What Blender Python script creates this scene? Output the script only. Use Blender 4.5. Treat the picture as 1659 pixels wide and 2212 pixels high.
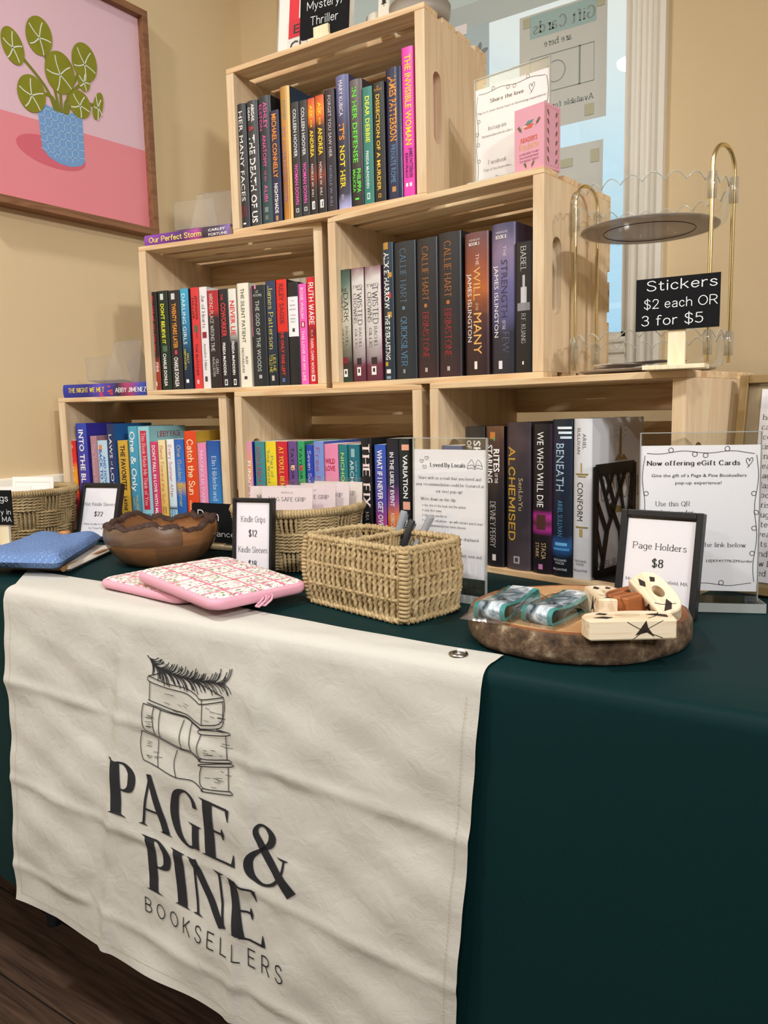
import bpy, bmesh, math, random
from mathutils import Vector, Matrix
for o in list(bpy.data.objects): bpy.data.objects.remove(o)
S = bpy.context.scene
COL = S.collection
PI = math.pi
sin, cos = math.sin, math.cos
random.seed(7)
TZ = 0.74                                   # table top height

def lin(c):
    if isinstance(c, str):
        c = c.lstrip('#'); c = tuple(int(c[i:i+2], 16)/255 for i in (0, 2, 4))
    return tuple(x/12.92 if x <= .04045 else ((x+.055)/1.055)**2.4 for x in c)

# ------------------------------------------------------------------ camera
cam = bpy.data.cameras.new('camera'); co = bpy.data.objects.new('camera', cam); COL.objects.link(co)
cam.sensor_fit = 'VERTICAL'; cam.sensor_height = 36.0; cam.lens = 36.0*1689.543/2212.0
cam.clip_start = .02; cam.clip_end = 100
co.matrix_world = Matrix(((0.83136, -0.05329, 0.55317, 0.4728), (0.55532, 0.11804, -0.82322, -1.1425),
                          (-0.02142, 0.99158, 0.12773, 1.0112), (0, 0, 0, 1)))
S.camera = co

# ------------------------------------------------------------------ light and exposure
S.view_settings.view_transform = 'Standard'; S.view_settings.look = 'None'
S.view_settings.gamma = 1.0; S.view_settings.use_curve_mapping = False
S.view_settings.exposure = 0.36
LAMP_W = 27.0
W = bpy.data.worlds.new('world'); S.world = W; W.use_nodes = True
nt = W.node_tree; nt.nodes.clear()
out = nt.nodes.new('ShaderNodeOutputWorld'); bg = nt.nodes.new('ShaderNodeBackground')
tc = nt.nodes.new('ShaderNodeTexCoord'); sep = nt.nodes.new('ShaderNodeSeparateXYZ'); rmp = nt.nodes.new('ShaderNodeValToRGB')
nt.links.new(tc.outputs['Generated'], sep.inputs[0]); nt.links.new(sep.outputs['Z'], rmp.inputs[0])
nt.links.new(rmp.outputs[0], bg.inputs[0]); nt.links.new(bg.outputs[0], out.inputs[0])
e = rmp.color_ramp.elements
e[0].position = .0; e[0].color = (.50, .52, .53, 1)
e[1].position = 1.; e[1].color = (.80, .79, .74, 1)
for p_, c_ in ((.09, (.42, .70, .92)), (.27, (.58, .80, .93)), (.40, (.78, .83, .82)), (.47, (.82, .82, .77))):
    q = e.new(p_); q.color = (*c_, 1)
bg.inputs['Strength'].default_value = .98

def lamp(name, x, y, z, w, size, col=(.985, .99, 1.0)):
    l = bpy.data.lights.new(name, 'AREA'); l.shape = 'DISK'; l.size = size; l.energy = w; l.color = col
    o = bpy.data.objects.new(name, l); o.location = (x, y, z); COL.objects.link(o); return o
LAMPS = [(-.71, -1.30), (.95, -1.30), (3.2, -1.50), (-.71, -2.9), (.95, -2.9), (3.2, -2.6)]  # right-hand pair is added, out of view, to light the left wall
for i, (x, y) in enumerate(LAMPS):
    lamp('ceiling_lamp_glow', x, y, 2.628, LAMP_W*(.80, .42, 1.2, .55, .85, 1.0)[i], .16)

spl = bpy.data.lights.new('added_fill_spot', 'SPOT'); spl.energy = 170; spl.spot_size = math.radians(34); spl.spot_blend = .6; spl.shadow_soft_size = .10; spl.color = (1, .98, .95)  # added unseen spot that brightens the left wall and crates
spo = bpy.data.objects.new('added_fill_spot', spl); COL.objects.link(spo); spo.location = (3.0, -2.1, 2.55)
spo.rotation_euler = (Vector((-1.05, .12, 1.30))-spo.location).to_track_quat('-Z', 'Y').to_euler()

# ------------------------------------------------------------------ materials
def new_mat(name):
    m = bpy.data.materials.new(name); m.use_nodes = True
    n = m.node_tree; b = n.nodes['Principled BSDF']; return m, n, b
_M = {}
def mat(name, col, rough=.5, metal=0., spec=.5, bump=0., bscale=200., coat=0., sheen=0., noise=0., nscale=8.):
    if name in _M: return _M[name]
    m, n, b = new_mat(name)
    c = lin(col)
    b.inputs['Base Color'].default_value = (*c, 1); b.inputs['Roughness'].default_value = rough
    b.inputs['Metallic'].default_value = metal; b.inputs['Specular IOR Level'].default_value = spec
    if coat: b.inputs['Coat Weight'].default_value = coat; b.inputs['Coat Roughness'].default_value = .15
    if sheen: b.inputs['Sheen Weight'].default_value = sheen
    if bump or noise:
        t = n.nodes.new('ShaderNodeTexCoord')
    if noise:
        k = n.nodes.new('ShaderNodeTexNoise'); k.inputs['Scale'].default_value = nscale; k.inputs['Detail'].default_value = 4
        n.links.new(t.outputs['Object'], k.inputs['Vector'])
        x = n.nodes.new('ShaderNodeMix'); x.data_type = 'RGBA'
        x.inputs[6].default_value = (*[v*(1-noise) for v in c], 1); x.inputs[7].default_value = (*[min(1, v*(1+noise)) for v in c], 1)
        n.links.new(k.outputs['Fac'], x.inputs[0]); n.links.new(x.outputs[2], b.inputs['Base Color'])
    if bump:
        k = n.nodes.new('ShaderNodeTexNoise'); k.inputs['Scale'].default_value = bscale; k.inputs['Detail'].default_value = 3
        n.links.new(t.outputs['Object'], k.inputs['Vector'])
        bp = n.nodes.new('ShaderNodeBump'); bp.inputs['Strength'].default_value = bump; bp.inputs['Distance'].default_value = .002
        n.links.new(k.outputs['Fac'], bp.inputs['Height']); n.links.new(bp.outputs[0], b.inputs['Normal'])
    _M[name] = m; return m
def ink(col, rough=.5):
    return mat('ink_'+str(col).lstrip('#'), col, rough)
def ramp_mat(name, stops, h, rough=.35, noise=.0, nscale=25., axis='Z', lo=0.):
    """cover stock printed with a colour run along the spine"""
    if len(stops) == 1 and not noise: return mat(name, stops[0][1], rough)
    m, n, b = new_mat(name)
    t = n.nodes.new('ShaderNodeTexCoord'); s = n.nodes.new('ShaderNodeSeparateXYZ'); n.links.new(t.outputs['Object'], s.inputs[0])
    mr = n.nodes.new('ShaderNodeMapRange'); mr.inputs['From Min'].default_value = lo; mr.inputs['From Max'].default_value = lo+h
    n.links.new(s.outputs[axis], mr.inputs['Value'])
    r = n.nodes.new('ShaderNodeValToRGB'); el = r.color_ramp.elements
    st = sorted(stops)
    el[0].position = st[0][0]; el[0].color = (*lin(st[0][1]), 1)
    if len(st) > 1: el[1].position = st[-1][0]; el[1].color = (*lin(st[-1][1]), 1)
    else: el[1].position = 1; el[1].color = el[0].color
    for p, c in st[1:-1]:
        q = el.new(p); q.color = (*lin(c), 1)
    src = mr.outputs[0]
    if noise:
        k = n.nodes.new('ShaderNodeTexNoise'); k.inputs['Scale'].default_value = nscale; k.inputs['Detail'].default_value = 5
        n.links.new(t.outputs['Object'], k.inputs['Vector'])
        a = n.nodes.new('ShaderNodeMath'); a.operation = 'MULTIPLY_ADD'; a.inputs[1].default_value = noise; 
        n.links.new(k.outputs['Fac'], a.inputs[0])
        a2 = n.nodes.new('ShaderNodeMath'); a2.operation = 'SUBTRACT'; a2.inputs[1].default_value = noise*.5
        n.links.new(mr.outputs[0], a2.inputs[0]); n.links.new(a2.outputs[0], a.inputs[2]); src = a.outputs[0]
    n.links.new(src, r.inputs[0]); n.links.new(r.outputs[0], b.inputs['Base Color'])
    b.inputs['Roughness'].default_value = rough
    return m
def wood(name, c_lo, c_hi, axis=0, rough=.55, dens=1., knots=True, ringy=.5):
    """sawn timber, grain running along local axis 0/1/2"""
    if name in _M: return _M[name]
    m, n, b = new_mat(name); L = n.links.new
    t = n.nodes.new('ShaderNodeTexCoord'); oi = n.nodes.new('ShaderNodeObjectInfo')
    off = n.nodes.new('ShaderNodeVectorMath'); off.operation = 'SCALE'; off.inputs[0].default_value = (7.3, 5.1, 9.7)
    L(oi.outputs['Random'], off.inputs['Scale'])
    ad = n.nodes.new('ShaderNodeVectorMath'); ad.operation = 'ADD'; L(t.outputs['Object'], ad.inputs[0]); L(off.outputs[0], ad.inputs[1])
    def stretched(sc_long, sc_cross):
        mp = n.nodes.new('ShaderNodeMapping'); v = [sc_cross]*3; v[axis] = sc_long; mp.inputs['Scale'].default_value = v
        L(ad.outputs[0], mp.inputs['Vector']); return mp.outputs[0]
    n1 = n.nodes.new('ShaderNodeTexNoise'); n1.inputs['Scale'].default_value = 1.; n1.inputs['Detail'].default_value = 3; n1.inputs['Distortion'].default_value = .6
    L(stretched(2.2*dens, 26*dens), n1.inputs['Vector'])
    n2 = n.nodes.new('ShaderNodeTexNoise'); n2.inputs['Scale'].default_value = 1.; n2.inputs['Detail'].default_value = 2
    L(stretched(9*dens, 330*dens), n2.inputs['Vector'])
    sn = n.nodes.new('ShaderNodeMath'); sn.operation = 'MULTIPLY'; sn.inputs[1].default_value = 34.; L(n1.outputs['Fac'], sn.inputs[0])
    ss = n.nodes.new('ShaderNodeMath'); ss.operation = 'SINE'; L(sn.outputs[0], ss.inputs[0])
    mr = n.nodes.new('ShaderNodeMapRange'); mr.inputs['From Min'].default_value = -1; L(ss.outputs[0], mr.inputs['Value'])
    mx = n.nodes.new('ShaderNodeMix'); mx.inputs[0].default_value = 1-ringy; L(mr.outputs[0], mx.inputs[2]); L(n2.outputs['Fac'], mx.inputs[3])
    r = n.nodes.new('ShaderNodeValToRGB'); r.color_ramp.elements[0].color = (*lin(c_hi), 1); r.color_ramp.elements[1].color = (*lin(c_lo), 1)
    r.color_ramp.elements[0].position = .25; r.color_ramp.elements[1].position = .95
    L(mx.outputs[0], r.inputs[0]); colr = r.outputs[0]
    if knots:
        v = n.nodes.new('ShaderNodeTexVoronoi'); v.inputs['Scale'].default_value = 1.
        L(stretched(4.5, 9.), v.inputs['Vector'])
        k = n.nodes.new('ShaderNodeMapRange'); k.inputs['From Min'].default_value = .05; k.inputs['From Max'].default_value = .10
        k.inputs['To Min'].default_value = .75; k.inputs['To Max'].default_value = 0; L(v.outputs['Distance'], k.inputs['Value'])
        x = n.nodes.new('ShaderNodeMix'); x.data_type = 'RGBA'; x.inputs[7].default_value = (*lin('#7a4a24'), 1)
        L(k.outputs[0], x.inputs[0]); L(colr, x.inputs[6]); colr = x.outputs[2]
    L(colr, b.inputs['Base Color']); b.inputs['Roughness'].default_value = rough; b.inputs['Specular IOR Level'].default_value = .3
    bp = n.nodes.new('ShaderNodeBump'); bp.inputs['Strength'].default_value = .12; bp.inputs['Distance'].default_value = .001
    L(mx.outputs[0], bp.inputs['Height']); L(bp.outputs[0], b.inputs['Normal'])
    _M[name] = m; return m
def clear(name, tint=(.96, .97, .96), gloss=.06, edge=.5, rough=.03, diffuse_mix=0., dcol=(.6, .56, .5)):
    """thin clear plastic or glass: lets light through, with a fresnel sheen"""
    if name in _M: return _M[name]
    m = bpy.data.materials.new(name); m.use_nodes = True; n = m.node_tree; n.nodes.clear(); L = n.links.new
    o = n.nodes.new('ShaderNodeOutputMaterial'); tr = n.nodes.new('ShaderNodeBsdfTransparent'); tr.inputs[0].default_value = (*tint, 1)
    g = n.nodes.new('ShaderNodeBsdfGlossy'); g.inputs['Roughness'].default_value = rough
    lw = n.nodes.new('ShaderNodeLayerWeight'); lw.inputs['Blend'].default_value = .25
    mr = n.nodes.new('ShaderNodeMapRange'); mr.inputs['To Min'].default_value = gloss; mr.inputs['To Max'].default_value = edge
    L(lw.outputs['Facing'], mr.inputs['Value'])
    mx = n.nodes.new('ShaderNodeMixShader'); L(mr.outputs[0], mx.inputs[0]); L(tr.outputs[0], mx.inputs[1]); L(g.outputs[0], mx.inputs[2])
    last = mx.outputs[0]
    if diffuse_mix:  # blend in a flat diffuse colour to cloud the plastic
        d = n.nodes.new('ShaderNodeBsdfDiffuse'); d.inputs[0].default_value = (*dcol, 1)
        m2 = n.nodes.new('ShaderNodeMixShader'); m2.inputs[0].default_value = diffuse_mix; L(last, m2.inputs[1]); L(d.outputs[0], m2.inputs[2]); last = m2.outputs[0]
    L(last, o.inputs[0]); _M[name] = m; return m

# ------------------------------------------------------------------ mesh building
class MB:
    def __init__(s): s.v = []; s.f = []; s.m = []; s.sm = []
    def add(s, vs, fs, m=0, smooth=False, xf=None):
        b = len(s.v)
        s.v += [tuple(xf @ Vector(v)) for v in vs] if xf else [tuple(v) for v in vs]
        for f in fs: s.f.append([b+i for i in f]); s.m.append(m); s.sm.append(smooth)
    def box(s, x0, x1, y0, y1, z0, z1, m=0, xf=None):
        vs = [(x, y, z) for z in (z0, z1) for y in (y0, y1) for x in (x0, x1)]
        s.add(vs, [(0, 2, 3, 1), (4, 5, 7, 6), (0, 1, 5, 4), (2, 6, 7, 3), (0, 4, 6, 2), (1, 3, 7, 5)], m, False, xf)
    def prism(s, pts, a, b, fn, m=0, smooth=False, caps=True):
        """outline pts (2d) extruded from a to b; fn(u, v, w) -> 3d"""
        n = len(pts); vs = [fn(u, v, a) for u, v in pts]+[fn(u, v, b) for u, v in pts]
        fs = [(i, (i+1) % n, n+(i+1) % n, n+i) for i in range(n)]
        s.add(vs, fs, m, smooth)
        if caps: s.add(vs, [tuple(range(n))[::-1], tuple(range(n, 2*n))], m)
    def grid(s, P, m=0, smooth=True, cu=False, cv=False):
        nu, nv = len(P), len(P[0]); vs = [p for r in P for p in r]; fs = []
        for i in range(nu-(0 if cu else 1)):
            for j in range(nv-(0 if cv else 1)):
                i2, j2 = (i+1) % nu, (j+1) % nv
                fs.append((i*nv+j, i2*nv+j, i2*nv+j2, i*nv+j2))
        s.add(vs, fs, m, smooth)
    def tube(s, path, r, n=8, m=0, closed=False, caps=True, rx=1.):
        P = [Vector(p) for p in path]; N = len(P); rs = r if isinstance(r, (list, tuple)) else [r]*N
        rings = []; up = None
        for i in range(N):
            a, b = (P[i-1], P[(i+1) % N]) if closed else (P[max(i-1, 0)], P[min(i+1, N-1)])
            t = (b-a); t = t.normalized() if t.length > 1e-9 else Vector((0, 0, 1))
            if up is None:
                up = Vector((0, 0, 1)) if abs(t.z) < .9 else Vector((1, 0, 0))
            up = (up-t*up.dot(t)); up = up.normalized() if up.length > 1e-6 else t.orthogonal().normalized()
            sd = t.cross(up)
            rings.append([tuple(P[i]+(sd*cos(2*PI*k/n)*rx+up*sin(2*PI*k/n))*rs[i]) for k in range(n)])
        s.grid(rings, m, True, closed, True)
        if caps and not closed:
            s.add(rings[0], [tuple(range(n))], m); s.add(rings[-1], [tuple(range(n))[::-1]], m)
    def lathe(s, prof, n=48, m=0, c=(0, 0), smooth=True, close=False):
        s.grid([[(c[0]+r*cos(2*PI*k/n), c[1]+r*sin(2*PI*k/n), z) for k in range(n)] for r, z in prof], m, smooth, close, True)
    def build(s, name, mats, parent=None, loc=None, rot=None, bevel=0., kind=None, auto=False):
        me = bpy.data.meshes.new(name); me.from_pydata(s.v, [], s.f)
        for q in (mats if isinstance(mats, (list, tuple)) else [mats]): me.materials.append(q)
        me.polygons.foreach_set('material_index', s.m); me.polygons.foreach_set('use_smooth', s.sm); me.update()
        o = bpy.data.objects.new(name, me); COL.objects.link(o)
        if parent: o.parent = parent
        if loc: o.location = loc
        if rot: o.rotation_euler = rot
        if bevel:
            b = o.modifiers.new('edge_rounding', 'BEVEL'); b.width = bevel; b.segments = 2; b.limit_method = 'ANGLE'
        if kind: o['kind'] = kind
        return o
def tag(o, label, cat, group=None, kind=None):
    o['label'] = label; o['category'] = cat
    if group: o['group'] = group
    if kind: o['kind'] = kind
    return o
def thing(name, label, cat, loc=(0, 0, 0), rot=(0, 0, 0), group=None):
    o = bpy.data.objects.new(name, None); COL.objects.link(o); o.empty_display_size = .02
    o.location = loc; o.rotation_euler = rot if isinstance(rot, tuple) else (0, 0, rot)
    return tag(o, label, cat, group)

# ------------------------------------------------------------------ lettering
GL = {
'A':(8,"0,0 4,10;4,10 8,0;1.4,3.4 6.6,3.4"),'B':(6.5,"0,0 0,10;~0,10 3.5,10 5.8,8.8 5.8,6.4 3.5,5.3 0,5.3;~0,5.3 4,5.3 6.5,3.8 6.5,1.5 4,0 0,0"),
'C':(7.5,"~7.3,8 5.5,9.8 3.8,10 1.4,8.6 0,5 1.4,1.4 3.8,0 5.5,.3 7.4,2"),'D':(7.5,"0,0 0,10;~0,10 3.5,10 6.3,8.4 7.5,5 6.3,1.6 3.5,0 0,0"),
'E':(6,"0,0 0,10;0,10 6,10;0,5.3 5,5.3;0,0 6,0"),'F':(5.8,"0,0 0,10;0,10 5.8,10;0,5.2 4.8,5.2"),
'G':(8,"~7.5,8 5.7,9.8 3.9,10 1.4,8.6 0,5 1.4,1.4 3.9,0 6,.4 7.6,1.6;7.6,1.6 7.6,4.6;7.6,4.6 4.8,4.6"),'H':(7.5,"0,0 0,10;7.5,0 7.5,10;0,5.2 7.5,5.2"),
'I':(.6,"0.3,0 0.3,10"),'J':(4.5,"~4.5,10 4.5,6 4.5,3 4,.8 2.2,0 .4,.8 0,2.4"),'K':(7,"0,0 0,10;6.6,10 0,4;2.4,6.1 7,0"),'L':(5.5,"0,10 0,0;0,0 5.5,0"),
'M':(9,"0,0 0,10;0,10 4.5,2;4.5,2 9,10;9,10 9,0"),'N':(7.5,"0,0 0,10;0,10 7.5,0;7.5,0 7.5,10"),'O':(8.4,"~4.2,10 1.4,8.6 0,5 1.4,1.4 4.2,0 7,1.4 8.4,5 7,8.6 4.2,10"),
'P':(6.3,"0,0 0,10;~0,10 3.8,10 6.2,8.6 6.2,6.2 3.8,4.7 0,4.7"),'Q':(8.6,"~4.2,10 1.4,8.6 0,5 1.4,1.4 4.2,0 7,1.4 8.4,5 7,8.6 4.2,10;5,2.5 8.6,-1.5"),
'R':(6.8,"0,0 0,10;~0,10 3.8,10 6.2,8.6 6.2,6.2 3.8,4.7 0,4.7;3.4,4.7 6.8,0"),'S':(6,"~5.6,8.4 4.4,9.7 2.8,10 .8,9.2 .3,7.4 1.4,5.9 3.2,5.1 5.2,4 6,2.4 5,.6 3,0 1.2,.4 0,1.9"),
'T':(7,"3.5,0 3.5,10;0,10 7,10"),'U':(7.2,"~0,10 0,6 0,3.4 .9,.9 3.6,0 6.3,.9 7.2,3.4 7.2,6 7.2,10"),'V':(7.6,"0,10 3.8,0;3.8,0 7.6,10"),
'W':(11,"0,10 2.8,0;2.8,0 5.5,9;5.5,9 8.2,0;8.2,0 11,10"),'X':(7,"0,0 7,10;0,10 7,0"),'Y':(7,"0,10 3.5,4.8;7,10 3.5,4.8;3.5,4.8 3.5,0"),'Z':(6.5,"0,10 6.5,10;6.5,10 0,0;0,0 6.5,0"),
'a':(4.7,"~.4,5.4 1.6,6.4 2.8,6.5 4.2,5.8 4.6,4.4 4.6,2 4.6,0;~4.6,3.8 2.6,3.6 .8,2.9 .1,1.6 .8,.3 2.2,0 3.8,.6 4.6,1.8"),
'b':(5.2,"0,0 0,10;~0,4.6 1.2,6.1 2.8,6.5 4.6,5.4 5.2,3.2 4.6,1.1 2.8,0 1.2,.4 0,1.8"),'c':(4.5,"~4.4,5 3.4,6.3 2.4,6.5 .7,5.5 0,3.2 .7,1 2.4,0 3.6,.3 4.5,1.4"),
'd':(5.2,"5.2,0 5.2,10;~5.2,4.6 4,6.1 2.4,6.5 .6,5.4 0,3.2 .6,1.1 2.4,0 4,.4 5.2,1.8"),'e':(4.8,"0.1,3.5 4.8,3.5;~4.8,3.5 4.3,5.6 2.5,6.5 .7,5.5 0,3.2 .7,1 2.6,0 4.6,1.3"),
'f':(3.4,"~3.8,9.4 2.6,10 1.5,9.3 1.2,8 1.2,4 1.2,0;0,6.4 3,6.4"),'g':(5.2,"~5.2,4.6 4,6.1 2.4,6.5 .6,5.4 0,3.3 .6,1.3 2.4,.2 4,.6 5.2,2;~5.2,6.4 5.2,3 5.2,-.6 4.5,-2.5 2.5,-3.1 .4,-2.3"),
'h':(4.9,"0,0 0,10;~0,4.4 1.2,6 2.8,6.5 4.4,5.6 4.9,4 4.9,2 4.9,0"),'i':(.6,"0.3,0 0.3,6.5;0.3,8.6 0.3,9.6"),'j':(1.5,"~1.5,6.5 1.5,3 1.5,-1 1,-2.7 -.6,-3;1.5,8.6 1.5,9.6"),
'k':(4.8,"0,0 0,10;4.4,6.5 0,2.8;1.6,4 4.8,0"),'l':(.6,"0.3,0 0.3,10"),'m':(8.4,"0,0 0,6.5;~0,4.6 1,6 2.3,6.5 3.7,5.7 4.2,4 4.2,2 4.2,0;~4.2,4.6 5.2,6 6.5,6.5 7.9,5.7 8.4,4 8.4,2 8.4,0"),
'n':(4.9,"0,0 0,6.5;~0,4.4 1.2,6 2.8,6.5 4.4,5.6 4.9,4 4.9,2 4.9,0"),'o':(5.3,"~2.6,6.5 .7,5.5 0,3.2 .7,1 2.6,0 4.6,1 5.3,3.2 4.6,5.5 2.6,6.5"),
'p':(5.2,"0,-3 0,6.5;~0,4.6 1.2,6.1 2.8,6.5 4.6,5.4 5.2,3.2 4.6,1.1 2.8,0 1.2,.4 0,1.8"),'q':(5.2,"5.2,-3 5.2,6.5;~5.2,4.6 4,6.1 2.4,6.5 .6,5.4 0,3.2 .6,1.1 2.4,0 4,.4 5.2,1.8"),
'r':(3.1,"0,0 0,6.5;~0,4.2 1,5.8 2.2,6.5 3.2,6.2"),'s':(4.2,"~4,5.3 3,6.4 2,6.5 .6,5.9 .4,4.6 2,3.5 3.7,2.7 4.2,1.5 3.2,.2 2,0 .8,.3 0,1.3"),
't':(3.2,"~1.2,8.6 1.2,5 1.2,2 1.6,.4 2.6,0 3.4,.5;0,6.4 3,6.4"),'u':(4.9,"~0,6.5 0,4 0,2.4 .5,.8 2,0 3.7,.6 4.9,2.2;4.9,6.5 4.9,0"),'v':(4.8,"0,6.5 2.4,0;2.4,0 4.8,6.5"),
'w':(7.6,"0,6.5 2,0;2,0 3.8,6;3.8,6 5.6,0;5.6,0 7.6,6.5"),'x':(4.8,"0,0 4.8,6.5;0,6.5 4.8,0"),'y':(5,"0,6.5 2.5,0;~5,6.5 2.5,0 1.4,-2.4 .2,-3"),'z':(4.4,"0,6.5 4.4,6.5;4.4,6.5 0,0;0,0 4.4,0"),
'0':(5.8,"~2.9,10 .8,8.4 0,5 .8,1.6 2.9,0 5,1.6 5.8,5 5,8.4 2.9,10"),'1':(3,"0.2,8.2 2,10;2,10 2,0"),'2':(5.8,"~.3,7.6 1,9.4 2.8,10 4.8,9.3 5.5,7.4 4.6,5 2,2 0,0;0,0 5.8,0"),
'3':(5.5,"~.4,8.6 1.4,9.7 2.8,10 4.6,9.2 5,7.6 4.2,5.9 2.2,5.4;~2.2,5.4 4.6,4.8 5.5,2.8 4.6,.7 2.6,0 1,.4 0,1.6"),'4':(6,"4.4,0 4.4,10;4.4,10 0,3;0,3 6,3"),
'5':(5.5,"5,10 .8,10;.8,10 .5,5.6;~.5,5.6 2.6,6.3 4.8,5.4 5.5,3.2 4.6,.8 2.4,0 0,1.2"),'6':(5.6,"~5,9.4 3.4,10 1.2,8.4 .1,5 .2,2.4 1.2,.5 2.9,0 4.8,.9 5.6,3 4.8,5.2 2.9,6 1.2,5.2 .2,3.4"),
'7':(5.6,"0,10 5.6,10;5.6,10 1.8,0"),'8':(5.6,"~2.8,5.4 .9,6.2 .4,7.8 1,9.4 2.8,10 4.6,9.4 5.2,7.8 4.7,6.2 2.8,5.4 .8,4.5 0,2.8 .8,.7 2.8,0 4.8,.7 5.6,2.8 4.8,4.5 2.8,5.4"),
'9':(5.6,"~.6,.6 2.2,0 4.4,1.6 5.5,5 5.4,7.6 4.4,9.5 2.7,10 .8,9.1 0,7 .8,4.8 2.7,4 4.4,4.8 5.4,6.6"),
'$':(6,"~5.6,8.4 4.4,9.7 2.8,10 .8,9.2 .3,7.4 1.4,5.9 3.2,5.1 5.2,4 6,2.4 5,.6 3,0 1.2,.4 0,1.9;~3,-1.4 3,5 3,11.4"),
'&':(8,"~8,0 5,3 2.4,6.6 1.8,8.4 2.6,9.7 4,9.9 5.2,8.9 4.8,7.2 2.4,5.2 .6,3.6 .2,1.9 1.2,.4 3,0 5.2,.8 6.8,2.8 7.6,5"),
'!':(.6,"~.3,10 .3,6 .3,3;~.3,1 .3,.5 .3,0"),'.':(.6,"~.3,1 .3,.5 .3,0"),',':(.6,"~.4,1 .3,.2 -.4,-1.6"),'-':(3,"~0,3.4 1.5,3.4 3,3.4"),'/':(4,"~0,-1 2,4.7 4,10.5"),"'":(.6,"~.3,10 .3,8.6 .3,7.4"),
':':(.6,"~.3,1 .3,.5 .3,0;~.3,5.8 .3,5.2 .3,4.8"),'@':(9,"~6.4,6 5,6.9 3.6,6.2 3,4.4 3.6,2.8 5,2.6 6.3,3.8 6.5,6.4 6.6,3.4 7.6,2.6 8.7,4 8.8,6 7.4,8.8 4.6,9.6 1.6,8.2 .2,4.6 1.4,1 4.4,-.6 7,.2"),
'*':(2,"~.4,4.6 1,5.4 1.6,4.6 1,3.9 .4,4.6"),
}
def catmull(P, k=5):
    if len(P) < 3: return P
    cl = (abs(P[0][0]-P[-1][0])+abs(P[0][1]-P[-1][1])) < 1e-6
    Q = ([P[-2]] if cl else [P[0]])+P+([P[1]] if cl else [P[-1]]); R = []
    for i in range(1, len(Q)-2):
        for j in range(k):
            t = j/k; a, b, c, d = Q[i-1:i+3]
            R.append(tuple(.5*((2*b[n])+(-a[n]+c[n])*t+(2*a[n]-5*b[n]+4*c[n]-d[n])*t*t+(-a[n]+3*b[n]-3*c[n]+d[n])*t**3) for n in range(len(b))))
    R.append(P[-1]); return R
def ribbon(P, wf, cap=False, cross=1):
    """flat stroke along 2d points; wf(direction, i) gives the full width"""
    n = len(P); cl = n > 2 and abs(P[0][0]-P[-1][0])+abs(P[0][1]-P[-1][1]) < 1e-6
    vs = []; fs = []
    for i in range(n):
        if cl: a, b = P[i-1 if i > 0 else n-2], P[i+1 if i < n-1 else 1]
        else: a, b = P[max(0, i-1)], P[min(n-1, i+1)]
        dx, dy = b[0]-a[0], b[1]-a[1]; l = math.hypot(dx, dy) or 1; dx /= l; dy /= l
        w = wf((dx, dy), i)/2; x, y = P[i][:2]
        if cap and not cl and i in (0, n-1):
            q = -1 if i == 0 else 1; x += dx*w*.8*q; y += dy*w*.8*q
        for k in range(cross+1):
            t = 1-2*k/cross; vs.append((x-dy*w*t, y+dx*w*t))
    c = cross+1
    for i in range(n-1):
        for k in range(cross): fs.append((i*c+k, i*c+k+1, (i+1)*c+k+1, (i+1)*c+k))
    return vs, fs
STY = {'r':(1.05,.5,1),'R':(2.0,.85,1),'h':(.85,.85,0),'H':(1.5,1.5,0),'l':(.6,.6,0),'S':(1.7,1.7,0)}
_TC = {}
def text2d(s, font):
    key = (s, font)
    if key in _TC: return _TC[key]
    V = []; Fc = []
    if font in ('s', 'b'):
        cu = bpy.data.curves.new('t', 'FONT'); cu.body = s; cu.resolution_u = 2
        if font == 'b': cu.offset = .018
        o = bpy.data.objects.new('t', cu); me = bpy.data.meshes.new_from_object(o)
        V = [(v.co.x*13.7, v.co.y*13.7) for v in me.vertices]; Fc = [tuple(p.vertices) for p in me.polygons]
        bpy.data.objects.remove(o); bpy.data.curves.remove(cu); bpy.data.meshes.remove(me)
    else:
        thick, thin, serif = STY[font]; x0 = 0.
        gap = 2.5 if serif else 2.3
        if font in ('R', 'S'): gap = 3.1
        for ch in s:
            if ch == ' ': x0 += 4.2; continue
            w, st = GL.get(ch, GL['-'])
            for q in st.split(';'):
                sm = q.startswith('~'); P = [tuple(float(t) for t in p.split(',')) for p in q.lstrip('~').split()]
                straight = not sm
                P2 = catmull(P, 4) if sm else [P[0], ((P[0][0]+P[1][0])/2, (P[0][1]+P[1][1])/2), P[1]] if len(P) == 2 else P
                wf = lambda d, i: thin+(thick-thin)*abs(d[1])**1.5
                vs, fs = ribbon(P2, wf, cap=not serif)
                b = len(V); V += [(x+x0, y) for x, y in vs]; Fc += [tuple(b+i for i in f) for f in fs]
                if serif and ch not in '.,!:-/$&@' and not ch.isdigit():
                    for k, (pa, pb) in ((0, (P2[0], P2[1])), (-1, (P2[-1], P2[-2]))):
                        dx, dy = pa[0]-pb[0], pa[1]-pb[1]
                        if abs(dy) > 1.4*abs(dx) and min(abs(pa[1]-t) for t in (0, 6.5, 10, -3)) < .12 and abs(dy) > .2:
                            l, r_ = (1.5, 1.5)
                            if ch.islower() and pa[1] > 5: r_ = .4
                            if ch in 'u' and pa[1] < 1: l = .4
                            h = thin*1.05; y = pa[1]-(h if pa[1] > 5 else 0)
                            b = len(V); V += [(x0+pa[0]-l, y), (x0+pa[0]+r_, y), (x0+pa[0]+r_, y+h), (x0+pa[0]-l, y+h)]; Fc.append((b, b+1, b+2, b+3))
            x0 += w+gap
    if not V: V = [(0, 0)]
    mn = min(v[0] for v in V); V = [(x-mn, y) for x, y in V]; wd = max(max(v[0] for v in V), .1)
    _TC[key] = (V, Fc, wd); return _TC[key]
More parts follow.
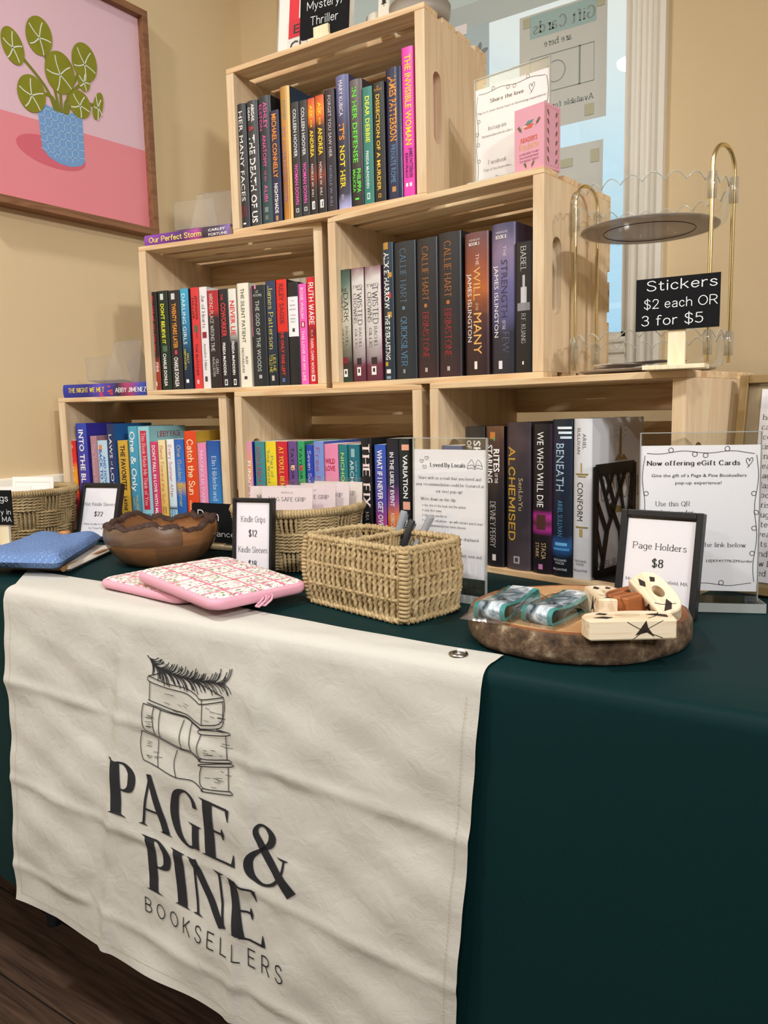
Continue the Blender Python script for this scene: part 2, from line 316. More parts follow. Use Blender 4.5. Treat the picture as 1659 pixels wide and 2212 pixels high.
def put_text(mb, s, font, fn, m, w=None, h=.01, align=0.):
    """fn(x, y) -> 3d. h cap height; w fits the width (else natural). align 0 left .5 centre 1 right"""
    V, Fc, wd = text2d(s, font); k = h/10.; kx = (w/wd) if w else k
    dx = -align*wd*kx
    mb.add([fn(x*kx+dx, y*k) for x, y in V], Fc, m)
    return wd*kx
def put_line(mb, P, width, fn, m, smooth=True, k=5, cross=1):
    P2 = catmull([tuple(p) for p in P], k) if smooth else P
    wf = width if callable(width) else (lambda d, i: width)
    vs, fs = ribbon(P2, wf, True, cross); mb.add([fn(x, y) for x, y in vs], fs, m)
def put_poly(mb, P, fn, m): mb.add([fn(x, y) for x, y in P], [tuple(range(len(P)))], m)
def ell(cx, cy, a, b, n=24, rot=0.):
    return [(cx+a*cos(2*PI*i/n)*cos(rot)-b*sin(2*PI*i/n)*sin(rot), cy+a*cos(2*PI*i/n)*sin(rot)+b*sin(2*PI*i/n)*cos(rot)) for i in range(n)]
# ------------------------------------------------------------------ the room
M_WALL = mat('wall_paint_tan', '#e0c89e', .75, bump=.08, bscale=260, spec=.3)
M_WALL2 = mat('wall_paint_taupe', '#8f8068', .8)
M_TRIM = mat('trim_white', '#e9e4d6', .45, spec=.4)
M_CEIL = mat('ceiling_white', '#efece4', .9)
XW, YW, CZ = -1.259, .72, 2.65              # left wall, back wall, ceiling height
WX0, WX1, WZ0, WZ1 = -1.00, -.088, 1.172, 2.42   # window opening
def struct(name, mb, mats, **k): return mb.build(name, mats, kind='structure', **k)
mb = MB(); mb.box(XW-.12, 4.2, -5.2, YW+.14, -.05, 0); 
mf, n_, b_ = new_mat('floor_planks'); L_ = n_.links.new
t_ = n_.nodes.new('ShaderNodeTexCoord'); br = n_.nodes.new('ShaderNodeTexBrick'); mp = n_.nodes.new('ShaderNodeMapping')
mp.inputs['Rotation'].default_value = (0, 0, .0); L_(t_.outputs['Object'], mp.inputs['Vector']); L_(mp.outputs[0], br.inputs['Vector'])
br.inputs['Scale'].default_value = 1; br.inputs['Brick Width'].default_value = 1.2; br.inputs['Row Height'].default_value = .15; br.inputs['Mortar Size'].default_value = .0018
br.inputs['Color1'].default_value = (*lin('#6a5240'), 1); br.inputs['Color2'].default_value = (*lin('#4d3a2e'), 1); br.inputs['Mortar'].default_value = (*lin('#1d1511'), 1); br.offset = .37
mp2 = n_.nodes.new('ShaderNodeMapping'); mp2.inputs['Scale'].default_value = (3, 60, 1); L_(t_.outputs['Object'], mp2.inputs['Vector'])
nz = n_.nodes.new('ShaderNodeTexNoise'); nz.inputs['Scale'].default_value = 1.6; nz.inputs['Detail'].default_value = 7; nz.inputs['Distortion'].default_value = 1.2; L_(mp2.outputs[0], nz.inputs['Vector'])
cr = n_.nodes.new('ShaderNodeValToRGB'); cr.color_ramp.elements[0].position = .3; cr.color_ramp.elements[0].color = (.35, .33, .32, 1); cr.color_ramp.elements[1].position = .72; cr.color_ramp.elements[1].color = (1.25, 1.22, 1.18, 1)
L_(nz.outputs['Fac'], cr.inputs[0]); mu = n_.nodes.new('ShaderNodeMix'); mu.data_type = 'RGBA'; mu.blend_type = 'MULTIPLY'; mu.inputs[0].default_value = 1
L_(br.outputs['Color'], mu.inputs[6]); L_(cr.outputs[0], mu.inputs[7]); L_(mu.outputs[2], b_.inputs['Base Color']); b_.inputs['Roughness'].default_value = .5
struct('floor', mb, mf)
mb = MB(); mb.box(XW-.12, XW, -5.2, YW+.14, 0, CZ); struct('wall_left', mb, M_WALL)
mb = MB(); Y1 = YW+.14
mb.box(XW, WX0, YW, Y1, 0, CZ); mb.box(WX1, 4.2, YW, Y1, 0, CZ); mb.box(WX0, WX1, YW, Y1, 0, WZ0); mb.box(WX0, WX1, YW, Y1, WZ1, CZ)
struct('wall_back', mb, M_WALL)
mb = MB(); mb.box(XW-.12, 4.2, -5.2, YW+.14, CZ, CZ+.05); struct('ceiling', mb, M_CEIL)
mb = MB(); mb.box(4.2, 4.3, -5.2, YW+.14, 0, CZ); struct('wall_right', mb, M_WALL2)
mb = MB(); mb.box(XW, 4.2, -5.3, -5.2, 0, CZ); struct('wall_front', mb, M_WALL2)
# chair rail along the left wall
mb = MB(); pr = [(0, .745), (.010, .75), (.012, .80), (.022, .815), (.026, .835), (.018, .846), (.020, .858), (.014, .872), (0, .876)]
mb.prism(pr, -5.2, YW, lambda u, v, w: (XW+u, w, v)); struct('trim_1', mb, M_TRIM)
mb = MB(); mb.prism([(0, 0), (.014, 0), (.014, .09), (.006, .11), (0, .11)], -5.2, YW, lambda u, v, w: (XW+u, w, v)); struct('baseboard_left', mb, M_TRIM)
mb = MB(); mb.prism([(0, 0), (.014, 0), (.014, .09), (.006, .11), (0, .11)], XW, 4.2, lambda u, v, w: (w, YW-u, v)); struct('baseboard_back', mb, M_TRIM)
# window: fluted casing, jambs, glass
wn = bpy.data.objects.new('window_1', None); COL.objects.link(wn); wn['kind'] = 'structure'
cas = [(0, 0), (0, .010), (.006, .014), (.012, .014), (.016, .009), (.024, .009), (.028, .016), (.036, .016), (.040, .009), (.048, .009), (.052, .016), (.060, .018), (.068, .024), (.080, .024), (.080, 0)]
mb = MB()
mb.prism(cas, WZ0-.08, WZ1+.08, lambda u, v, w: (WX1+u, YW-v, w)); mb.prism(cas, WZ0-.08, WZ1+.08, lambda u, v, w: (WX0-u, YW-v, w))
mb.prism(cas, WX0, WX1, lambda u, v, w: (w, YW-v, WZ0-u)); mb.prism(cas, WX0, WX1, lambda u, v, w: (w, YW-v, WZ1+u))
mb.build('window_casing', M_TRIM, wn, kind='structure')
mb = MB(); mb.box(WX0, WX0+.012, YW-.002, Y1, WZ0, WZ1); mb.box(WX1-.012, WX1, YW-.002, Y1, WZ0, WZ1); mb.box(WX0, WX1, YW-.002, Y1, WZ0, WZ0+.012); mb.box(WX0, WX1, YW-.002, Y1, WZ1-.012, WZ1)
mb.build('window_jamb', M_TRIM, wn, kind='structure')
mb = MB(); mb.box(WX0, WX1, .772, .778, WZ0, WZ1); mb.build('window_pane', clear('window_glass', (.93, .95, .94), .07, .45, .0), wn, kind='structure')
# porch outside the window
mb = MB(); mb.box(-4.6, -.62, 2.05, 2.25, 2.72, 3.0); mb.box(-4.6, -.62, 1.98, 2.32, 3.0, 3.08)
mb.box(-2.06, -1.98, 2.05, 2.16, 0, 2.72); struct('trim_2', mb, mat('porch_white', '#e6e4da', .7))
# ceiling downlights, including the added right-hand pair
M_LAMP = bpy.data.materials.new('lamp_face'); M_LAMP.use_nodes = True; b_ = M_LAMP.node_tree.nodes['Principled BSDF']
b_.inputs['Emission Color'].default_value = (1, .95, .86, 1); b_.inputs['Emission Strength'].default_value = 9.
for i, (x, y) in enumerate(LAMPS):
    r = thing('ceiling_downlight', 'round recessed ceiling downlight', 'ceiling light', (x, y, CZ), 0, 'recessed ceiling downlights')
    mb = MB(); mb.lathe([(.085, 0), (.105, 0), (.105, -.006), (.085, -.010), (.085, 0)], 40); mb.build('trim_ring', M_TRIM, r)
    mb = MB(); mb.lathe([(.0001, -.004), (.085, -.004)], 40); mb.build('lamp_lens', M_LAMP, r)

# ------------------------------------------------------------------ papers taped to the window
M_PAP = mat('paper_white', '#eeeaec', .8, spec=.2)
M_BACKP = mat('paper_seen_from_behind', '#cfd1ca', .85)
M_BACKB = mat('blue_paper_from_behind', '#b4c8d0', .85)
M_TAPE = mat('masking_tape', '#b9b79a', .6)
YG = .7705
def sheet_on_glass(name, label, x0, x1, z0, z1, paper, draw, tapes):
    r = thing(name, label, 'paper', (0, 0, 0), 0, 'papers taped to the window')
    mb = MB(); mb.box(x0, x1, YG-.0004, YG+.0002, z0, z1); fn = lambda x, z: (x, YG-.0009, z)
    draw(mb, fn); mb.build('sheet', [paper, mat('ghost_print', '#8f9a93', .8), mat('ghost_print_pale', '#a3c0bd', .8), mat('ghost_flower', '#85898f', .8)], r)
    for x, z, w, h in tapes: mb = MB(); mb.box(x-w/2, x+w/2, YG-.0016, YG-.0012, z-h/2, z+h/2); mb.build('tape', M_TAPE, r)
def mirrored(mb, s, font, xr, z, h, m, fn, w=None):
    put_text(mb, s, font, lambda x, y: fn(xr-x, z+y), m, w, h)
def d1(mb, fn):
    put_poly(mb, [(-.352, 1.905), (-.185, 1.905), (-.185, 1.958), (-.352, 1.958)], lambda x, z: (x, YG-.0006, z), 2)
    mirrored(mb, 'Gift Cards', 'R', -.188, 1.915, .026, 1, fn, .155)
    mirrored(mb, 'are here', 'R', -.245, 1.880, .015, 1, fn, .07)
    put_line(mb, [(-.35, 1.775), (-.19, 1.775), (-.19, 1.86), (-.35, 1.86), (-.35, 1.775)], .0022, fn, 1, False)
    put_line(mb, [(-.225, 1.775), (-.225, 1.86)], .004, fn, 1, False)
    put_line(mb, ell(-.285, 1.818, .024, .024)+[(-.261, 1.818)], .002, fn, 1)
    mirrored(mb, 'Available for $', 'R', -.19, 1.735, .012, 1, fn, .12)
sheet_on_glass('window_flyer', 'large grey flyer with mirrored gift card wording taped on the window', -.379, -.160, 1.689, 1.962, M_BACKP, d1, [(-.36, 1.945, .018, .022), (-.175, 1.945, .018, .022), (-.20, 1.712, .022, .026)])
sheet_on_glass('window_flyer', 'lower grey sheet with tape marks on the window behind the acrylic stand', -.382, -.166, 1.37, 1.638, M_BACKP, lambda mb, fn: None, [(-.185, 1.605, .02, .03), (-.255, 1.60, .03, .02), (-.34, 1.615, .03, .02)])
def d3(mb, fn):
    for i in range(6):
        a = i*PI/3+.3; put_poly(mb, ell(-.492+.016*cos(a), 1.908+.016*sin(a), .0125, .0055, 14, a), fn, 3)
sheet_on_glass('window_flyer', 'pale blue sheet with a grey flower on the window behind the topmost crate', -.675, -.462, 1.70, 1.977, M_BACKB, d3, [])
mb = MB(); mb.box(-.56, -.524, YG-.002, YG-.0014, 1.965, 1.99)
tag(mb.build('tape_strip', M_PAP), 'small white tape strip on the window above the blue sheet', 'tape')

# ------------------------------------------------------------------ table, cloth
def table():
    r = thing('folding_table', 'folding table hidden beneath the dark green tablecloth', 'table', (-.29, -.05, 0))
    mb = MB(); mb.box(-.90, .90, -.365, .365, .705, .733); mb.build('tabletop', mat('table_grey', '#b9b9b4', .6), r, bevel=.004)
    for x in (-.62, .62):
        for y in (-.26, .30):
            mb = MB(); mb.tube([(x, y, 0), (x, y, .705)], .014, 10); mb.build('leg', mat('leg_metal', '#33353a', .4, .6), r)
table()
M_CLOTH = mat('dark_green_cloth', '#0a2a2b', .60, spec=.10, bump=.10, bscale=900)
def cloth():
    mb = MB(); yf, yb, x0, x1 = -.437, .352, -1.225, .66; n = 150
    prof = [(yb, .22, 1), (yb, .45, .5), (yb, .70, .1), (yb-.006, .737, 0)]+[(yb-.012-(yb-yf-.024)*i/10, TZ, 0) for i in range(11)]
    prof += [(yf+.006-.0*0, .738, 0), (yf+.001, .733, 0), (yf, .722, 0)]+[(yf, .722-.502*i/16, i/16) for i in range(1, 17)]
    rows = []
    for i in range(n+1):
        x = x0+(x1-x0)*i/n; row = []
        for y, z, d in prof:
            w = d*.35*(.006*sin(x*9+.6)+.004*sin(x*23)+.003*sin(x*41+1))
            row.append((x, y+(-1 if y < 0 else 1)*(d*.012)-w+.0*z+(.026*(x+.31) if y < 0 else 0), z-(.0 if z > .3 else .006*sin(x*7))))
        rows.append(row)
    mb.grid(rows)
    for x, s in ((x0, -1), (x1, 1)):
        P = []
        for j in range(31):
            t = j/30; y = yf+(yb-yf)*t; yy = y+.026*(x+.31)*(1-t)
            P.append([(x+s*(.0 if k == 0 else .004+k*.003+.006*(k/8)*sin(y*30)), yy, TZ-.002-(.518)*k/8) for k in range(9)])
        mb.grid(P)
    o = mb.build('tablecloth', M_CLOTH); tag(o, 'dark green cloth covering the whole table', 'tablecloth')
cloth()

# ------------------------------------------------------------------ pine crates
CW_, CD_, CH_, CT_ = .4544, .2419, .3175, .010
CR = {'T': (-.4706, .0729, .0183, 1.375), 'MR': (-.2347, .0531, -.1039, 1.0575), 'ML': (-.7113, .0575, .1533, 1.0575),
      'BL': (-.9587, .0165, .2205, .74), 'BM': (-.4750, .0561, .0037, .74), 'BR': (0., 0., -.1920, .74)}
def CP(c, x, y, z):
    cx, cy, a, cz = CR[c]; return (cx+x*cos(a)-y*sin(a), cy+x*sin(a)+y*cos(a), cz+z)
PINE_X = wood('pine_slat', '#cda477', '#e2c8a0', 0); PINE_Z = wood('pine_end_board', '#d0b08a', '#e0caa8', 2, knots=False, ringy=.35)
def crate_meshes():
    res = {}
    mb = MB(); T = .019; y0, y1, za, zb, r = .028, .057, .100, .220, .0145; yb = CD_-CT_; z0, z1 = CT_, CH_-CT_
    arc = lambda cy, cz, a0, a1: [(cy+r*cos(a0+(a1-a0)*i/10), cz+r*sin(a0+(a1-a0)*i/10)) for i in range(11)]
    up = arc((y0+y1)/2, zb-r, PI, 0); dn = arc((y0+y1)/2, za+r, 0, -PI)
    for x in (0, T):
        f = lambda P: mb.add([(x, y, z) for y, z in P], [tuple(range(len(P)))])
        f([(0, z0), (y0, z0), (y0, z1), (0, z1)]); f([(y1, z0), (yb, z0), (yb, z1), (y1, z1)])
        f([(y0, z1)]+up+[(y1, z1)]); f([(y1, z0)]+dn+[(y0, z0)])
    loop = up+dn; n = len(loop); mb.add([(x, y, z) for x in (0, T) for y, z in loop], [(i, (i+1) % n, n+(i+1) % n, n+i) for i in range(n)], 0, True)
    rect = [(0, z0), (yb, z0), (yb, z1), (0, z1)]; mb.add([(x, y, z) for x in (0, T) for y, z in rect], [(i, (i+1) % 4, 4+(i+1) % 4, 4+i) for i in range(4)])
    res['end'] = mb
    for nm, za_ in (('top', CH_-CT_), ('bottom', 0)):
        mb = MB()
        for a, b in ((0, .047), (.065, .114), (.125, .1735), (.193, CD_)): mb.box(-CW_/2, CW_/2, a, b, za_, za_+CT_)
        res[nm] = mb
    mb = MB()
    for a, b in ((.263, CH_-CT_), (.190, .245), (.120, .172), (CT_, .102)): mb.box(-CW_/2, CW_/2, CD_-CT_, CD_, a, b)
    res['back'] = mb; return res
def make_crate(c, label):
    x, y, a, z = CR[c]; r = thing('wooden_crate', label, 'crate', (x, y, z), a, 'stacked pine crates'); g = crate_meshes()
    g['end'].build('end_board', PINE_Z, r, (-CW_/2, 0, 0), bevel=.0012); g['end'].build('end_board', PINE_Z, r, (CW_/2-.019, 0, 0), bevel=.0012)
    g['top'].build('top_slats', PINE_X, r, bevel=.0010); g['bottom'].build('bottom_slats', PINE_X, r, bevel=.0010); g['back'].build('back_slats', PINE_X, r, bevel=.0010)
make_crate('T', 'topmost pine crate of the stack holding thrillers'); make_crate('ML', 'left pine crate of the middle row')
make_crate('MR', 'right pine crate of the middle row holding dark thick books'); make_crate('BL', 'leftmost pine crate of the bottom row')
make_crate('BM', 'middle pine crate of the bottom row behind the baskets'); make_crate('BR', 'rightmost pine crate of the bottom row under the acrylic stand')

# ------------------------------------------------------------------ books
M_PAGE = mat('page_edges', '#e8e2d2', .85, spec=.2)
_bk = [0]
def book_mesh(parent, w, h, dep, hard, stops, side, texts, patches, rough, noise, gold=None):
    """standing book, spine on local y=0 facing -y, x from 0 to w"""
    t = .0028 if hard else .0009; bul = min(.0045, w*.16) if hard else .0012; n = 8
    arcp = [(w*i/n, -bul*(1-((2*i/n-1)**2))) for i in range(n+1)]
    outer = [(0, dep)]+[(x, y+bul) for x, y in arcp]+[(w, dep)]
    inner = [(w-t, dep)]+[(max(t, min(w-t, x)), y+bul+t) for x, y in arcp[::-1]]+[(t, dep)]
    mb = MB(); pts = outer+inner; N = len(outer)
    mb.prism(outer+inner, 0, h, lambda u, v, q: (u, v, q), 0, False, False)
    for i in range(N-1):                                    # top and bottom edges of the cover
        q = [i, i+1, 2*N-2-i, 2*N-1-i]
        for z in (0, h): mb.add([(*pts[k], z) for k in q], [(0, 1, 2, 3)])
    k0 = len(mb.f)
    mb.m = [0]*k0
    for i in range(len(pts)):                               # boards take the side colour
        if i in (0, N-2): mb.m[i] = 1
    for i in range(1, N-2): mb.sm[i] = True
    mats = [ramp_mat('cover_%d' % _bk[0], stops, h, rough, noise), mat('board_%d' % _bk[0], side, rough)]; _bk[0] += 1
    idx = {}
    def mi(c):
        if c not in idx: idx[c] = len(mats); mats.append(ink(c))
        return idx[c]
    def fn(x, y): 
        u = max(0, min(1, x/w)); return (x, bul*((2*u-1)**2)-.0005, y)
    for f0, f1, a0, a1, c in patches:
        a0_, a1_ = a0*w, a1*w; k = 6
        P = [[(a0_+(a1_-a0_)*i/k, bul*((2*(a0+(a1-a0)*i/k)-1)**2)-.0003, h*(1-f)) for f in (f0, f1)] for i in range(k+1)]
        mb.grid(P, mi(c), False)
    for s, f0, f1, a0, a1, c, font in texts:
        if font.startswith('^'):                            # upright line across the spine
            V = put_text(mb, s, font[1:], lambda x, y: fn(a0*w+x, h*(1-f1)+y), mi(c), (a1-a0)*w, h*(f1-f0))
        else:
            put_text(mb, s, font, lambda x, y: fn(a0*w+y, h*(1-f0)-x), mi(c), h*(f1-f0), (a1-a0)*w)
    mb.build('cover', mats, parent)
    pb = MB(); e = .003 if hard else .0
    pb.box(t, w-t, bul+t+.001, dep-e-.0005, e+.0003, h-e-.0003); pb.build('page_block', gold or M_PAGE, parent)
BROW = {'T': 'books in the topmost crate', 'ML': 'books in the left middle crate', 'MR': 'books in the right middle crate',
        'BL': 'books in the bottom left crate', 'BM': 'books in the bottom middle crate', 'BR': 'books in the bottom right crate'}
def book(c, x0, x1, h, hard, stops, side, texts, label, patches=(), sb=None, rough=.38, noise=0., dep=None, gold=None, tilt=0.):
    sb = sb if sb is not None else {'T': .006, 'BR': .006}.get(c, .012)
    w = x1-x0-.0006; dep = dep or (.155 if hard else .138)
    if isinstance(stops, str): stops = [(0, stops)]
    r = thing('book', label, 'book', CP(c, x0+.0003, sb, CT_+.0002), (0, 0, CR[c][2]), BROW[c])
    book_mesh(r, w, h, dep, hard, stops, side, texts, patches, rough, noise, gold); return r
WH, YE, OR, PK, BK = '#f1efec', '#f3d32f', '#f0922f', '#ef5fb0', '#17171a'
CHAR = '#2b2b2f'
# topmost crate
book('T', -.2115, -.1875, .2389, 1, CHAR, '#232326', [('HER MANY FACES', .06, .78, .30, .72, WH, 's'), ('NICCI', .82, .90, .52, .78, '#a02638', 's'), ('CLOKE', .82, .91, .2, .46, '#a02638', 's')], 'black book with thin white capitals, leftmost in the topmost crate', [(.955, .968, .35, .65, WH)])
book('T', -.1862, -.1571, .2389, 1, '#37383b', '#2c2d30', [('ABIGAIL', .03, .17, .55, .78, WH, 'b'), ('DEAN', .05, .15, .2, .42, WH, 'b'), ('&', .20, .24, .3, .7, '#c8343a', 'b'), ('THE DEATH OF US', .27, .97, .24, .76, WH, 'b')], 'charcoal book with heavy white block capitals in the topmost crate')
book('T', -.1556, -.1234, .2403, 1, [(0, '#2e4a4c'), (.3, '#27484a'), (.6, '#262c31'), (1, '#2e3438')], '#1a1d20', [('ASHLEY', .05, .25, .50, .78, PK, 's'), ('ELSTON', .06, .26, .10, .40, PK, 's'), ('ANATOMY', .30, .55, .35, .65, PK, 's'), ('OF AN', .58, .66, .42, .58, PK, 's'), ('ALIBI', .69, .82, .35, .65, PK, 's')], 'dark teal book with pink capitals in the topmost crate', [(.865, .905, .32, .62, '#7f8588'), (.93, .965, .35, .6, '#6d7376')], noise=.5)
book('T', -.1249, -.1018, .2082, 0, '#23284a', '#1c2038', [('MICHAEL CONNELLY', .03, .60, .26, .76, OR, 'b'), ('NIGHTSHADE', .65, .92, .3, .7, WH, 'b')], 'short navy paperback with orange lettering in the topmost crate', [(.94, .985, .35, .62, '#b98a56')])
book('T', -.0991, -.0749, .2462, 1, [(0, '#b8803a'), (.3, '#a06a30'), (.6, '#c08a42'), (1, '#b88a48')], '#25384a', [('ALICE FEENEY', .10, .25, .35, .7, '#8aa08c', 's'), ("MY HUSBAND'S WIFE", .30, .86, .2, .55, '#a47aa8', 's')], 'gold spined tall book beside two twin charcoal books', [(0, 1, .80, .99, '#f0c478'), (0, 1, .66, .72, '#e0ac5c')], rough=.25, noise=.3)
for i, (a, b, h, lab) in enumerate(((-.0717, -.0526, .2121, 'charcoal paperback with white and pink capitals, beside the gold book'), (-.0516, -.0325, .2109, 'charcoal paperback with white and pink capitals, beside the orange topped books'))):
    book('T', a, b, h, 0, '#2f3136', '#25272b', [('COLLEEN HOOVER', .06, .47, .30, .72, '#dcdce0', 'b'), ('WOMAN DOWN', .53, .88, .30, .75, '#ee58b4', 'b')], lab, [(.915, .95, .3, .7, '#c9c9cc'), (.922, .943, .38, .62, '#2f3136')])
for i, (a, b, h, lab) in enumerate(((-.0318, -.0143, .2104, 'orange topped black paperback, left one of the twin pair'), (-.0135, .0074, .2115, 'orange topped black paperback, right one of the twin pair'))):
    book('T', a, b, h, 0, [(0, '#1e1b1e'), (.22, '#2a1d1e'), (.32, '#7a2f22'), (.45, '#2e2022'), (.74, '#3a1e1c'), (.8, '#c85a22'), (.88, '#ea8424'), (1, '#c8402a')], '#241c1e', [('ASK', .06, .17, .35, .72, YE, 'b'), ('FOR', .19, .25, .4, .65, YE, 'b'), ('ANDREA', .27, .50, .30, .78, YE, 'b'), ('NOELLE W. IHLI', .56, .84, .35, .62, WH, 's')], lab, [(.88, .95, .3, .7, '#e8e8ea'), (.895, .94, .5, .6, BK)], noise=.15)
book('T', .0087, .0313, .2167, 0, [(0, '#29242d'), (.5, '#2b2530'), (1, '#33232e')], '#1f1b24', [('FORGET YOU SAW HER', .05, .55, .35, .68, '#cfcbd2', 's'), ('NOELLE W. IHLI', .62, .95, .35, .62, '#7f8fb8', 's')], 'dark plum paperback with widely spaced pale capitals in the topmost crate')
book('T', .0327, .0625, .2351, 1, [(0, '#b3b2e0'), (.12, '#3a3a4c'), (.3, '#26252c'), (.6, '#34354c'), (.8, '#5c5e8a'), (1, '#6b6d9c')], '#3c3d5c', [('MARY KUBICA', .04, .30, .32, .62, WH, 's'), ("IT'S", .36, .48, .28, .68, OR, 'b'), ('NOT HER', .52, .84, .28, .68, YE, 'b')], 'slate blue book with orange and yellow title in the topmost crate', [(.885, .935, .3, .55, '#8a8a9c')], noise=.12)
book('T', .0631, .0917, .2206, 1, [(0, '#241f1f'), (.3, '#3a3234'), (.6, '#51474a'), (1, '#6d6264')], '#3a3436', [('IN HER DEFENSE', .06, .65, .28, .66, '#62e03c', 'b'), ('PHILIPPA', .70, .89, .55, .82, '#62e03c', 'b'), ('MALICKA', .70, .88, .18, .45, '#62e03c', 'b')], 'mottled grey book with bright green capitals', [(.93, .945, .35, .65, '#62e03c')], noise=.45)
book('T', .0928, .1146, .2020, 0, '#2f7d72', '#27695f', [('DEAR DEBBIE', .08, .47, .32, .74, '#e3ea3c', 'b'), ('FREIDA McFADDEN', .54, .86, .30, .58, '#dfeeea', 'b')], 'teal green paperback with yellow green capitals', [(.90, .955, .32, .62, '#dfeeea'), (.908, .947, .37, .57, '#2f7d72')])
book('T', .1154, .1399, .2042, 0, '#1d1b1c', '#171516', [('DISSECTION OF A MURDER', .10, .90, .30, .62, '#e6bf3a', 'b'), ('JD', .025, .045, .38, .58, '#d99a4a', '^s'), ('MURRAY', .05, .07, .15, .85, '#d99a4a', '^s')], 'black paperback with a long yellow title and orange author line', [(.925, .96, .35, .62, '#b88a3a'), (.932, .953, .42, .55, '#1d1b1c')])
book('T', .1419, .1750, .2216, 1, [(0, '#232b4a'), (.5, '#2c3150'), (1, '#2a2f4e')], '#20253e', [('JAMES PATTERSON', .06, .55, .28, .72, '#ec9a34', 'b'), ('PRIVATE ROME', .58, .87, .28, .62, '#5f90b8', 's')], 'navy hardback with orange author name beside the magenta book', [(.90, .94, .35, .6, '#b98a56')], rough=.25)
book('T', .1768, .2010, .2475, 0, '#ea3fb2', '#d8359f', [('THE INVISIBLE WOMAN', .05, .65, .28, .80, '#f2d22c', 'b'), ('JAMES PATTERSON', .67, .87, .55, .84, '#4d1548', 'b'), ('SUSAN DILALLO', .70, .87, .22, .46, '#4d1548', 'b')], 'tall magenta book with yellow capitals at the right end of the topmost crate', [(.905, .93, .22, .42, WH), (.905, .93, .55, .75, WH)], rough=.3)

# middle row, left crate
book('ML', -.2189, -.1961, .2123, 0, [(0, '#8a3222'), (.25, '#a03a26'), (.36, '#2a1c1c'), (1, '#211a1c')], '#1d1719', [('KILL FOR ME, KILL FOR YOU', .04, .62, .28, .66, '#d8322e', 'b'), ('STEVE', .71, .81, .55, .82, WH, 'b'), ('CAVANAGH', .69, .85, .18, .46, WH, 'b')], 'black and rust paperback with red capitals, leftmost in the left middle crate', [(.91, .955, .35, .55, WH)])
book('ML', -.1940, -.1663, .2127, 0, '#14291f', '#101f18', [("DON'T BELIEVE IT", .13, .53, .30, .66, '#e8e43a', 'b'), ('CHARLIE DONLEA', .63, .96, .30, .62, WH, 'b')], 'dark green paperback with yellow title', [(.03, .09, .3, .62, '#cfd6cf'), (.55, .61, .3, .75, '#4d6a52')])
book('ML', -.1650, -.1344, .2111, 0, '#242126', '#1b191d', [('TWENTY YEARS LATER', .13, .58, .32, .70, '#e89a3a', 'b'), ('CHARLIE DONLEA', .67, .97, .30, .66, WH, 'b')], 'black paperback with orange title beside the bright blue one', [(.03, .09, .3, .62, '#cfcfd4'), (.60, .64, .4, .6, '#d33a5a')])
book('ML', -.1326, -.1098, .2124, 0, [(0, '#0c1c30'), (.35, '#14334e'), (.7, '#2f86b0'), (1, '#3fa6c9')], '#173248', [('DARLING GIRLS', .05, .55, .22, .66, '#dff0f4', 's'), ('SALLY', .64, .74, .55, .78, '#e6d83a', 's'), ('HEPWORTH', .60, .80, .18, .44, '#e6d83a', 's')], 'bright blue to navy paperback in the left middle crate', [(.90, .935, .3, .62, WH)])
book('ML', -.1044, -.0826, .2126, 0, '#d8383c', '#c23034', [('JENNIFER', .08, .32, .55, .82, '#3a1416', 's'), ('HILLIER', .10, .31, .16, .42, '#3a1416', 's'), ('THE BUTCHER', .55, .87, .34, .64, '#4a1618', 's')], 'red paperback with a cleaver on its spine', [(.37, .44, .3, .75, '#5a6250'), (.44, .50, .52, .64, '#8c2a28'), (.91, .95, .35, .62, '#f0b8b8')])
book('ML', -.0816, -.0614, .2118, 0, '#e4e0e0', '#d4d0d2', [('Jar of Hearts', .08, .40, .30, .72, '#2d2a2c', 'r'), ('Jennifer Hillier', .55, .82, .35, .65, '#3a3a3c', 'r')], 'white paperback with a dark red heart on its spine', [(.44, .50, .22, .78, '#8e2434'), (.88, .93, .3, .65, '#444444')])
book('ML', -.0609, -.0328, .2026, 0, [(0, '#231e22'), (.72, '#2a1f24'), (.8, '#b8242c'), (1, '#a8242e')], '#7a1f28', [('WRONG PLACE WRONG TIME', .03, .62, .20, .52, WH, 'h'), ('GILLIAN', .70, .85, .58, .80, WH, 'h'), ('McALLISTER', .68, .88, .26, .48, WH, 'h')], 'black and red paperback with brushed white title')
book('ML', -.0314, -.0078, .2032, 0, '#1d1f26', '#181a20', [('THE', .05, .11, .25, .50, '#d83a3e', 'b'), ('COWORKER', .14, .48, .22, .76, '#d83a3e', 'b'), ('FREIDA McFADDEN', .54, .87, .24, .55, WH, 'b')], 'black paperback with large red title, left of the half white one', [(.915, .975, .3, .62, WH), (.925, .965, .36, .56, '#1d1f26')])
book('ML', -.0076, .0126, .2020, 0, [(0, '#15161a'), (.45, '#24262a'), (.6, '#d8d6ce'), (1, '#e6e4da')], '#b9b7b0', [('NEVER LIE', .12, .47, .24, .80, '#d83438', 'b'), ('FREIDA McFADDEN', .53, .87, .24, .58, WH, 'b')], 'half white half black paperback with a tall red title', [(.915, .975, .3, .66, WH), (.925, .965, .36, .6, '#15161a')])
book('ML', .0153, .0442, .2109, 0, '#e9e4d2', '#d8d2c0', [('THE SILENT PATIENT', .05, .57, .32, .64, '#4a4844', 's'), ('ALEX', .70, .78, .55, .76, '#4a4844', 's'), ('MICHAELIDES', .62, .86, .22, .42, '#4a4844', 's')], 'cream paperback with thin grey capitals', [(.895, .925, .36, .62, '#3a3a38')])
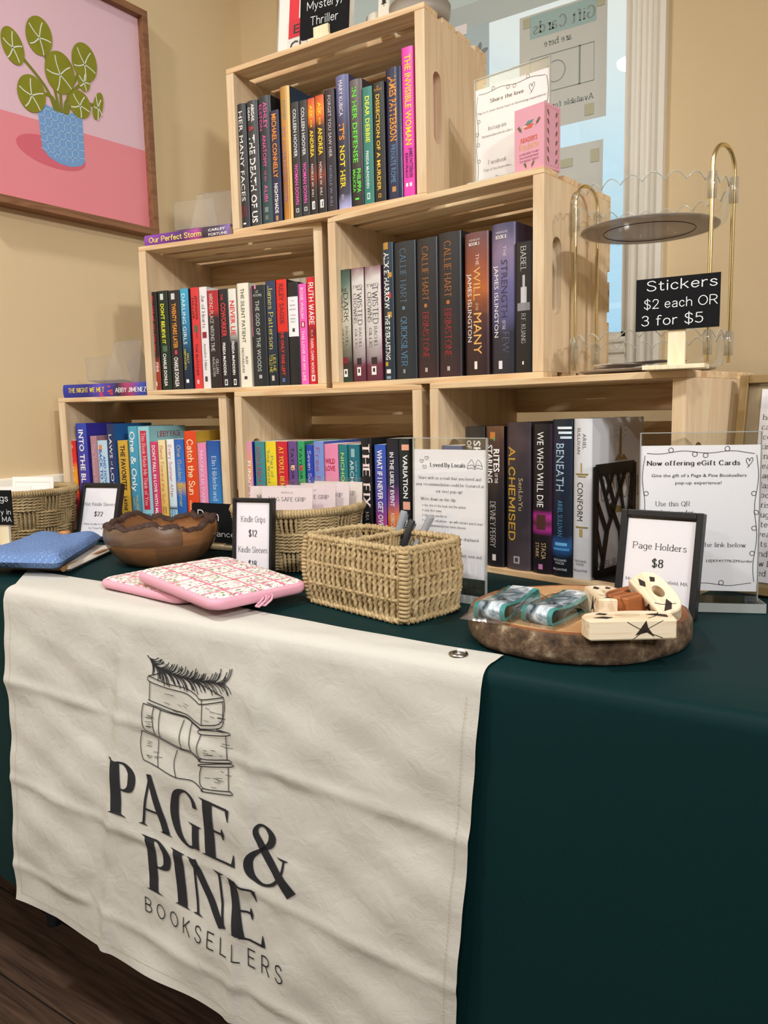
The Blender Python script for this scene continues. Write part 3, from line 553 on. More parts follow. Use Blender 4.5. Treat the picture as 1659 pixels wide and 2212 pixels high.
book('ML', .0475, .0835, .2037, 1, '#23272a', '#1c1f22', [('LIZ', .05, .075, .38, .58, '#c9ccc9', '^s'), ('MOORE', .085, .11, .2, .78, '#c9ccc9', '^s'), ('THE GOD OF THE WOODS', .15, .85, .34, .62, '#c3cdca', 's')], 'thick black hardback with a pink edge stripe', [(.0, .50, .0, .06, '#e88ab8'), (.0, .035, .30, .42, '#e88ab8'), (.885, .92, .42, .62, '#aab0ad')])
book('ML', .0854, .1087, .2096, 0, [(0, '#191d28'), (.5, '#22304a'), (1, '#2c3e5c')], '#1c2434', [('James Patterson', .05, .65, .24, .72, '#e3d85a', 'r'), ('LIES HE', .70, .86, .55, .82, '#efe34a', 'h'), ('TOLD ME', .70, .87, .16, .44, '#efe34a', 'h')], 'navy paperback with yellow lettering beside the red topped one', [(.90, .95, .35, .62, '#c9b8a8')])
book('ML', .1100, .1354, .2099, 0, [(0, '#23222c'), (.50, '#2a2430'), (.52, '#d8281e'), (1, '#e02c20')], '#2a1d22', [('RILEY SAGER', .04, .42, .30, .72, '#7a2030', 'b'), ('THE ONLY ONE LEFT', .47, .90, .34, .64, '#d8382c', 'b')], 'paperback with red upper half and dark lower half', [(.93, .965, .35, .6, '#4a6aa8')])
book('ML', .1363, .1619, .2027, 0, '#1d1d22', '#17171b', [('THE', .175, .185, .35, .6, '#555555', '^s'), ('SECRET', .215, .23, .2, .75, '#555555', '^s'), ('HISTORY', .255, .27, .18, .78, '#555555', '^s'), ('DONNA', .345, .36, .25, .7, '#555555', '^s'), ('TARTT', .375, .39, .25, .7, '#555555', '^s')], 'black paperback with a white label on the spine', [(.14, .525, .04, .96, '#ecebee'), (.315, .32, .25, .75, '#9a4a5a'), (.445, .48, .4, .62, '#33333a')])
book('ML', .1623, .1805, .1976, 0, '#ec62b8', '#d850a4', [('ROSIE WALSH', .04, .34, .30, .66, WH, 's'), ('THE LOVE OF MY LIFE', .46, .96, .30, .66, WH, 's')], 'slim pink paperback beside the red patterned one', [(.37, .43, .25, .75, '#a8323a'), (.38, .42, .4, .6, WH)])
book('ML', .1818, .2012, .2085, 0, [(0, '#c8202a'), (.4, '#d8222c'), (.5, '#8a1820'), (.6, '#dc2430'), (1, '#d8202c')], '#b01c26', [('RUTH WARE', .05, .44, .26, .78, WH, 'S'), ('IN A', .49, .55, .4, .6, WH, 'h'), ('DARK, DARK WOOD', .57, .90, .34, .62, WH, 'H')], 'red and black patterned paperback at the right end of the left middle crate', [(.91, .97, .28, .72, '#e8dcd8'), (.925, .955, .4, .6, '#c8202a')], noise=.9)

# middle row, right crate
book('MR', -.2178, -.1855, .2106, 0, [(0, '#22382c'), (.18, '#3a2a2c'), (.35, '#8a8a78'), (.6, '#d0cbb8'), (.85, '#5c7468'), (1, '#2f4238')], '#4a4a38', [('ONE', .165, .195, .2, .8, '#3a3a30', '^r'), ('DARK', .20, .46, .48, .82, '#3a3630', 'r'), ('WINDOW', .22, .46, .18, .40, '#3a3630', 'r'), ('RACHEL', .50, .68, .58, .76, '#5a5248', 'r'), ('GILLIG', .52, .68, .24, .42, '#5a5248', 'r')], 'green and cream paperback with antique lettering, leftmost in the right middle crate', [(.775, .83, .3, .7, '#7a2230'), (.88, .95, .36, .66, WH), (.895, .925, .44, .58, BK)], noise=.25)
for a, b, h, lab in ((-.1829, -.1511, .2096, 'pale grey and maroon paperback beside the green one'), (-.1493, -.1104, .2079, 'pale grey and maroon paperback beside the book of white capitals and leaves')):
    book('MR', a, b, h, 0, [(0, '#5a2438'), (.14, '#6e3044'), (.2, '#8a7a80'), (.4, '#cfcac8'), (.88, '#d8d4d2'), (1, '#7a4a58')], '#5a2438', [('TWO', .15, .175, .12, .88, '#4a4446', '^r'), ('TWISTED', .17, .50, .50, .82, '#4a4446', 'r'), ('CROWNS', .22, .48, .16, .42, '#4a4446', 'r'), ('RACHEL', .52, .70, .55, .74, '#5c5456', 'r'), ('GILLIG', .53, .70, .22, .40, '#5c5456', 'r')], lab, [(.79, .85, .34, .70, '#2e2028'), (.87, .945, .34, .64, WH), (.885, .92, .42, .56, BK)], noise=.2)
book('MR', -.1080, -.0827, .2445, 1, [(0, '#23303a'), (1, '#2a3c4a')], '#1d262e', [('ALIX E. HARROW', .07, .48, .24, .72, WH, 'b'), ('THE EVERLASTING', .52, .85, .28, .72, WH, 'b')], 'dark blue book with white capitals and small gold leaves', [(.0, .05, .2, .65, '#b98a3a'), (.215, .25, .6, .9, '#b98a3a'), (.36, .40, .55, .82, '#b8343a'), (.50, .54, .5, .85, '#b98a3a'), (.865, .895, .2, .5, '#c8983a'), (.92, .95, .3, .7, '#e8e4e0'), (.97, .99, .3, .7, '#7a9ab0')])
book('MR', -.0817, -.0321, .2406, 1, [(0, '#252b31'), (.5, '#252a30'), (1, '#2a2f35')], '#1c2024', [('CALLIE HART', .05, .44, .35, .62, '#5a7f9a', 'r'), ('QUICKSILVER', .54, .90, .35, .62, '#5f9ac4', 'r')], 'thick black hardback with dim blue lettering', [(.465, .49, .42, .55, '#5a7f9a'), (.925, .955, .42, .52, '#8a8f94')])
for a, b, h, lab in ((-.0305, .0148, .2392, 'black hardback with copper and red lettering beside the blue lettered one'), (.0155, .0641, .2414, 'black hardback with copper and red lettering beside the rust coloured one')):
    book('MR', a, b, h, 1, [(0, '#3a2226'), (.2, '#2a2326'), (.5, '#26252a'), (1, '#2d2c30')], '#1e1d20', [('CALLIE HART', .06, .44, .34, .62, '#b5713a', 'r'), ('BRIMSTONE', .52, .86, .34, .62, '#a82a34', 'r')], lab, [(.465, .49, .42, .55, '#b5713a'), (.925, .955, .42, .54, '#b9a8a4')], noise=.08)
book('MR', .0713, .1180, .2328, 1, [(0, '#2a1a1c'), (.25, '#3a2226'), (.45, '#55302c'), (.6, '#b0602e'), (.8, '#8a4a38'), (1, '#6e4a4c')], '#40292c', [('HIERARCHY', .045, .06, .22, .70, '#d8cfd0', '^s'), ('BOOK I', .068, .09, .22, .66, WH, '^b'), ('THE', .15, .23, .52, .66, '#e8c8b8', 's'), ('WILL', .24, .47, .42, .72, '#e0a860', 's'), ('OF THE', .49, .54, .5, .62, '#e0b890', 's'), ('MANY', .56, .85, .42, .76, '#e8b060', 's'), ('JAMES ISLINGTON', .28, .76, .14, .34, WH, 's')], 'rust and brown thick book with copper title', [(.90, .955, .44, .56, '#e8e0d8')], noise=.22)
book('MR', .1236, .1685, .2387, 1, [(0, '#26262e'), (.25, '#2c2c3a'), (.4, '#54527a'), (.6, '#6a6490'), (.8, '#8a7894'), (1, '#4a4a6a')], '#3c3550', [('HIERARCHY', .05, .065, .22, .72, '#d8d0e0', '^s'), ('BOOK II', .075, .10, .22, .66, WH, '^b'), ('THE', .15, .22, .54, .66, '#d0c8d8', 's'), ('STRENGTH', .24, .62, .46, .72, '#3a3450', 's'), ('OF THE', .64, .70, .5, .64, '#c8c0d0', 's'), ('FEW', .72, .86, .50, .80, '#4a4a5c', 's'), ('JAMES ISLINGTON', .27, .75, .14, .34, WH, 's')], 'violet and grey thick tall book beside the black one', [(.91, .965, .34, .5, '#e0dce4')], noise=.25)
book('MR', .1692, .2011, .2040, 0, [(0, '#17171b'), (.4, '#1d1d22'), (1, '#1c1d22')], '#131317', [('BABEL', .03, .22, .34, .64, '#d8d8d8', 'r'), ('R.F. KUANG', .54, .77, .38, .62, '#c8c8cc', 'r')], 'black paperback with a white tower at the right end of the right middle crate', [(.25, .34, .44, .58, '#b8b8b8'), (.34, .46, .34, .68, '#c8c8ca'), (.46, .52, .14, .86, '#8a8a8e'), (.91, .935, .44, .52, WH)])

# bottom row, left crate
book('BL', -.2217, -.1970, .2079, 0, [(0, '#c8281e'), (.25, '#b03048'), (.4, '#c83a2c'), (.55, '#e8a020'), (.68, '#e8982a'), (.76, '#d8302a'), (1, '#cf2a26')], '#b8281e', [('Promise Me', .05, .38, .3, .66, WH, 'h'), ('Sunshine', .42, .72, .3, .66, WH, 'h'), ('CARA', .79, .95, .35, .65, '#f0c02a', 'b')], 'red and yellow paperback, leftmost in the bottom left crate', noise=.12)
book('BL', -.1934, -.1623, .2483, 0, [(0, '#3a2f78'), (.4, '#4a3a98'), (1, '#2f46b0')], '#3a34a0', [('INTO THE BLUE', .06, .66, .26, .72, WH, 'b')], 'tall violet blue paperback with heavy white capitals', noise=.2)
book('BL', -.1535, -.1345, .2185, 0, '#b0808c', '#a87a86', [('The Second Story Bookshop', .08, .9, .28, .66, '#e0c8cc', 'h')], 'dusty pink paperback with pale script in the bottom left crate')
book('BL', -.1341, -.1052, .2080, 0, '#b9d4e4', '#a8c8dc', [('AND HOW', .17, .50, .55, .80, '#3a6ac0', 'b'), ('BACK TO YOU', .10, .62, .16, .46, '#2c56b0', 'b')], 'pale blue paperback with blue capitals', [(.05, .10, .2, .5, '#e08a3a')])
book('BL', -.1046, -.0832, .2460, 0, [(0, '#2c3c74'), (1, '#22305c')], '#2866a8', [('LAWS', .10, .32, .28, .70, WH, 's'), ('of', .35, .39, .4, .6, WH, 'h'), ('LOVE', .41, .66, .28, .70, WH, 's')], 'navy paperback with white capitals in the bottom left crate')
book('BL', -.0760, -.0474, .2076, 0, '#cfa33c', '#b8902f', [('THE FAVORITES', .05, .55, .28, .74, '#1d1a16', 'b'), ('LAYNE FARGO', .62, .97, .34, .68, '#1d1a16', 'b')], 'mustard gold paperback with black capitals')
book('BL', -.0446, -.0188, .2396, 0, [(0, '#5a86a8'), (.5, '#3f96b8'), (1, '#4aa0bc')], '#3a90b0', [('One & Only', .05, .62, .22, .70, WH, 'H'), ('MAUREENE', .66, .86, .5, .76, '#e0d060', 's'), ('GOO', .68, .76, .18, .40, '#e0d060', 's')], 'teal blue paperback with white script', [(.89, .96, .25, .75, '#24386a')])
r_ = book('BL', -.0181, .0140, .2386, 0, '#93ccd6', '#93ccd6', [('This Book Made Me Think of You', .06, .75, .36, .66, '#f0dce0', 'r'), ('LIBBY', .83, .97, .55, .80, '#3a6a78', 'b'), ('PAGE', .83, .96, .2, .44, '#3a6a78', 'b')], 'aqua paperback with a red title panel on the spine', [(.04, .79, .24, .76, '#c62a44')])
mbx = MB(); wL = .0321-.0006
put_text(mbx, 'LIBBY PAGE', 'R', lambda x, y: (wL+.0004, .030+x, .214+y), 0, .088, .013); mbx.build('cover_lettering', ink('#a8384a'), r_)
book('BL', .0144, .0349, .2041, 0, '#cf3f6a', '#b8365c', [("DON'T FALL IN LOVE WITH ME", .04, .80, .28, .70, WH, 'b'), ('PAIGE', .87, .99, .55, .8, '#f0d8a0', 'b')], 'raspberry pink paperback with white capitals')
book('BL', .0355, .0558, .2078, 0, [(0, '#d8a040'), (.5, '#e6c478'), (1, '#efdfae')], '#d8b060', [('Bend Toward the Sun', .06, .68, .28, .66, '#d06a3a', 'h'), ('JEN', .72, .79, .55, .78, '#8a6a3a', 's'), ('DEVON', .72, .85, .2, .44, '#8a6a3a', 's')], 'cream yellow paperback with orange script')
book('BL', .0586, .0791, .2093, 0, [(0, '#7fb8d8'), (.24, '#9cc8de'), (.26, '#1d2a3a'), (.29, '#c8dce8'), (.45, '#d8e6ee'), (1, '#eef0f0')], '#c8dce8', [('Every Summer After', .06, .62, .28, .66, '#d83a34', 'h'), ('CARLEY', .76, .94, .55, .80, '#4a6a8a', 's'), ('FORTUNE', .76, .98, .18, .42, '#4a6a8a', 's')], 'white and pale blue paperback with red script')
book('BL', .0799, .1048, .2091, 0, [(0, '#1f4f98'), (.4, '#2a6ac0'), (.52, '#c8a050'), (.56, '#3a7ad0'), (1, '#2c62b8')], '#2456a0', [('One Golden Summer', .06, .72, .28, .66, '#e8d46a', 'h'), ('CARLEY', .80, .97, .55, .78, WH, 's'), ('FORTUNE', .80, .99, .2, .42, WH, 's')], 'deep blue paperback with yellow script', noise=.1)
book('BL', .1063, .1380, .2271, 0, '#e0481f', '#c8a03a', [('Catch the Sun', .08, .62, .26, .72, '#f6e2b0', 'H'), ('JENNIFER', .70, .9, .55, .78, '#f6d8a0', 's'), ('HARTMANN', .68, .94, .2, .44, '#f6d8a0', 's')], 'orange red paperback with cream script')
book('BL', .1392, .1625, .2008, 0, '#e58ab4', '#d87aa6', [('MAGNOLIA PARKS', .08, .72, .30, .66, '#f8e8ee', 'r')], 'rose pink paperback with a thin white title')
book('BL', .1633, .1999, .2054, 0, [(0, '#7ab0d0'), (.3, '#3a86c4'), (1, '#1f50a0')], '#2a62a8', [('Elin Hilderbrand', .16, .64, .36, .66, '#dfe8f4', 'r'), ('28', .70, .78, .35, .66, '#d0c8a0', 'h')], 'blue paperback at the right end of the bottom left crate')

# bottom row, middle crate
book('BM', -.2190, -.1952, .2041, 0, [(0, '#e08a9a'), (.3, '#e89a70'), (.5, '#d88ab8'), (.7, '#e8a06a'), (1, '#d890c0')], '#2a3ab8', [('FUNNY STORY', .20, .78, .38, .82, WH, 'b'), ('EMILY', .83, .99, .38, .82, WH, 'b')], 'pink and orange paperback with white capitals, leftmost in the bottom middle crate', noise=.8, rough=.45)
book('BM', -.1883, -.1602, .2042, 0, [(0, '#2f8a96'), (1, '#3f8c90')], '#2a7e8c', [('COLLEEN HOOVER', .05, .78, .22, .62, '#a84a68', 'b'), ('REMINDERS', .82, .99, .3, .6, '#2a5a68', 'b')], 'teal paperback with dull pink capitals')
book('BM', -.1586, -.1294, .2043, 0, '#ecd62c', '#d8c020', [('Part of', .14, .36, .5, .74, '#4a7a8a', 'r'), ('Your World', .08, .42, .18, .42, '#4a7a8a', 'r'), ('ABBY JIMENEZ', .52, .98, .28, .62, '#2a4a58', 'R')], 'bright yellow paperback in the bottom middle crate')
book('BM', -.1284, -.0989, .2044, 0, '#cf2036', '#b01a2e', [("AT YOU'LL REMEMBER ME", .05, .72, .28, .66, '#f0d23a', 'R')], 'crimson paperback with yellow lettering')
book('BM', -.0973, -.0737, .2052, 0, '#6a4a8a', '#5a3e78', [('TAYLOR JENKINS REID', .06, .9, .32, .68, '#2a1f38', 's')], 'purple paperback with a peach dot', [(.235, .285, .3, .72, '#f0c898')])
book('BM', -.0728, -.0541, .2053, 0, '#35a066', '#2c8a56', [('TAYLOR JENKINS REID', .06, .9, .30, .70, '#1a3a28', 's')], 'green paperback with a red dot', [(.235, .285, .28, .74, '#d84a44')])
book('BM', -.0503, -.0325, .1985, 0, '#2440b0', '#1d3690', [('Seven Summer Weekends', .06, .92, .28, .72, '#e8e4f0', 'h')], 'slim royal blue paperback with white script')
book('BM', -.0316, -.0055, .2052, 0, [(0, '#6a8ad0'), (1, '#7a94d4')], '#3a5ab0', [('Free Falling', .06, .66, .25, .62, '#b84a7a', 'h')], 'lavender blue paperback with pink script')
book('BM', -.0049, .0297, .2000, 0, '#e58ab0', '#d87aa4', [('WILD', .14, .19, .08, .78, '#b82a4a', '^b'), ('LOVE', .21, .26, .08, .78, '#b82a4a', '^b'), ('ELSIE SILVER', .42, .95, .32, .66, '#b82a4a', 'b')], 'thick pink paperback with a short stacked title in the bottom middle crate')
book('BM', .0302, .0517, .1990, 0, '#1f7a80', '#186468', [('NICHOLAS SPARKS', .08, .82, .30, .68, '#e0e060', 's')], 'teal paperback with pale yellow capitals')
book('BM', .0526, .0800, .1991, 0, '#1d6a7a', '#175866', [("ARCHER'S VOICE", .15, .75, .20, .54, '#dfeef0', 's'), ('NEW YORK TIMES BESTSELLER', .16, .8, .66, .80, '#a8ccd0', 's')], 'dark teal paperback beside the thick black one', [(.04, .12, .3, .62, '#8ab8bc')])
book('BM', .0818, .1064, .2109, 1, '#1a1a1e', '#141417', [('THE', .05, .34, .22, .84, '#f0dcd8', 'R'), ('FIX', .40, .62, .22, .84, '#f0dcd8', 'R'), ('MIA SHERIDAN', .66, .99, .4, .7, '#d8c0bc', 'r')], 'black hardback with large cream serif letters')
book('BM', .1144, .1401, .1994, 0, [(0, '#c83a78'), (.25, '#b8488a'), (.45, '#5a4aa0'), (1, '#2a58b8')], '#243c80', [('WHAT IF I NEVER GET OVER YOU', .05, .95, .26, .72, WH, 'b')], 'blue to pink paperback with white capitals')
book('BM', .1415, .1679, .2109, 0, [(0, '#8a2a3a'), (.15, '#c84a3a'), (.3, '#e8843a'), (.45, '#8a4a8a'), (.6, '#2a2a4a'), (1, '#1a1a22')], '#1a1a24', [('IN THE LIKELY EVENT', .12, .60, .30, .64, WH, 'b'), ('REBECCA YARROS', .66, .98, .30, .64, '#f0d0c0', 'b')], 'black to sunset orange paperback with white capitals')
book('BM', .1684, .1925, .2105, 0, '#1c2427', '#151b1d', [('VARIATION', .14, .52, .40, .82, WH, 'b'), ('REBECCA', .66, .86, .38, .75, WH, 'b')], 'black paperback with peach blossoms at the right end of the bottom middle crate', [(.05, .10, .3, .95, '#e8a890'), (.55, .62, .35, .98, '#e8a890')])

# bottom row, right crate
book('BR', -.2065, -.1625, .2000, 0, [(0, '#243050'), (.5, '#2a3c6a'), (1, '#34508a')], '#1f2c50', [('if only it', .08, .12, .2, .8, '#b8c8e0', '^h')], 'dark blue book behind the acrylic sign, leftmost in the bottom right crate')
book('BR', -.1581, -.1156, .2324, 1, [(0, '#1a181a'), (.6, '#231f20'), (.85, '#3a332e'), (1, '#2c2a24')], '#1a1818', [('SHIELD', .10, .40, .52, .84, WH, 'b'), ('OF SPARROWS', .10, .42, .14, .42, WH, 'b')], 'dark botanical hardback partly behind the acrylic sign', noise=.5)
book('BR', -.1136, -.0773, .2329, 1, [(0, '#1a171c'), (.5, '#1f1a20'), (.85, '#4a332c'), (1, '#6a4a34')], '#16141a', [('RITES', .16, .32, .52, .82, WH, 'b'), ('OF THE', .33, .40, .58, .74, WH, 's'), ('STARLING', .13, .40, .12, .46, WH, 'b'), ('DEVNEY PERRY', .53, .86, .30, .60, '#d8d4d0', 'r')], 'black hardback with white title and autumn leaves at the top', [(.91, .955, .42, .62, '#d8d4d0'), (.04, .09, .3, .6, '#c07a34'), (.08, .1, .5, .6, '#4aa05a')], noise=.45)
book('BR', -.0717, -.0250, .2385, 1, [(0, '#4a4044'), (.3, '#332e34'), (.6, '#2c282e'), (.88, '#4a3c42'), (1, '#3a3036')], '#2c282e', [('ALCHEMISED', .16, .80, .12, .40, '#c49a3a', 'S'), ('SenLinYu', .37, .59, .56, .74, '#b8a080', 's')], 'thick dark marbled hardback with a large gold title', [(.905, .955, .34, .6, '#a8a0a4'), (.915, .945, .40, .54, '#3a3036')], noise=.6)
book('BR', -.0218, .0137, .2359, 1, [(0, '#1a161b'), (.26, '#1c161c'), (.30, '#a82a8a'), (.34, '#5a2a3a'), (.39, '#b82e96'), (.43, '#1e161d'), (1, '#1a171b')], '#8a1f78', [('WE WHO WILL DIE', .05, .55, .30, .66, WH, 's'), ('STACIA', .79, .90, .55, .78, '#c4a878', 's'), ('STARK', .79, .89, .22, .44, '#c4a878', 's')], 'black hardback with a glowing magenta emblem', [(.60, .70, .28, .74, '#4a2a22'), (.935, .97, .40, .62, '#c87ab0')])
book('BR', .0145, .0505, .2429, 1, [(0, '#10141c'), (.12, '#101820'), (.2, '#2a62a0'), (.26, '#142030'), (.85, '#18263a'), (1, '#1a2430')], '#10161e', [('BENEATH', .15, .45, .24, .66, '#a8c4d8', 's'), ('ARIEL SULLIVAN', .51, .74, .34, .60, '#4a86b0', 's'), ('THOUSAND', .885, .90, .12, .78, '#d8dce0', '^s'), ('VOICES', .905, .92, .22, .68, '#d8dce0', '^s'), ('BALLANTINE', .945, .96, .1, .8, '#d8dce0', '^s')], 'black and blue hardback with white feathers', [(.045, .06, .3, .95, '#e8f0f4'), (.075, .09, .35, .95, '#d8e8f0'), (.105, .12, .45, .95, '#c8dce8'), (.78, .80, .2, .8, '#6ab0e0'), (.815, .83, .1, .9, '#4a96d0')], noise=.12)
r_ = book('BR', .0518, .0830, .2437, 1, [(0, '#cfd0d4'), (.5, '#d4d6da'), (1, '#dadce0')], '#cfd3da', [('ARIEL', .09, .185, .56, .74, '#7a7a7c', 's'), ('SULLIVAN', .055, .215, .24, .44, '#7a7a7c', 's'), ('CONFORM', .39, .63, .28, .62, '#4a443c', 's'), ('THOUSAND', .875, .89, .14, .8, '#6a6a70', '^s'), ('VOICES', .895, .91, .22, .68, '#6a6a70', '^s'), ('BALLANTINE', .935, .95, .1, .84, '#6a6a70', '^s')], 'white hardback with gold candle emblem at the right of the bottom right crate', [(.27, .33, .46, .54, '#b09a5a'), (.335, .345, .18, .85, '#8a7a3a'), (.35, .358, .3, .75, '#8a7a3a'), (.665, .675, .2, .86, '#8a7a3a'), (.68, .73, .42, .60, '#a8965a')], dep=.165)
wC = .0306; fnc = lambda x, z: (wC+.0005, x, z); GI = ink('#8f7a48')
mbx = MB(); put_poly(mbx, [(.085, .185), (.093, .185), (.092, .225), (.089, .232), (.086, .225)], fnc, 0)
for i in range(12):
    a = i*PI/6; put_line(mbx, [(.089+.010*cos(a), .224+.010*sin(a)), (.089+.019*cos(a), .224+.019*sin(a))], .0006, fnc, 0, False)
put_poly(mbx, [(.070, .178), (.112, .178), (.100, .187), (.094, .183), (.082, .187)], fnc, 0); mbx.build('candle_emblem', GI, r_)
mbx = MB(); put_text(mbx, 'CONFORM', 'r', lambda x, y: fnc(.030+x, .118+y), 0, .120, .032); put_poly(mbx, [(.06, .096), (.11, .096), (.10, .103), (.08, .108)], fnc, 0); mbx.build('cover_title', GI, r_)
mbx = MB(); put_text(mbx, 'ARIEL SULLIVAN', 's', lambda x, y: fnc(.02+x, .014+y), 0, .125, .011); mbx.build('author_line', ink('#7a7a7c'), r_)
# ------------------------------------------------------------------ flat books lying on the ledges
def flat_book(c, x0, x1, z0, th, y0, dep, stops, side, texts, label, patches=(), yaw=0., noise=0.):
    """closed book lying down, spine towards the room, along the crate's x"""
    L = x1-x0; r = thing('book', label, 'book', CP(c, x0, y0, z0), (0, 0, CR[c][2]+yaw))
    t = .0028; bul = .003; n = 6
    zs = [(th*i/n, bul*((2*i/n-1)**2)) for i in range(n+1)]
    pts = [(dep, 0)]+[(y, z) for z, y in zs]+[(dep, th), (dep, th-t)]+[(max(y, 0)+t, min(max(z, t), th-t)) for z, y in zs[::-1]]+[(dep, t)]
    mb = MB(); mb.prism(pts, 0, L, lambda u, v, w: (w, u, v), 0, False, False)
    N = n+3
    for x in (0, L):
        for i in range(N-1): mb.add([(x, *pts[k]) for k in (i, i+1, 2*N-2-i, 2*N-1-i)], [(0, 1, 2, 3)])
    mats = [ramp_mat('cover_flat_'+str(len(_M))+c, stops, L, .32, noise, 18, 'X')]; _M['x%d' % len(_M)] = mats[0]
    idx = {}
    def mi(q):
        if q not in idx: idx[q] = len(mats); mats.append(ink(q))
        return idx[q]
    fn = lambda x, z: (x, bul*((2*z/th-1)**2)-.0005, z)
    for f0, f1, a0, a1, q in patches: put_poly(mb, [(f0*L, a0*th), (f1*L, a0*th), (f1*L, a1*th), (f0*L, a1*th)], lambda x, z: (x, bul*((2*z/th-1)**2)-.0003, z), mi(q))
    for s, f0, f1, a0, a1, q, font in texts: put_text(mb, s, font, lambda x, y: fn(f0*L+x, a0*th+y), mi(q), (f1-f0)*L, (a1-a0)*th)
    mb.build('cover', mats, r)
    pb = MB(); pb.box(.003, L-.003, .006, dep-.004, t, th-t); pb.build('page_block', M_PAGE, r)
flat_book('ML', -.217, .008, CH_+.0003, .0235, .008, .145, [(0, '#8a4aa8'), (.2, '#7a3a98'), (.45, '#4a2a6a'), (.62, '#b04aa0'), (.70, '#3a3040'), (.86, '#4a3a58'), (1, '#8a70b0')], '#6a3a88',
          [('Our Perfect Storm', .06, .68, .30, .72, '#f2e06a', 'H'), ('CARLEY', .76, .95, .56, .78, WH, 'b'), ('FORTUNE', .76, .97, .18, .40, WH, 'b')], 'purple book lying flat on the left crate of the middle row')
flat_book('BL', -.2185, .020, CH_+.0003, .030, .008, .150, [(0, '#2f3aa0'), (.3, '#2a2a80'), (.45, '#5a4ab0'), (.55, '#4a3a98'), (.66, '#2a2440'), (.80, '#a83a68'), (.9, '#3a4aa8'), (1, '#2a3a90')], '#2a2a80',
          [('THE NIGHT WE MET', .07, .50, .38, .72, '#f2d836', 'R'), ('ABBY JIMENEZ', .63, .99, .30, .62, WH, 'R')], 'indigo book lying flat on the leftmost crate of the bottom row',
          [(.54, .57, .35, .80, '#e05a34'), (.56, .60, .15, .5, '#d8402e'), (.44, .48, .04, .35, '#c83a78')], noise=.15)

# ------------------------------------------------------------------ clear easels
M_ACR = clear('acrylic_clear', (.985, .99, .985), .03, .40, .02)
M_ACRM = clear('acrylic_hazy', (.95, .95, .95), .04, .35, .06, .07, (.78, .74, .70))
M_CLIP = clear('acrylic_clip', (.90, .91, .90), .14, .7, .05, .10, (.8, .8, .8))
M_ACRT = clear('acrylic_tinted', (.93, .93, .92), .05, .45, .04, .22, (.62, .57, .52))
M_ACRE = clear('acrylic_edge', (.80, .84, .82), .18, .6, .05, .35, (.80, .83, .80))
def easel(loc, yaw, w, h, label):
    r = thing('display_easel', label, 'book easel', loc, yaw, 'clear book easels')
    def plate(P, name, th=.0022):
        mb = MB(); n = len(P); a = [Vector(p) for p in P]; nn = (a[1]-a[0]).cross(a[-1]-a[0]).normalized()*th
        mb.add([tuple(p) for p in a]+[tuple(p+nn) for p in a], [tuple(range(n)), tuple(range(n, 2*n))])
        mb.add([tuple(p) for p in a]+[tuple(p+nn) for p in a], [(i, (i+1) % n, n+(i+1) % n, n+i) for i in range(n)], 1)
        mb.build(name, [M_ACRM, M_ACRE], r)
    k = h*.30
    plate([(-w*.62, 0, .002), (w*.62, 0, .002), (w*.5, k, h), (-w*.5, k, h)], 'back_plate')
    plate([(-w*.38, k+h*.42, .002), (w*.38, k+h*.42, .002), (w*.34, k, h*.995), (-w*.34, k, h*.995)], 'rear_leg')
    plate([(-w*.62, 0, .004), (w*.62, 0, .004), (w*.62, -.05, .010), (-w*.62, -.05, .010)], 'ledge')
    plate([(-w*.62, -.05, .010), (w*.62, -.05, .010), (w*.55, -.058, .062), (-w*.55, -.058, .062)], 'front_lip')
easel(CP('ML', -.098, .082, CH_+.024), CR['ML'][2]+.1, .085, .098, 'clear easel standing on the flat purple book')
easel(CP('BL', -.112, .085, CH_+.0305), CR['BL'][2]-.1, .088, .103, 'clear easel standing on the flat indigo book')

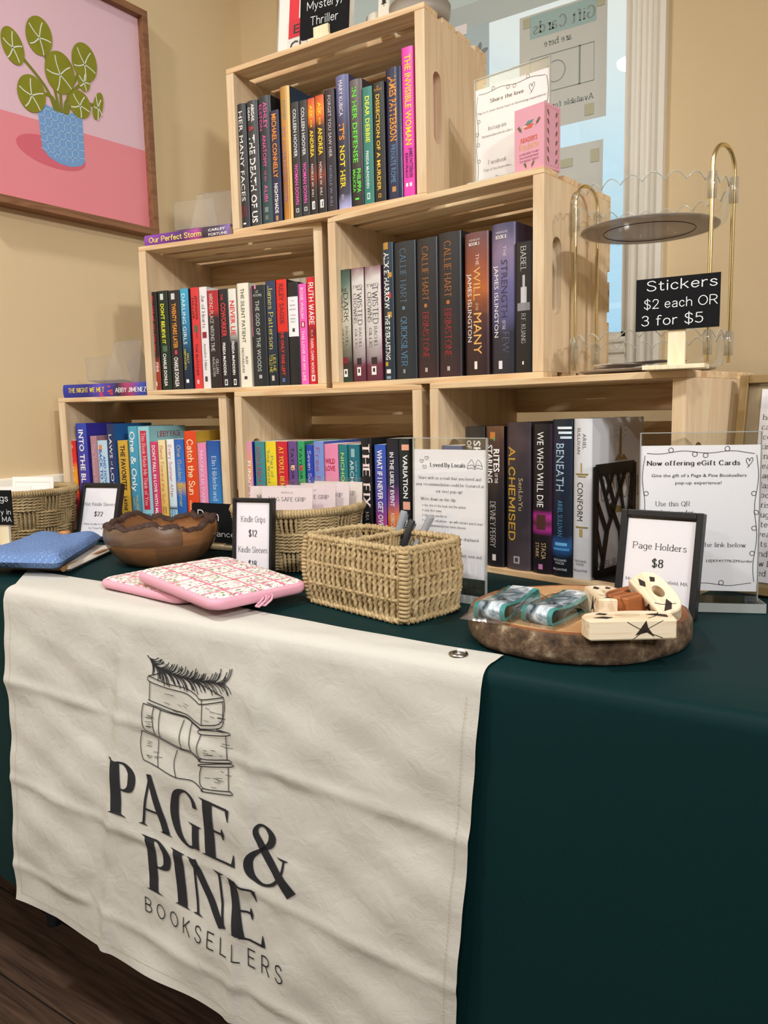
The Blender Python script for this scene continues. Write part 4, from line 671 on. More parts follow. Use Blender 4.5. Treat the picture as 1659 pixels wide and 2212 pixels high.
# ------------------------------------------------------------------ signs
M_BLK = mat('black_plastic', '#1b1b1d', .42, spec=.4); M_CHALK = mat('chalkboard_black', '#0e0f12', .75, spec=.2, bump=.05, bscale=500); M_INK = mat('print_black', '#2a2a2e', .7)
M_INKD = mat('print_bold_black', '#1b1b1f', .7); M_CHK = mat('chalk_white', '#eceef0', .9); M_PALE = wood('pale_wood', '#e2cfa6', '#f2e4c4', 2, knots=False)
M_SIGN = mat('sign_paper', '#f8f6fb', .75, spec=.25)
def place(x, y, z, yaw, lean): return (x, y, z), (-lean, 0, yaw)
def price_frame(label, x, y, yaw, lean, w, h, lines, depth=.016, border=.0085, foot_d=.045):
    loc, rot = place(x, y, TZ+.0006+depth*sin(lean), yaw, lean); r = thing('photo_frame', label, 'sign', loc, rot, 'small black price frames')
    b = border; mb = MB()
    for (x0, x1, z0, z1) in ((-w/2, -w/2+b, 0, h), (w/2-b, w/2, 0, h), (-w/2+b, w/2-b, 0, b), (-w/2+b, w/2-b, h-b, h)): mb.box(x0, x1, 0, depth, z0, z1)
    mb.build('frame', M_BLK, r, bevel=.0012)
    mb = MB(); mb.box(-w/2+b, w/2-b, depth*.55, depth*.95, b, h-b); mb.build('backing', M_BLK, r)
    mb = MB(); mb.box(-w/2+b+.0008, w/2-b-.0008, .0046, .0052, b+.0006, h-b-.003)
    for s, cz, ch, ww, font in lines: put_text(mb, s, font, lambda X, Z: (X, .0042, cz*h+Z), 1 if font == 'r' else 2, ww*w, ch*h, .5)
    mb.build('price_card', [M_SIGN, M_INK, M_INKD], r)
    mb = MB(); mb.box(-w/2+b, w/2-b, .0024, .003, b, h-b); mb.build('cover_glass', clear('frame_glass', (.98, .98, .98), .02, .35, .0), r)
    zt = h*.72; a = Vector((0, depth, zt)); foot = Vector((0, depth+foot_d, math.tan(lean)*foot_d+.001)); mb = MB()
    mb.add([(-.018, *foot.yz), (.018, *foot.yz), (.012, *a.yz), (-.012, *a.yz), (-.018, foot.y+.002, foot.z+.001), (.018, foot.y+.002, foot.z+.001), (.012, a.y+.002, a.z+.001), (-.012, a.y+.002, a.z+.001)],
           [(0, 1, 2, 3), (4, 7, 6, 5), (0, 4, 5, 1), (1, 5, 6, 2), (2, 6, 7, 3), (3, 7, 4, 0)])
    mb.build('easel_leg', M_BLK, r)
price_frame('black framed price card leaning behind the wood slice', .2080, -.132, -.06, .215, .106, .134, [('Page Holders', .62, .062, .66, 'r'), ('$8', .45, .075, .14, 'R'), ('Made locally in Springfield, MA', .30, .030, .76, 'r')], foot_d=.026)
price_frame('black framed price card beside the round basket of pink packets', -.4173, -.2149, .263, .109, .073, .1329, [('Kindle Grips', .70, .072, .62, 'r'), ('$12', .52, .078, .21, 'R'), ('Kindle Sleeves', .32, .072, .74, 'r'), ('$18', .14, .078, .21, 'R')], depth=.016, border=.005, foot_d=.016)
price_frame('black framed price card left of the wooden bowl', -.9992, -.0924, .283, .30, .102, .128, [('Knit Kindle Sleeves', .60, .058, .80, 'r'), ('$22', .42, .075, .22, 'R'), ('Made locally in Hampden', .265, .034, .72, 'r'), ('by Ocean Paper', .195, .034, .42, 'r')])

def curls(mb, w, h, m, fn, lw):
    def loop(cx, cy, r, a0, turn=1): return [(cx+r*cos(a0+turn*i*PI/4), cy+r*sin(a0+turn*i*PI/4)) for i in range(9)]
    def run(nloops, horiz, base, inward):
        pts = []
        L = w*.88 if horiz else h*.86; s0 = -L/2
        N = 40
        for i in range(N+1):
            f = i/N; q = s0+L*f; o = base+inward*(.008*w*4*abs(f-.5)**2+.010*w*sin(f*2*PI*2.2))
            pts.append((q, o) if horiz else (o, q))
            for k, (lf, side) in enumerate(nloops):
                if abs(f-lf) < .5/N:
                    r = .020*w; c = (q, o+side*r) if horiz else (o+side*r, q)
                    a0 = math.atan2(pts[-1][1]-c[1], pts[-1][0]-c[0]); pts += loop(c[0], c[1], r, a0)[1:]
        put_line(mb, pts, lw, fn, m)
    run([(.225, 1), (.45, -1), (.55, -1), (.75, 1)], True, h*.955, -1)
    run([(.725, 1), (.275, 1)], True, h*.045, 1)
    for sx in (-1, 1):
        P = []; N = 40
        for i in range(N+1):
            f = i/N; z = h*(.07+.86*f); x = sx*(w*.465-.012*w*sin(f*2*PI*2.1)); P.append((x, z))
            for lf, sd in ((.225, -sx), (.425, -sx), (.55, sx*.6), (.7, -sx)):
                if abs(f-lf) < .5/N:
                    r = .019*w; cx = x+sd*r; a0 = math.atan2(0, x-cx); P += loop(cx, z, r, a0)[1:]
        put_line(mb, P, lw, fn, m)
def heart(cx, cz, s):
    return [(cx+s*(.0), cz-s*.9), (cx-s*.5, cz-s*.1), (cx-s*.62, cz+s*.45), (cx-s*.35, cz+s*.75), (cx-s*.05, cz+s*.45), (cx+s*.0, cz+s*.15), (cx+s*.25, cz+s*.75), (cx+s*.6, cz+s*.8), (cx+s*.6, cz+s*.25), (cx+s*.1, cz-s*.6), (cx-s*.35, cz-s*1.15)]
def acrylic_sign(name, label, loc, rot, w, h, pz0, pz1, draw, base=True, bw=None, bd=.052):
    r = thing(name, label, 'sign', loc, rot, 'clear sign holders')
    mb = MB()
    for y in (-.0022, .0012): mb.box(-w/2, w/2, y, y+.0010, .0, h)
    mb.build('clear_sleeve', M_ACR, r)
    mb = MB()
    for (x0, x1, z0, z1) in ((-w/2, -w/2+.0012, 0, h), (w/2-.0012, w/2, 0, h), (-w/2, w/2, h-.0012, h)): mb.box(x0, x1, -.0024, .0024, z0, z1)
    mb.build('sleeve_edge', M_ACRE, r)
    if base:
        mb = MB(); b2 = (bw or w)/2; mb.box(-b2, b2, -bd/2, bd/2, -.0115, .0005); mb.box(-b2, b2, -bd/2-.0003, -bd/2+.0003, -.0115, .0005, 1); mb.box(b2-.0004, b2+.0003, -bd/2, bd/2, -.0115, .0005, 1)
        mb.build('base_block', [M_ACR, M_ACRE], r)
    mb = MB(); mb.box(-w/2+.0016, w/2-.0016, -.0006, .0006, pz0, pz1)
    fn = lambda x, z: (x, -.0010, pz0+z); draw(mb, fn, w, pz1-pz0); mb.build('printed_sheet', [M_SIGN, M_INK, M_INKD], r)
    return r
def L_(mb, fn, s, x, z, h, w=None, font='r', al=.5): put_text(mb, s, font, lambda X, Z: fn(x+X, z+Z), 2 if font in 'Rb' else 1, w, h, al)
def egift(mb, fn, w, h):
    curls(mb, w, h, 1, fn, .0007)
    L_(mb, fn, 'Now offering eGift Cards', -.058*w, .865*h, .031*h, .77*w, 'R'); put_line(mb, heart(.40*w, .885*h, .042*w), .0007, fn, 1)
    L_(mb, fn, 'Give the gift of a Page & Pine Booksellers', -.01*w, .785*h, .022*h, .78*w, 's'); L_(mb, fn, 'pop-up experience!', -.01*w, .735*h, .022*h, .38*w, 's')
    L_(mb, fn, 'Use this QR', -.22*w, .585*h, .032*h, .29*w); L_(mb, fn, 'code to order', -.22*w, .525*h, .032*h, .35*w)
    L_(mb, fn, 'or use the link below', .12*w, .305*h, .030*h, .54*w); L_(mb, fn, 'L0JXY4Y77KZM/order', .45*w, .20*h, .019*h, .38*w, 's', 1.)
acrylic_sign('sign_holder', 'clear sign holder with curly bordered gift card notice by the right frame', (.247, -.058, TZ+.0120), (-.03, 0, .40), .152, .2235, .012, .206, egift, bw=.16)
def loved(mb, fn, w, h):
    L_(mb, fn, 'Loved By Locals', -.02*w, .865*h, .030*h, .48*w, 'R')
    for x, z in ((-.38, .90), (-.31, .925), (-.34, .855)): put_line(mb, [(x*w, z*h-.010*w), (x*w-.026*w, z*h+.014*w), (x*w-.014*w, z*h+.030*w), (x*w, z*h+.016*w), (x*w+.016*w, z*h+.030*w), (x*w+.027*w, z*h+.012*w), (x*w, z*h-.010*w)], .0005, fn, 1)
    for sx in (-1, 1):
        c = .345*w
        put_line(mb, [(c, .850*h), (c+sx*.04*w, .862*h), (c+sx*.095*w, .855*h), (c+sx*.095*w, .868*h)], .0006, fn, 1); put_line(mb, [(c, .858*h), (c+sx*.03*w, .885*h), (c+sx*.085*w, .878*h)], .0005, fn, 1)
        put_line(mb, [(c, .858*h), (c+sx*.02*w, .905*h), (c+sx*.045*w, .925*h), (c+sx*.085*w, .895*h), (c+sx*.095*w, .868*h)], .0005, fn, 1)
    for i, (s, ww) in enumerate((('Share with us a read that you loved and', .86), ('your recommendation could be featured at', .93), ('our next pop-up!', .36))): L_(mb, fn, s, 0, (.765-.052*i)*h, .023*h, ww*w)
    L_(mb, fn, 'Write down on the slip:', -.40*w, .595*h, .024*h, .50*w, 'r', 0.)
    for i, (s, ww, dot) in enumerate((('the title of the book and the author', .57, 1), ('your first name', .24, 1), ('the town you live in', .31, 1), ('email or cell phone - we will contact you if your', .79, 1), ('recommendation has been chosen', .57, 0))):
        z = (.545-.040*i)*h; L_(mb, fn, s, -.34*w, z, .019*h, ww*w, 'r', 0.)
        if dot: put_poly(mb, ell(-.365*w, z+.008*h, .006*w, .006*w, 10), fn, 2)
    L_(mb, fn, 'Your recommendation will be displayed', -.02*w, .295*h, .022*h, .84*w); L_(mb, fn, 'at our next pop-up, so come back soon and', 0, .165*h, .022*h, .88*w)
acrylic_sign('sign_holder', 'clear sign holder with local favourites notice behind the divided basket', (-.072, -.1660, TZ+.0120), (-.02, 0, -.06), .124, .2200, .020, .203, loved, bd=.040)
def share(mb, fn, w, h):
    curls(mb, w, h, 1, fn, .0007)
    L_(mb, fn, 'Share the love', -.06*w, .835*h, .036*h, .45*w, 'R'); put_line(mb, heart(.27*w, .86*h, .055*w), .0007, fn, 1)
    L_(mb, fn, 'Tag us in your book haul or browsing experience!', -.01*w, .745*h, .021*h, .92*w, 's')
    L_(mb, fn, 'Instagram', -.19*w, .56*h, .040*h, .25*w); L_(mb, fn, '@pageandpinebooksellers', -.19*w, .495*h, .022*h, .42*w)
    L_(mb, fn, 'Facebook', -.19*w, .21*h, .040*h, .25*w); L_(mb, fn, 'Page & Pine Booksellers', -.19*w, .145*h, .022*h, .38*w)
acrylic_sign('sign_holder', 'clear sign holder asking for social media tags, beside the topmost crate', CP('MR', .135, .060, CH_+.0120), (0, 0, CR['MR'][2]), .140, .170, -.002, .153, share, bd=.05)

def chalk_sign(name, label, loc, rot, w, h, z0, stem_w, base_w, base_d, lines, rnd=.0, stem_front=False, base_t=.006, stem_x=0., tilt=0.):
    r = thing(name, label, 'sign', loc, rot, 'chalkboard signs')
    mb = MB(); mb.box(-base_w/2+stem_x, base_w/2+stem_x, -base_d/2, base_d/2, 0, base_t); mb.build('base', M_PALE, r, bevel=.001)
    mb = MB(); yb = -.008 if stem_front else .0025
    mb.box(stem_x-stem_w/2, stem_x+stem_w/2, yb-.001, yb+.006, base_t, z0+(h*.18 if stem_front else h*.75)); mb.build('stem', M_PALE, r, bevel=.0008)
    c, s = cos(tilt), sin(tilt)
    rt = lambda x, z: (x*c-(z-h/2)*s, z0+h/2+x*s+(z-h/2)*c)
    pts = []
    for cx, cz, a0 in ((w/2-rnd, h-rnd, 0), (-w/2+rnd, h-rnd, PI/2), (-w/2+rnd, rnd, PI), (w/2-rnd, rnd, 1.5*PI)):
        pts += [(cx+rnd*cos(a0+i*PI/10), cz+rnd*sin(a0+i*PI/10)) for i in range(6)] if rnd else [(cx, cz)]
    mb = MB(); mb.prism([rt(*p) for p in pts], -.0015, .0015, lambda u, v, q: (u, q, v))
    for s_, x, z, hh, ww, font, al in lines:
        put_text(mb, s_, font, lambda X, Z: (lambda p: (p[0], -.0019, p[1]))(rt(x+X, z+Z)), 1, ww, hh, al)
    mb.build('chalkboard', [M_CHALK, M_CHK], r)
chalk_sign('chalkboard_sign', 'small chalkboard with sticker prices before the tiered acrylic stand', CP('BR', .215, -.008, CH_+.0003), (0, 0, .06), .105, .068, .0525, .022, .078, .042,
           [('Stickers', -.039, .052, .0125, .088, 'h', 0.), ('$2 each OR', -.042, .029, .0115, .092, 'h', 0.), ('3 for $5', -.045, .007, .0125, .078, 'h', 0.)], tilt=.0)
chalk_sign('chalkboard_sign', 'chalkboard with a handwritten genre heading on top of the topmost crate', CP('T', .004, .022, CH_+.0003), (0, 0, CR['T'][2]), .112, .085, .012, .034, .05, .035,
           [('Mystery/', -.040, .049, .014, .085, 'h', 0.), ('Thriller', -.031, .022, .014, .064, 'h', 0.)], rnd=.006, stem_front=True, tilt=-.08, stem_x=-.004)
chalk_sign('chalkboard_sign', 'chalkboard with a handwritten heading tucked behind the wooden bowl', (-.690, -.024, TZ+.0006), (-.05, 0, .10), .132, .080, .012, .03, .13, .035,
           [('Rom', -.05, .045, .020, .055, 'h', 0.), ('ance', .0, .013, .011, .046, 'h', 0.)], rnd=.006)
chalk_sign('chalkboard_sign', 'chalkboard about mugs in front of the left basket at the picture edge', (-1.010, -.315, TZ+.0006), (0, 0, .36), .105, .067, .068, .022, .10, .05,
           [('Mugs', .046, .046, .0125, .046, 'h', 1.), ('Made locally in', .050, .0205, .0095, .098, 'h', 1.), ('Springfield, MA', .0508, .006, .0095, .098, 'h', 1.)], stem_x=.028)

# framed list at the right
def list_frame():
    w, h = .28, .312; r = thing('framed_list', 'gold framed list of goods at the right picture edge', 'sign', (.3960, .030, TZ+.0030), (-.16, 0, -.16))
    mb = MB(); b = .012
    for (x0, x1, z0, z1) in ((-w/2, -w/2+b, 0, h), (w/2-b, w/2, 0, h), (-w/2+b, w/2-b, 0, b), (-w/2+b, w/2-b, h-b, h)): mb.box(x0, x1, -.004, .014, z0, z1)
    mb.build('frame', mat('brushed_gold_frame', '#9c8256', .4, .35), r, bevel=.001)
    mb = MB(); mb.box(-w/2+b, w/2-b, .004, .012, b, h-b); mb.build('backing', mat('kraft_backing', '#a49172', .8), r)
    mb = MB(); mb.box(-w/2+.030, w/2-.02, .0022, .003, .018, h-.020)
    for i, s in enumerate(('headbands', 'candles', 'iced coffee cups', 'kindle grips', 'knit goods', 'reading journals', 'page holders', 'glass cups', 'pocket mirrors', 'wristlets', 'mugs', 'tote bags', 'sweatshirts', 'hats', 'blind dates', 'new books', 'used books')):
        put_text(mb, s, 'r', lambda X, Z: (-w/2+.034+X, .0017, h-.064-.0138*i+Z), 1, None, .0080)
    mb.build('list_sheet', [M_SIGN, M_INK], r)
    mb = MB(); mb.box(-w/2+b, w/2-b, -.0006, .0004, b, h-b); mb.build('cover_glass', clear('frame_glass', (.98, .98, .98), .02, .35, .0), r)
    mb = MB(); a = Vector((0, .014, h*.72)); f = Vector((0, .10, .10*math.tan(.15)+.0005))
    mb.add([(-.03, f.y, f.z), (.03, f.y, f.z), (.02, a.y, a.z), (-.02, a.y, a.z), (-.03, f.y+.003, f.z+.001), (.03, f.y+.003, f.z+.001), (.02, a.y+.003, a.z+.001), (-.02, a.y+.003, a.z+.001)], [(0, 1, 2, 3), (4, 7, 6, 5), (0, 4, 5, 1), (1, 5, 6, 2), (2, 6, 7, 3), (3, 7, 4, 0)])
    mb.build('easel_leg', mat('kraft_backing', '#a49172', .8), r)
list_frame()

# ------------------------------------------------------------------ topmost crate: face-out book and small items
def face_book():
    w, h, t = .168, .24, .026; r = thing('book', 'white hardback with a red panel standing face out on the topmost crate', 'book', CP('T', -.063, .060, CH_+.0040), (-.12, 0, CR['T'][2]))
    mb = MB(); mb.box(-w/2, w/2, 0, .003, 0, h); mb.box(-w/2, w/2, t-.003, t, 0, h); mb.box(-w/2, -w/2+.003, 0, t, 0, h)
    mats = [mat('white_jacket', '#ece9e4', .4), ink('#d8283a'), ink('#9cc4d8'), ink('#2a2a30'), ink('#e8a8b8'), ink('#e8d8d0')]
    fn = lambda x, z: (x, -.0004, z); fn2 = lambda x, z: (x, -.0006, z)
    put_poly(mb, [(-.055, .048), (.080, .048), (.080, .235), (-.055, .235)], fn, 2); put_poly(mb, [(-.055, .048), (-.012, .048), (-.012, .235), (-.055, .235)], fn2, 1)
    put_poly(mb, [(-.030, .082), (.0, .082), (.0, .235), (-.030, .235)], lambda x, z: (x, -.0008, z), 5); put_poly(mb, [(.081, .0), (.084, .0), (.084, .24), (.081, .24)], fn2, 1)
    put_poly(mb, [(.03, .052), (.06, .056), (.05, .066), (.032, .062)], fn2, 4)
    put_text(mb, 'ELLE', 's', lambda X, Z: (-.042+X, -.0010, .055+Z), 3, .07, .018); put_text(mb, 'CLARKE', 's', lambda X, Z: (-.050+X, -.0010, .020+Z), 3, .115, .022)
    mb.build('cover', mats, r)
    mb = MB(); mb.box(-w/2+.0032, w/2-.003, .0032, t-.0032, .003, h-.003); mb.build('page_block', M_PAGE, r)
face_book()
mb = MB(); mb.box(-.045, .045, -.03, .03, 0, .048); o = mb.build('white_box', mat('white_card_box', '#eef0f0', .6), None, CP('T', -.165, .165, CH_+.0004), (0, 0, .75), bevel=.006)
tag(o, 'small white box behind the left end of the topmost crate', 'box')
def cup():
    r = thing('acrylic_container', 'clear round container with base painted shade-grey on the right end of the topmost crate', 'container', CP('T', .176, .075, CH_+.0004))
    mb = MB(); mb.lathe([(.0005, 0), (.040, .0), (.050, .004), (.0545, .014), (.0555, .03), (.0555, .030)], 56); mb.build('rounded_base', mat('shade_grey_base', '#a59f97', .35, spec=.5), r)  # grey stands in for shade on a clear acrylic base
    mb = MB(); mb.lathe([(.0555, .030), (.0558, .13)], 56); mb.build('clear_wall', M_ACR, r)
    mb = MB(); mb.tube([(.0558*cos(i*PI/24), .0558*sin(i*PI/24), .13) for i in range(48)], .0011, 6, closed=True); mb.build('rim', M_ACRE, r)
cup()
def pine_tag():
    r = thing('pine_tag', 'cream card with a black pine tree on the topmost crate', 'card', CP('T', .112, .052, CH_+.0004), (-.1, 0, CR['T'][2]))
    mb = MB(); mb.box(-.012, .012, 0, .001, 0, .085); fn = lambda x, z: (x, -.0005, z)
    for i in range(6):
        z = .050+i*.0045; q = .0062-.00095*i; put_poly(mb, [(-q, z), (q, z), (0, z+.007)], fn, 1)
    put_poly(mb, [(-.0006, .046), (.0006, .046), (.0006, .052), (-.0006, .052)], fn, 1); mb.build('card', [mat('cream_card', '#e3ddcd', .7), M_INKD], r)
    mb = MB(); mb.box(-.014, .014, -.004, .008, -.0002, .003); mb.build('foot', M_PALE, r)
pine_tag()
mb = MB(); mb.lathe([(.0005, 0), (.020, 0), (.0225, .004), (.0235, .03), (.0215, .044), (.012, .052), (.0005, .053)], 40)
o = mb.build('candle_tin', mat('beige_tin', '#ddd3c0', .45), None, CP('T', .080, .085, CH_+.0004)); tag(o, 'small round beige tin behind the chalkboard on the topmost crate', 'tin')

# pink card boxes
M_PINK = mat('pink_box_card', '#dd9fb2', .28, spec=.5); M_GOLD = mat('gold_foil', '#d8b878', .25, .8); M_LEAF = mat('leaf_print', '#6e6a3a', .5); M_DARKP = mat('plum_print', '#8a3a58', .5)
def sprig(mb, fn, x, z, s, m, a=PI/2):
    d = (cos(a), sin(a)); put_line(mb, [(x, z), (x+d[0]*s, z+d[1]*s)], s*.06, fn, m, False)
    for i in range(4):
        for k in (-1, 1):
            c = (x+d[0]*s*(.25+.2*i), z+d[1]*s*(.25+.2*i)); b = a+k*.7; put_poly(mb, ell(c[0]+cos(b)*s*.16, c[1]+sin(b)*s*.16, s*.16, s*.06, 8, b), fn, m)
def card_box(label, loc, rot, w, h, d, front=True):
    r = thing('card_deck_box', label, 'box', loc, rot)
    mb = MB(); mb.box(0, w, 0, d, 0, h); f = lambda x, z: (x, -.0004, z); g = lambda y, z: (w+.0004, y, z)
    mats = [M_PINK, M_GOLD, M_LEAF, M_DARKP, ink('#5a8a86'), ink('#d8604a'), ink('#f0e0d8')]
    if front:
        put_poly(mb, [(w*.34, h*.66), (w*.58, h*.66), (w*.66, h*.72), (w*.42, h*.72)], f, 5); put_poly(mb, [(w*.36, h*.725), (w*.56, h*.725), (w*.66, h*.78), (w*.46, h*.78)], f, 4); put_poly(mb, [(w*.30, h*.69), (w*.44, h*.69), (w*.44, h*.705), (w*.30, h*.705)], lambda x, z: (x, -.0006, z), 6)
        sprig(mb, f, w*.26, h*.62, h*.12, 2, 2.2); sprig(mb, f, w*.72, h*.68, h*.12, 2, .9)
        put_text(mb, "READER'S", 'b', lambda X, Z: f(w*.5+X, h*.46+Z), 5, w*.56, h*.075, .5); put_text(mb, 'Roulette', 'h', lambda X, Z: f(w*.5+X, h*.345+Z), 1, w*.66, h*.095, .5)
        for i, s in enumerate(('A CARD DECK TO HELP', 'YOU CHOOSE WHAT', 'TO READ NEXT')): put_text(mb, s, 's', lambda X, Z: f(w*.5+X, h*(.26-.055*i)+Z), 3, w*.66, h*.032, .5)
        sprig(mb, f, w*.42, h*.04, h*.10, 2, 2.0); sprig(mb, f, w*.58, h*.04, h*.10, 2, 1.1)
    e = .08
    put_line(mb, [(d*e*1.6, h*.05), (d*(1-e*1.6), h*.05), (d*(1-e*1.6), h*.95), (d*e*1.6, h*.95), (d*e*1.6, h*.05)], .0007, g, 1, False)
    for i in range(6):
        for q in (.3, .7): sprig(mb, g, d*q, h*(.08+.145*i), h*.10, 2, PI/2+(.4 if q < .5 else -.4))
    mb.build('box', mats, r, bevel=.0)
card_box('pink card deck box standing before the social media sign', CP('MR', .1700, .010, CH_+.0004), (0, 0, CR['MR'][2]-.10), .0545, .094, .044)
def pink_side():
    r = thing('card_deck_box', 'pink card deck box half hidden behind the leaning black price frame', 'box', CP('BR', .150, .010, CT_+.0004), (0, 0, CR['BR'][2]))
    w, h, d = .052, .094, .04; mb = MB(); mb.box(0, w, 0, d, 0, h); f = lambda x, z: (x, -.0004, z)
    put_line(mb, [(w*.06, h*.04), (w*.94, h*.04), (w*.94, h*.96), (w*.06, h*.96), (w*.06, h*.04)], .0008, f, 3, False)
    for i in range(3): sprig(mb, f, w*.16, h*(.10+.3*i), h*.20, 2, PI/2); sprig(mb, f, w*.84, h*(.10+.3*i), h*.20, 2, PI/2)
    put_text(mb, 'PAGES', 's', lambda X, Z: f(w*.24+X, h*.42+Z), 6, w*.52, h*.09)
    mb.build('box', [M_PINK, M_GOLD, M_LEAF, M_DARKP, M_INK, M_INK, ink('#f6e8ec')], r)
pink_side()
# ------------------------------------------------------------------ tiered acrylic stand
M_BRASS = mat('polished_brass', '#eadaa8', .22, 1.)
def tray(mb, r, h, z, thick_bottom=True):
    n = 144; sc = 24
    prof = [(r*.80, 0), (r*.90, .0015), (r*.965, .008), (r*.99, .018), (r, .03)]
    rows = [[(q*cos(2*PI*k/n), q*sin(2*PI*k/n), z+zz) for k in range(n)] for q, zz in prof]
    top = [(r*1.005*cos(2*PI*k/n), r*1.005*sin(2*PI*k/n), z+h-.011+.011*abs(sin(PI*k/(n/sc)))) for k in range(n)]
    rows.append(top); mb.grid(rows, 0, True, False, True); return top
def tiered():
    x, y, z = CP('BR', .110, .120, CH_+.0004); r = thing('tiered_stand', 'clear two tier scalloped stand with brass handles on the rightmost crate', 'display stand', (x, y, z), -.345)
    for nm, zz in (('lower_tray', .003), ('upper_tray', .212)):
        mb = MB(); top = tray(mb, .112, .056, zz); o = mb.build(nm, M_ACR, r)
        mb = MB(); mb.tube(top, .0009, 5, closed=True); mb.build('scalloped_rim', M_ACRE, o)
        mb = MB(); mb.lathe([(.0005, zz+.0005), (.0905, zz+.0005), (.0995, zz+.003), (.0995, zz+.0045), (.0005, zz+.0045)], 64)
        mb.tube([(.066*cos(i*PI/32), .066*sin(i*PI/32), zz+.0003) for i in range(64)], .0007, 5, 1, closed=True)
        mb.build('tray_floor', [clear('tray_floor_tint', (.74, .71, .69), .08, .40, .12, .50, (.48, .43, .40)), M_BLK], o)  # grey-brown tint stands in for shade and for stickers seen through
    R, s = .1175, .027
    for k in (-1, 1):
        P = [(k*R, -s, .012), (k*R, -s, .275)]+[(k*R, -s*cos(i*PI/12), .275+.030*sin(i*PI/12)) for i in range(1, 12)]+[(k*R, s, .275), (k*R, s, .012)]
        mb = MB(); mb.tube(P, .0030, 12); mb.build('brass_handle', M_BRASS, r)
        for q in (-s, s):
            for zz in (.022, .232):
                mb = MB(); mb.lathe([(.0031, zz), (.0062, zz), (.0062, zz+.034), (.0031, zz+.034)], 14, 0, (k*R, q)); mb.build('clip', M_CLIP, r)
    mb = MB()
    for a in (0, 2.09, 4.19): mb.lathe([(.0005, 0), (.008, 0), (.008, .003)], 16, 0, (.08*cos(a), .08*sin(a)))
    mb.build('foot', M_ACRE, r)
    base = Vector((x, y, z+.008))
    cols = ['#cfc8d0', '#4a434c', '#d8d2cc', '#8a8590', '#e2dcd8', '#5a5058']
    for i in range(6):
        mb = MB(); mb.box(-.036, .036, -.026, .026, 0, .0012); a = i*1.05
        o = mb.build('sticker_sheet', mat('sticker_%d' % i, cols[i], .4), None, (x+.045*cos(a), y+.045*sin(a), z+.0085+.0016*i), (.0, .0, a*1.7))
        tag(o, 'loose sticker lying in the lower tray of the acrylic stand', 'sticker', 'stickers in the lower tray')
tiered()

# ------------------------------------------------------------------ woven baskets
def rope_mat(name, c1, c2):
    if name in _M: return _M[name]
    m, n, b = new_mat(name); L = n.links.new
    t = n.nodes.new('ShaderNodeTexCoord'); k = n.nodes.new('ShaderNodeTexNoise'); k.inputs['Scale'].default_value = 140; k.inputs['Detail'].default_value = 3; L(t.outputs['Object'], k.inputs['Vector'])
    k2 = n.nodes.new('ShaderNodeTexNoise'); k2.inputs['Scale'].default_value = 22; L(t.outputs['Object'], k2.inputs['Vector'])
    a = n.nodes.new('ShaderNodeMath'); a.operation = 'MULTIPLY_ADD'; a.inputs[1].default_value = .55; L(k.outputs['Fac'], a.inputs[0])
    a2 = n.nodes.new('ShaderNodeMath'); a2.operation = 'MULTIPLY'; a2.inputs[1].default_value = .45; L(k2.outputs['Fac'], a2.inputs[0]); L(a2.outputs[0], a.inputs[2])
    r = n.nodes.new('ShaderNodeValToRGB'); r.color_ramp.elements[0].position = .3; r.color_ramp.elements[1].position = .7
    r.color_ramp.elements[0].color = (*lin(c1), 1); r.color_ramp.elements[1].color = (*lin(c2), 1); L(a.outputs[0], r.inputs[0]); L(r.outputs[0], b.inputs['Base Color'])
    b.inputs['Roughness'].default_value = .75; b.inputs['Specular IOR Level'].default_value = .2
    bp = n.nodes.new('ShaderNodeBump'); bp.inputs['Strength'].default_value = .5; bp.inputs['Distance'].default_value = .0015; L(k.outputs['Fac'], bp.inputs['Height']); L(bp.outputs[0], b.inputs['Normal'])
    _M[name] = m; return m
ROPE = rope_mat('seagrass_light', '#9c825a', '#cfb98e'); ROPE2 = rope_mat('seagrass_dark', '#8e7750', '#bfa87e')
def twist(mb, path, r, pitch=.014, n=5, m=0, closed=False):
    """two strands laid around each other along path"""
    P = [Vector(p) for p in path]; N = len(P); s = 0; up = None; A = []; B = []
    for i in range(N):
        a, b = (P[i-1], P[(i+1) % N]) if closed else (P[max(0, i-1)], P[min(N-1, i+1)])
        t = (b-a).normalized()
        if up is None: up = t.orthogonal().normalized()
        up = (up-t*up.dot(t)).normalized(); sd = t.cross(up)
        if i: s += (P[i]-P[i-1]).length
        ph = 2*PI*s/pitch; o = (up*cos(ph)+sd*sin(ph))*r*.52; A.append(P[i]+o); B.append(P[i]-o)
    mb.tube(A, r*.62, n, m, closed, False); mb.tube(B, r*.62, n, m, closed, False)
def rounded_rect(L, Wd, rc, step):
    pts = []
    for cx, cy, a0 in ((L/2-rc, -Wd/2+rc, -PI/2), (L/2-rc, Wd/2-rc, 0), (-L/2+rc, Wd/2-rc, PI/2), (-L/2+rc, -Wd/2+rc, PI)):
        pts += [(cx+rc*cos(a0+i*PI/16), cy+rc*sin(a0+i*PI/16)) for i in range(9)]
    Q = []; tot = sum(math.dist(pts[i], pts[(i+1) % len(pts)]) for i in range(len(pts))); k = int(tot/step); d = tot/k; acc = 0; nxt = 0
    for i in range(len(pts)):
        a, b = pts[i], pts[(i+1) % len(pts)]; l = math.dist(a, b)
        while nxt <= acc+l+1e-9 and len(Q) < k:
            f = (nxt-acc)/l if l else 0; Q.append((a[0]+(b[0]-a[0])*f, a[1]+(b[1]-a[1])*f)); nxt += d
        acc += l
    return Q
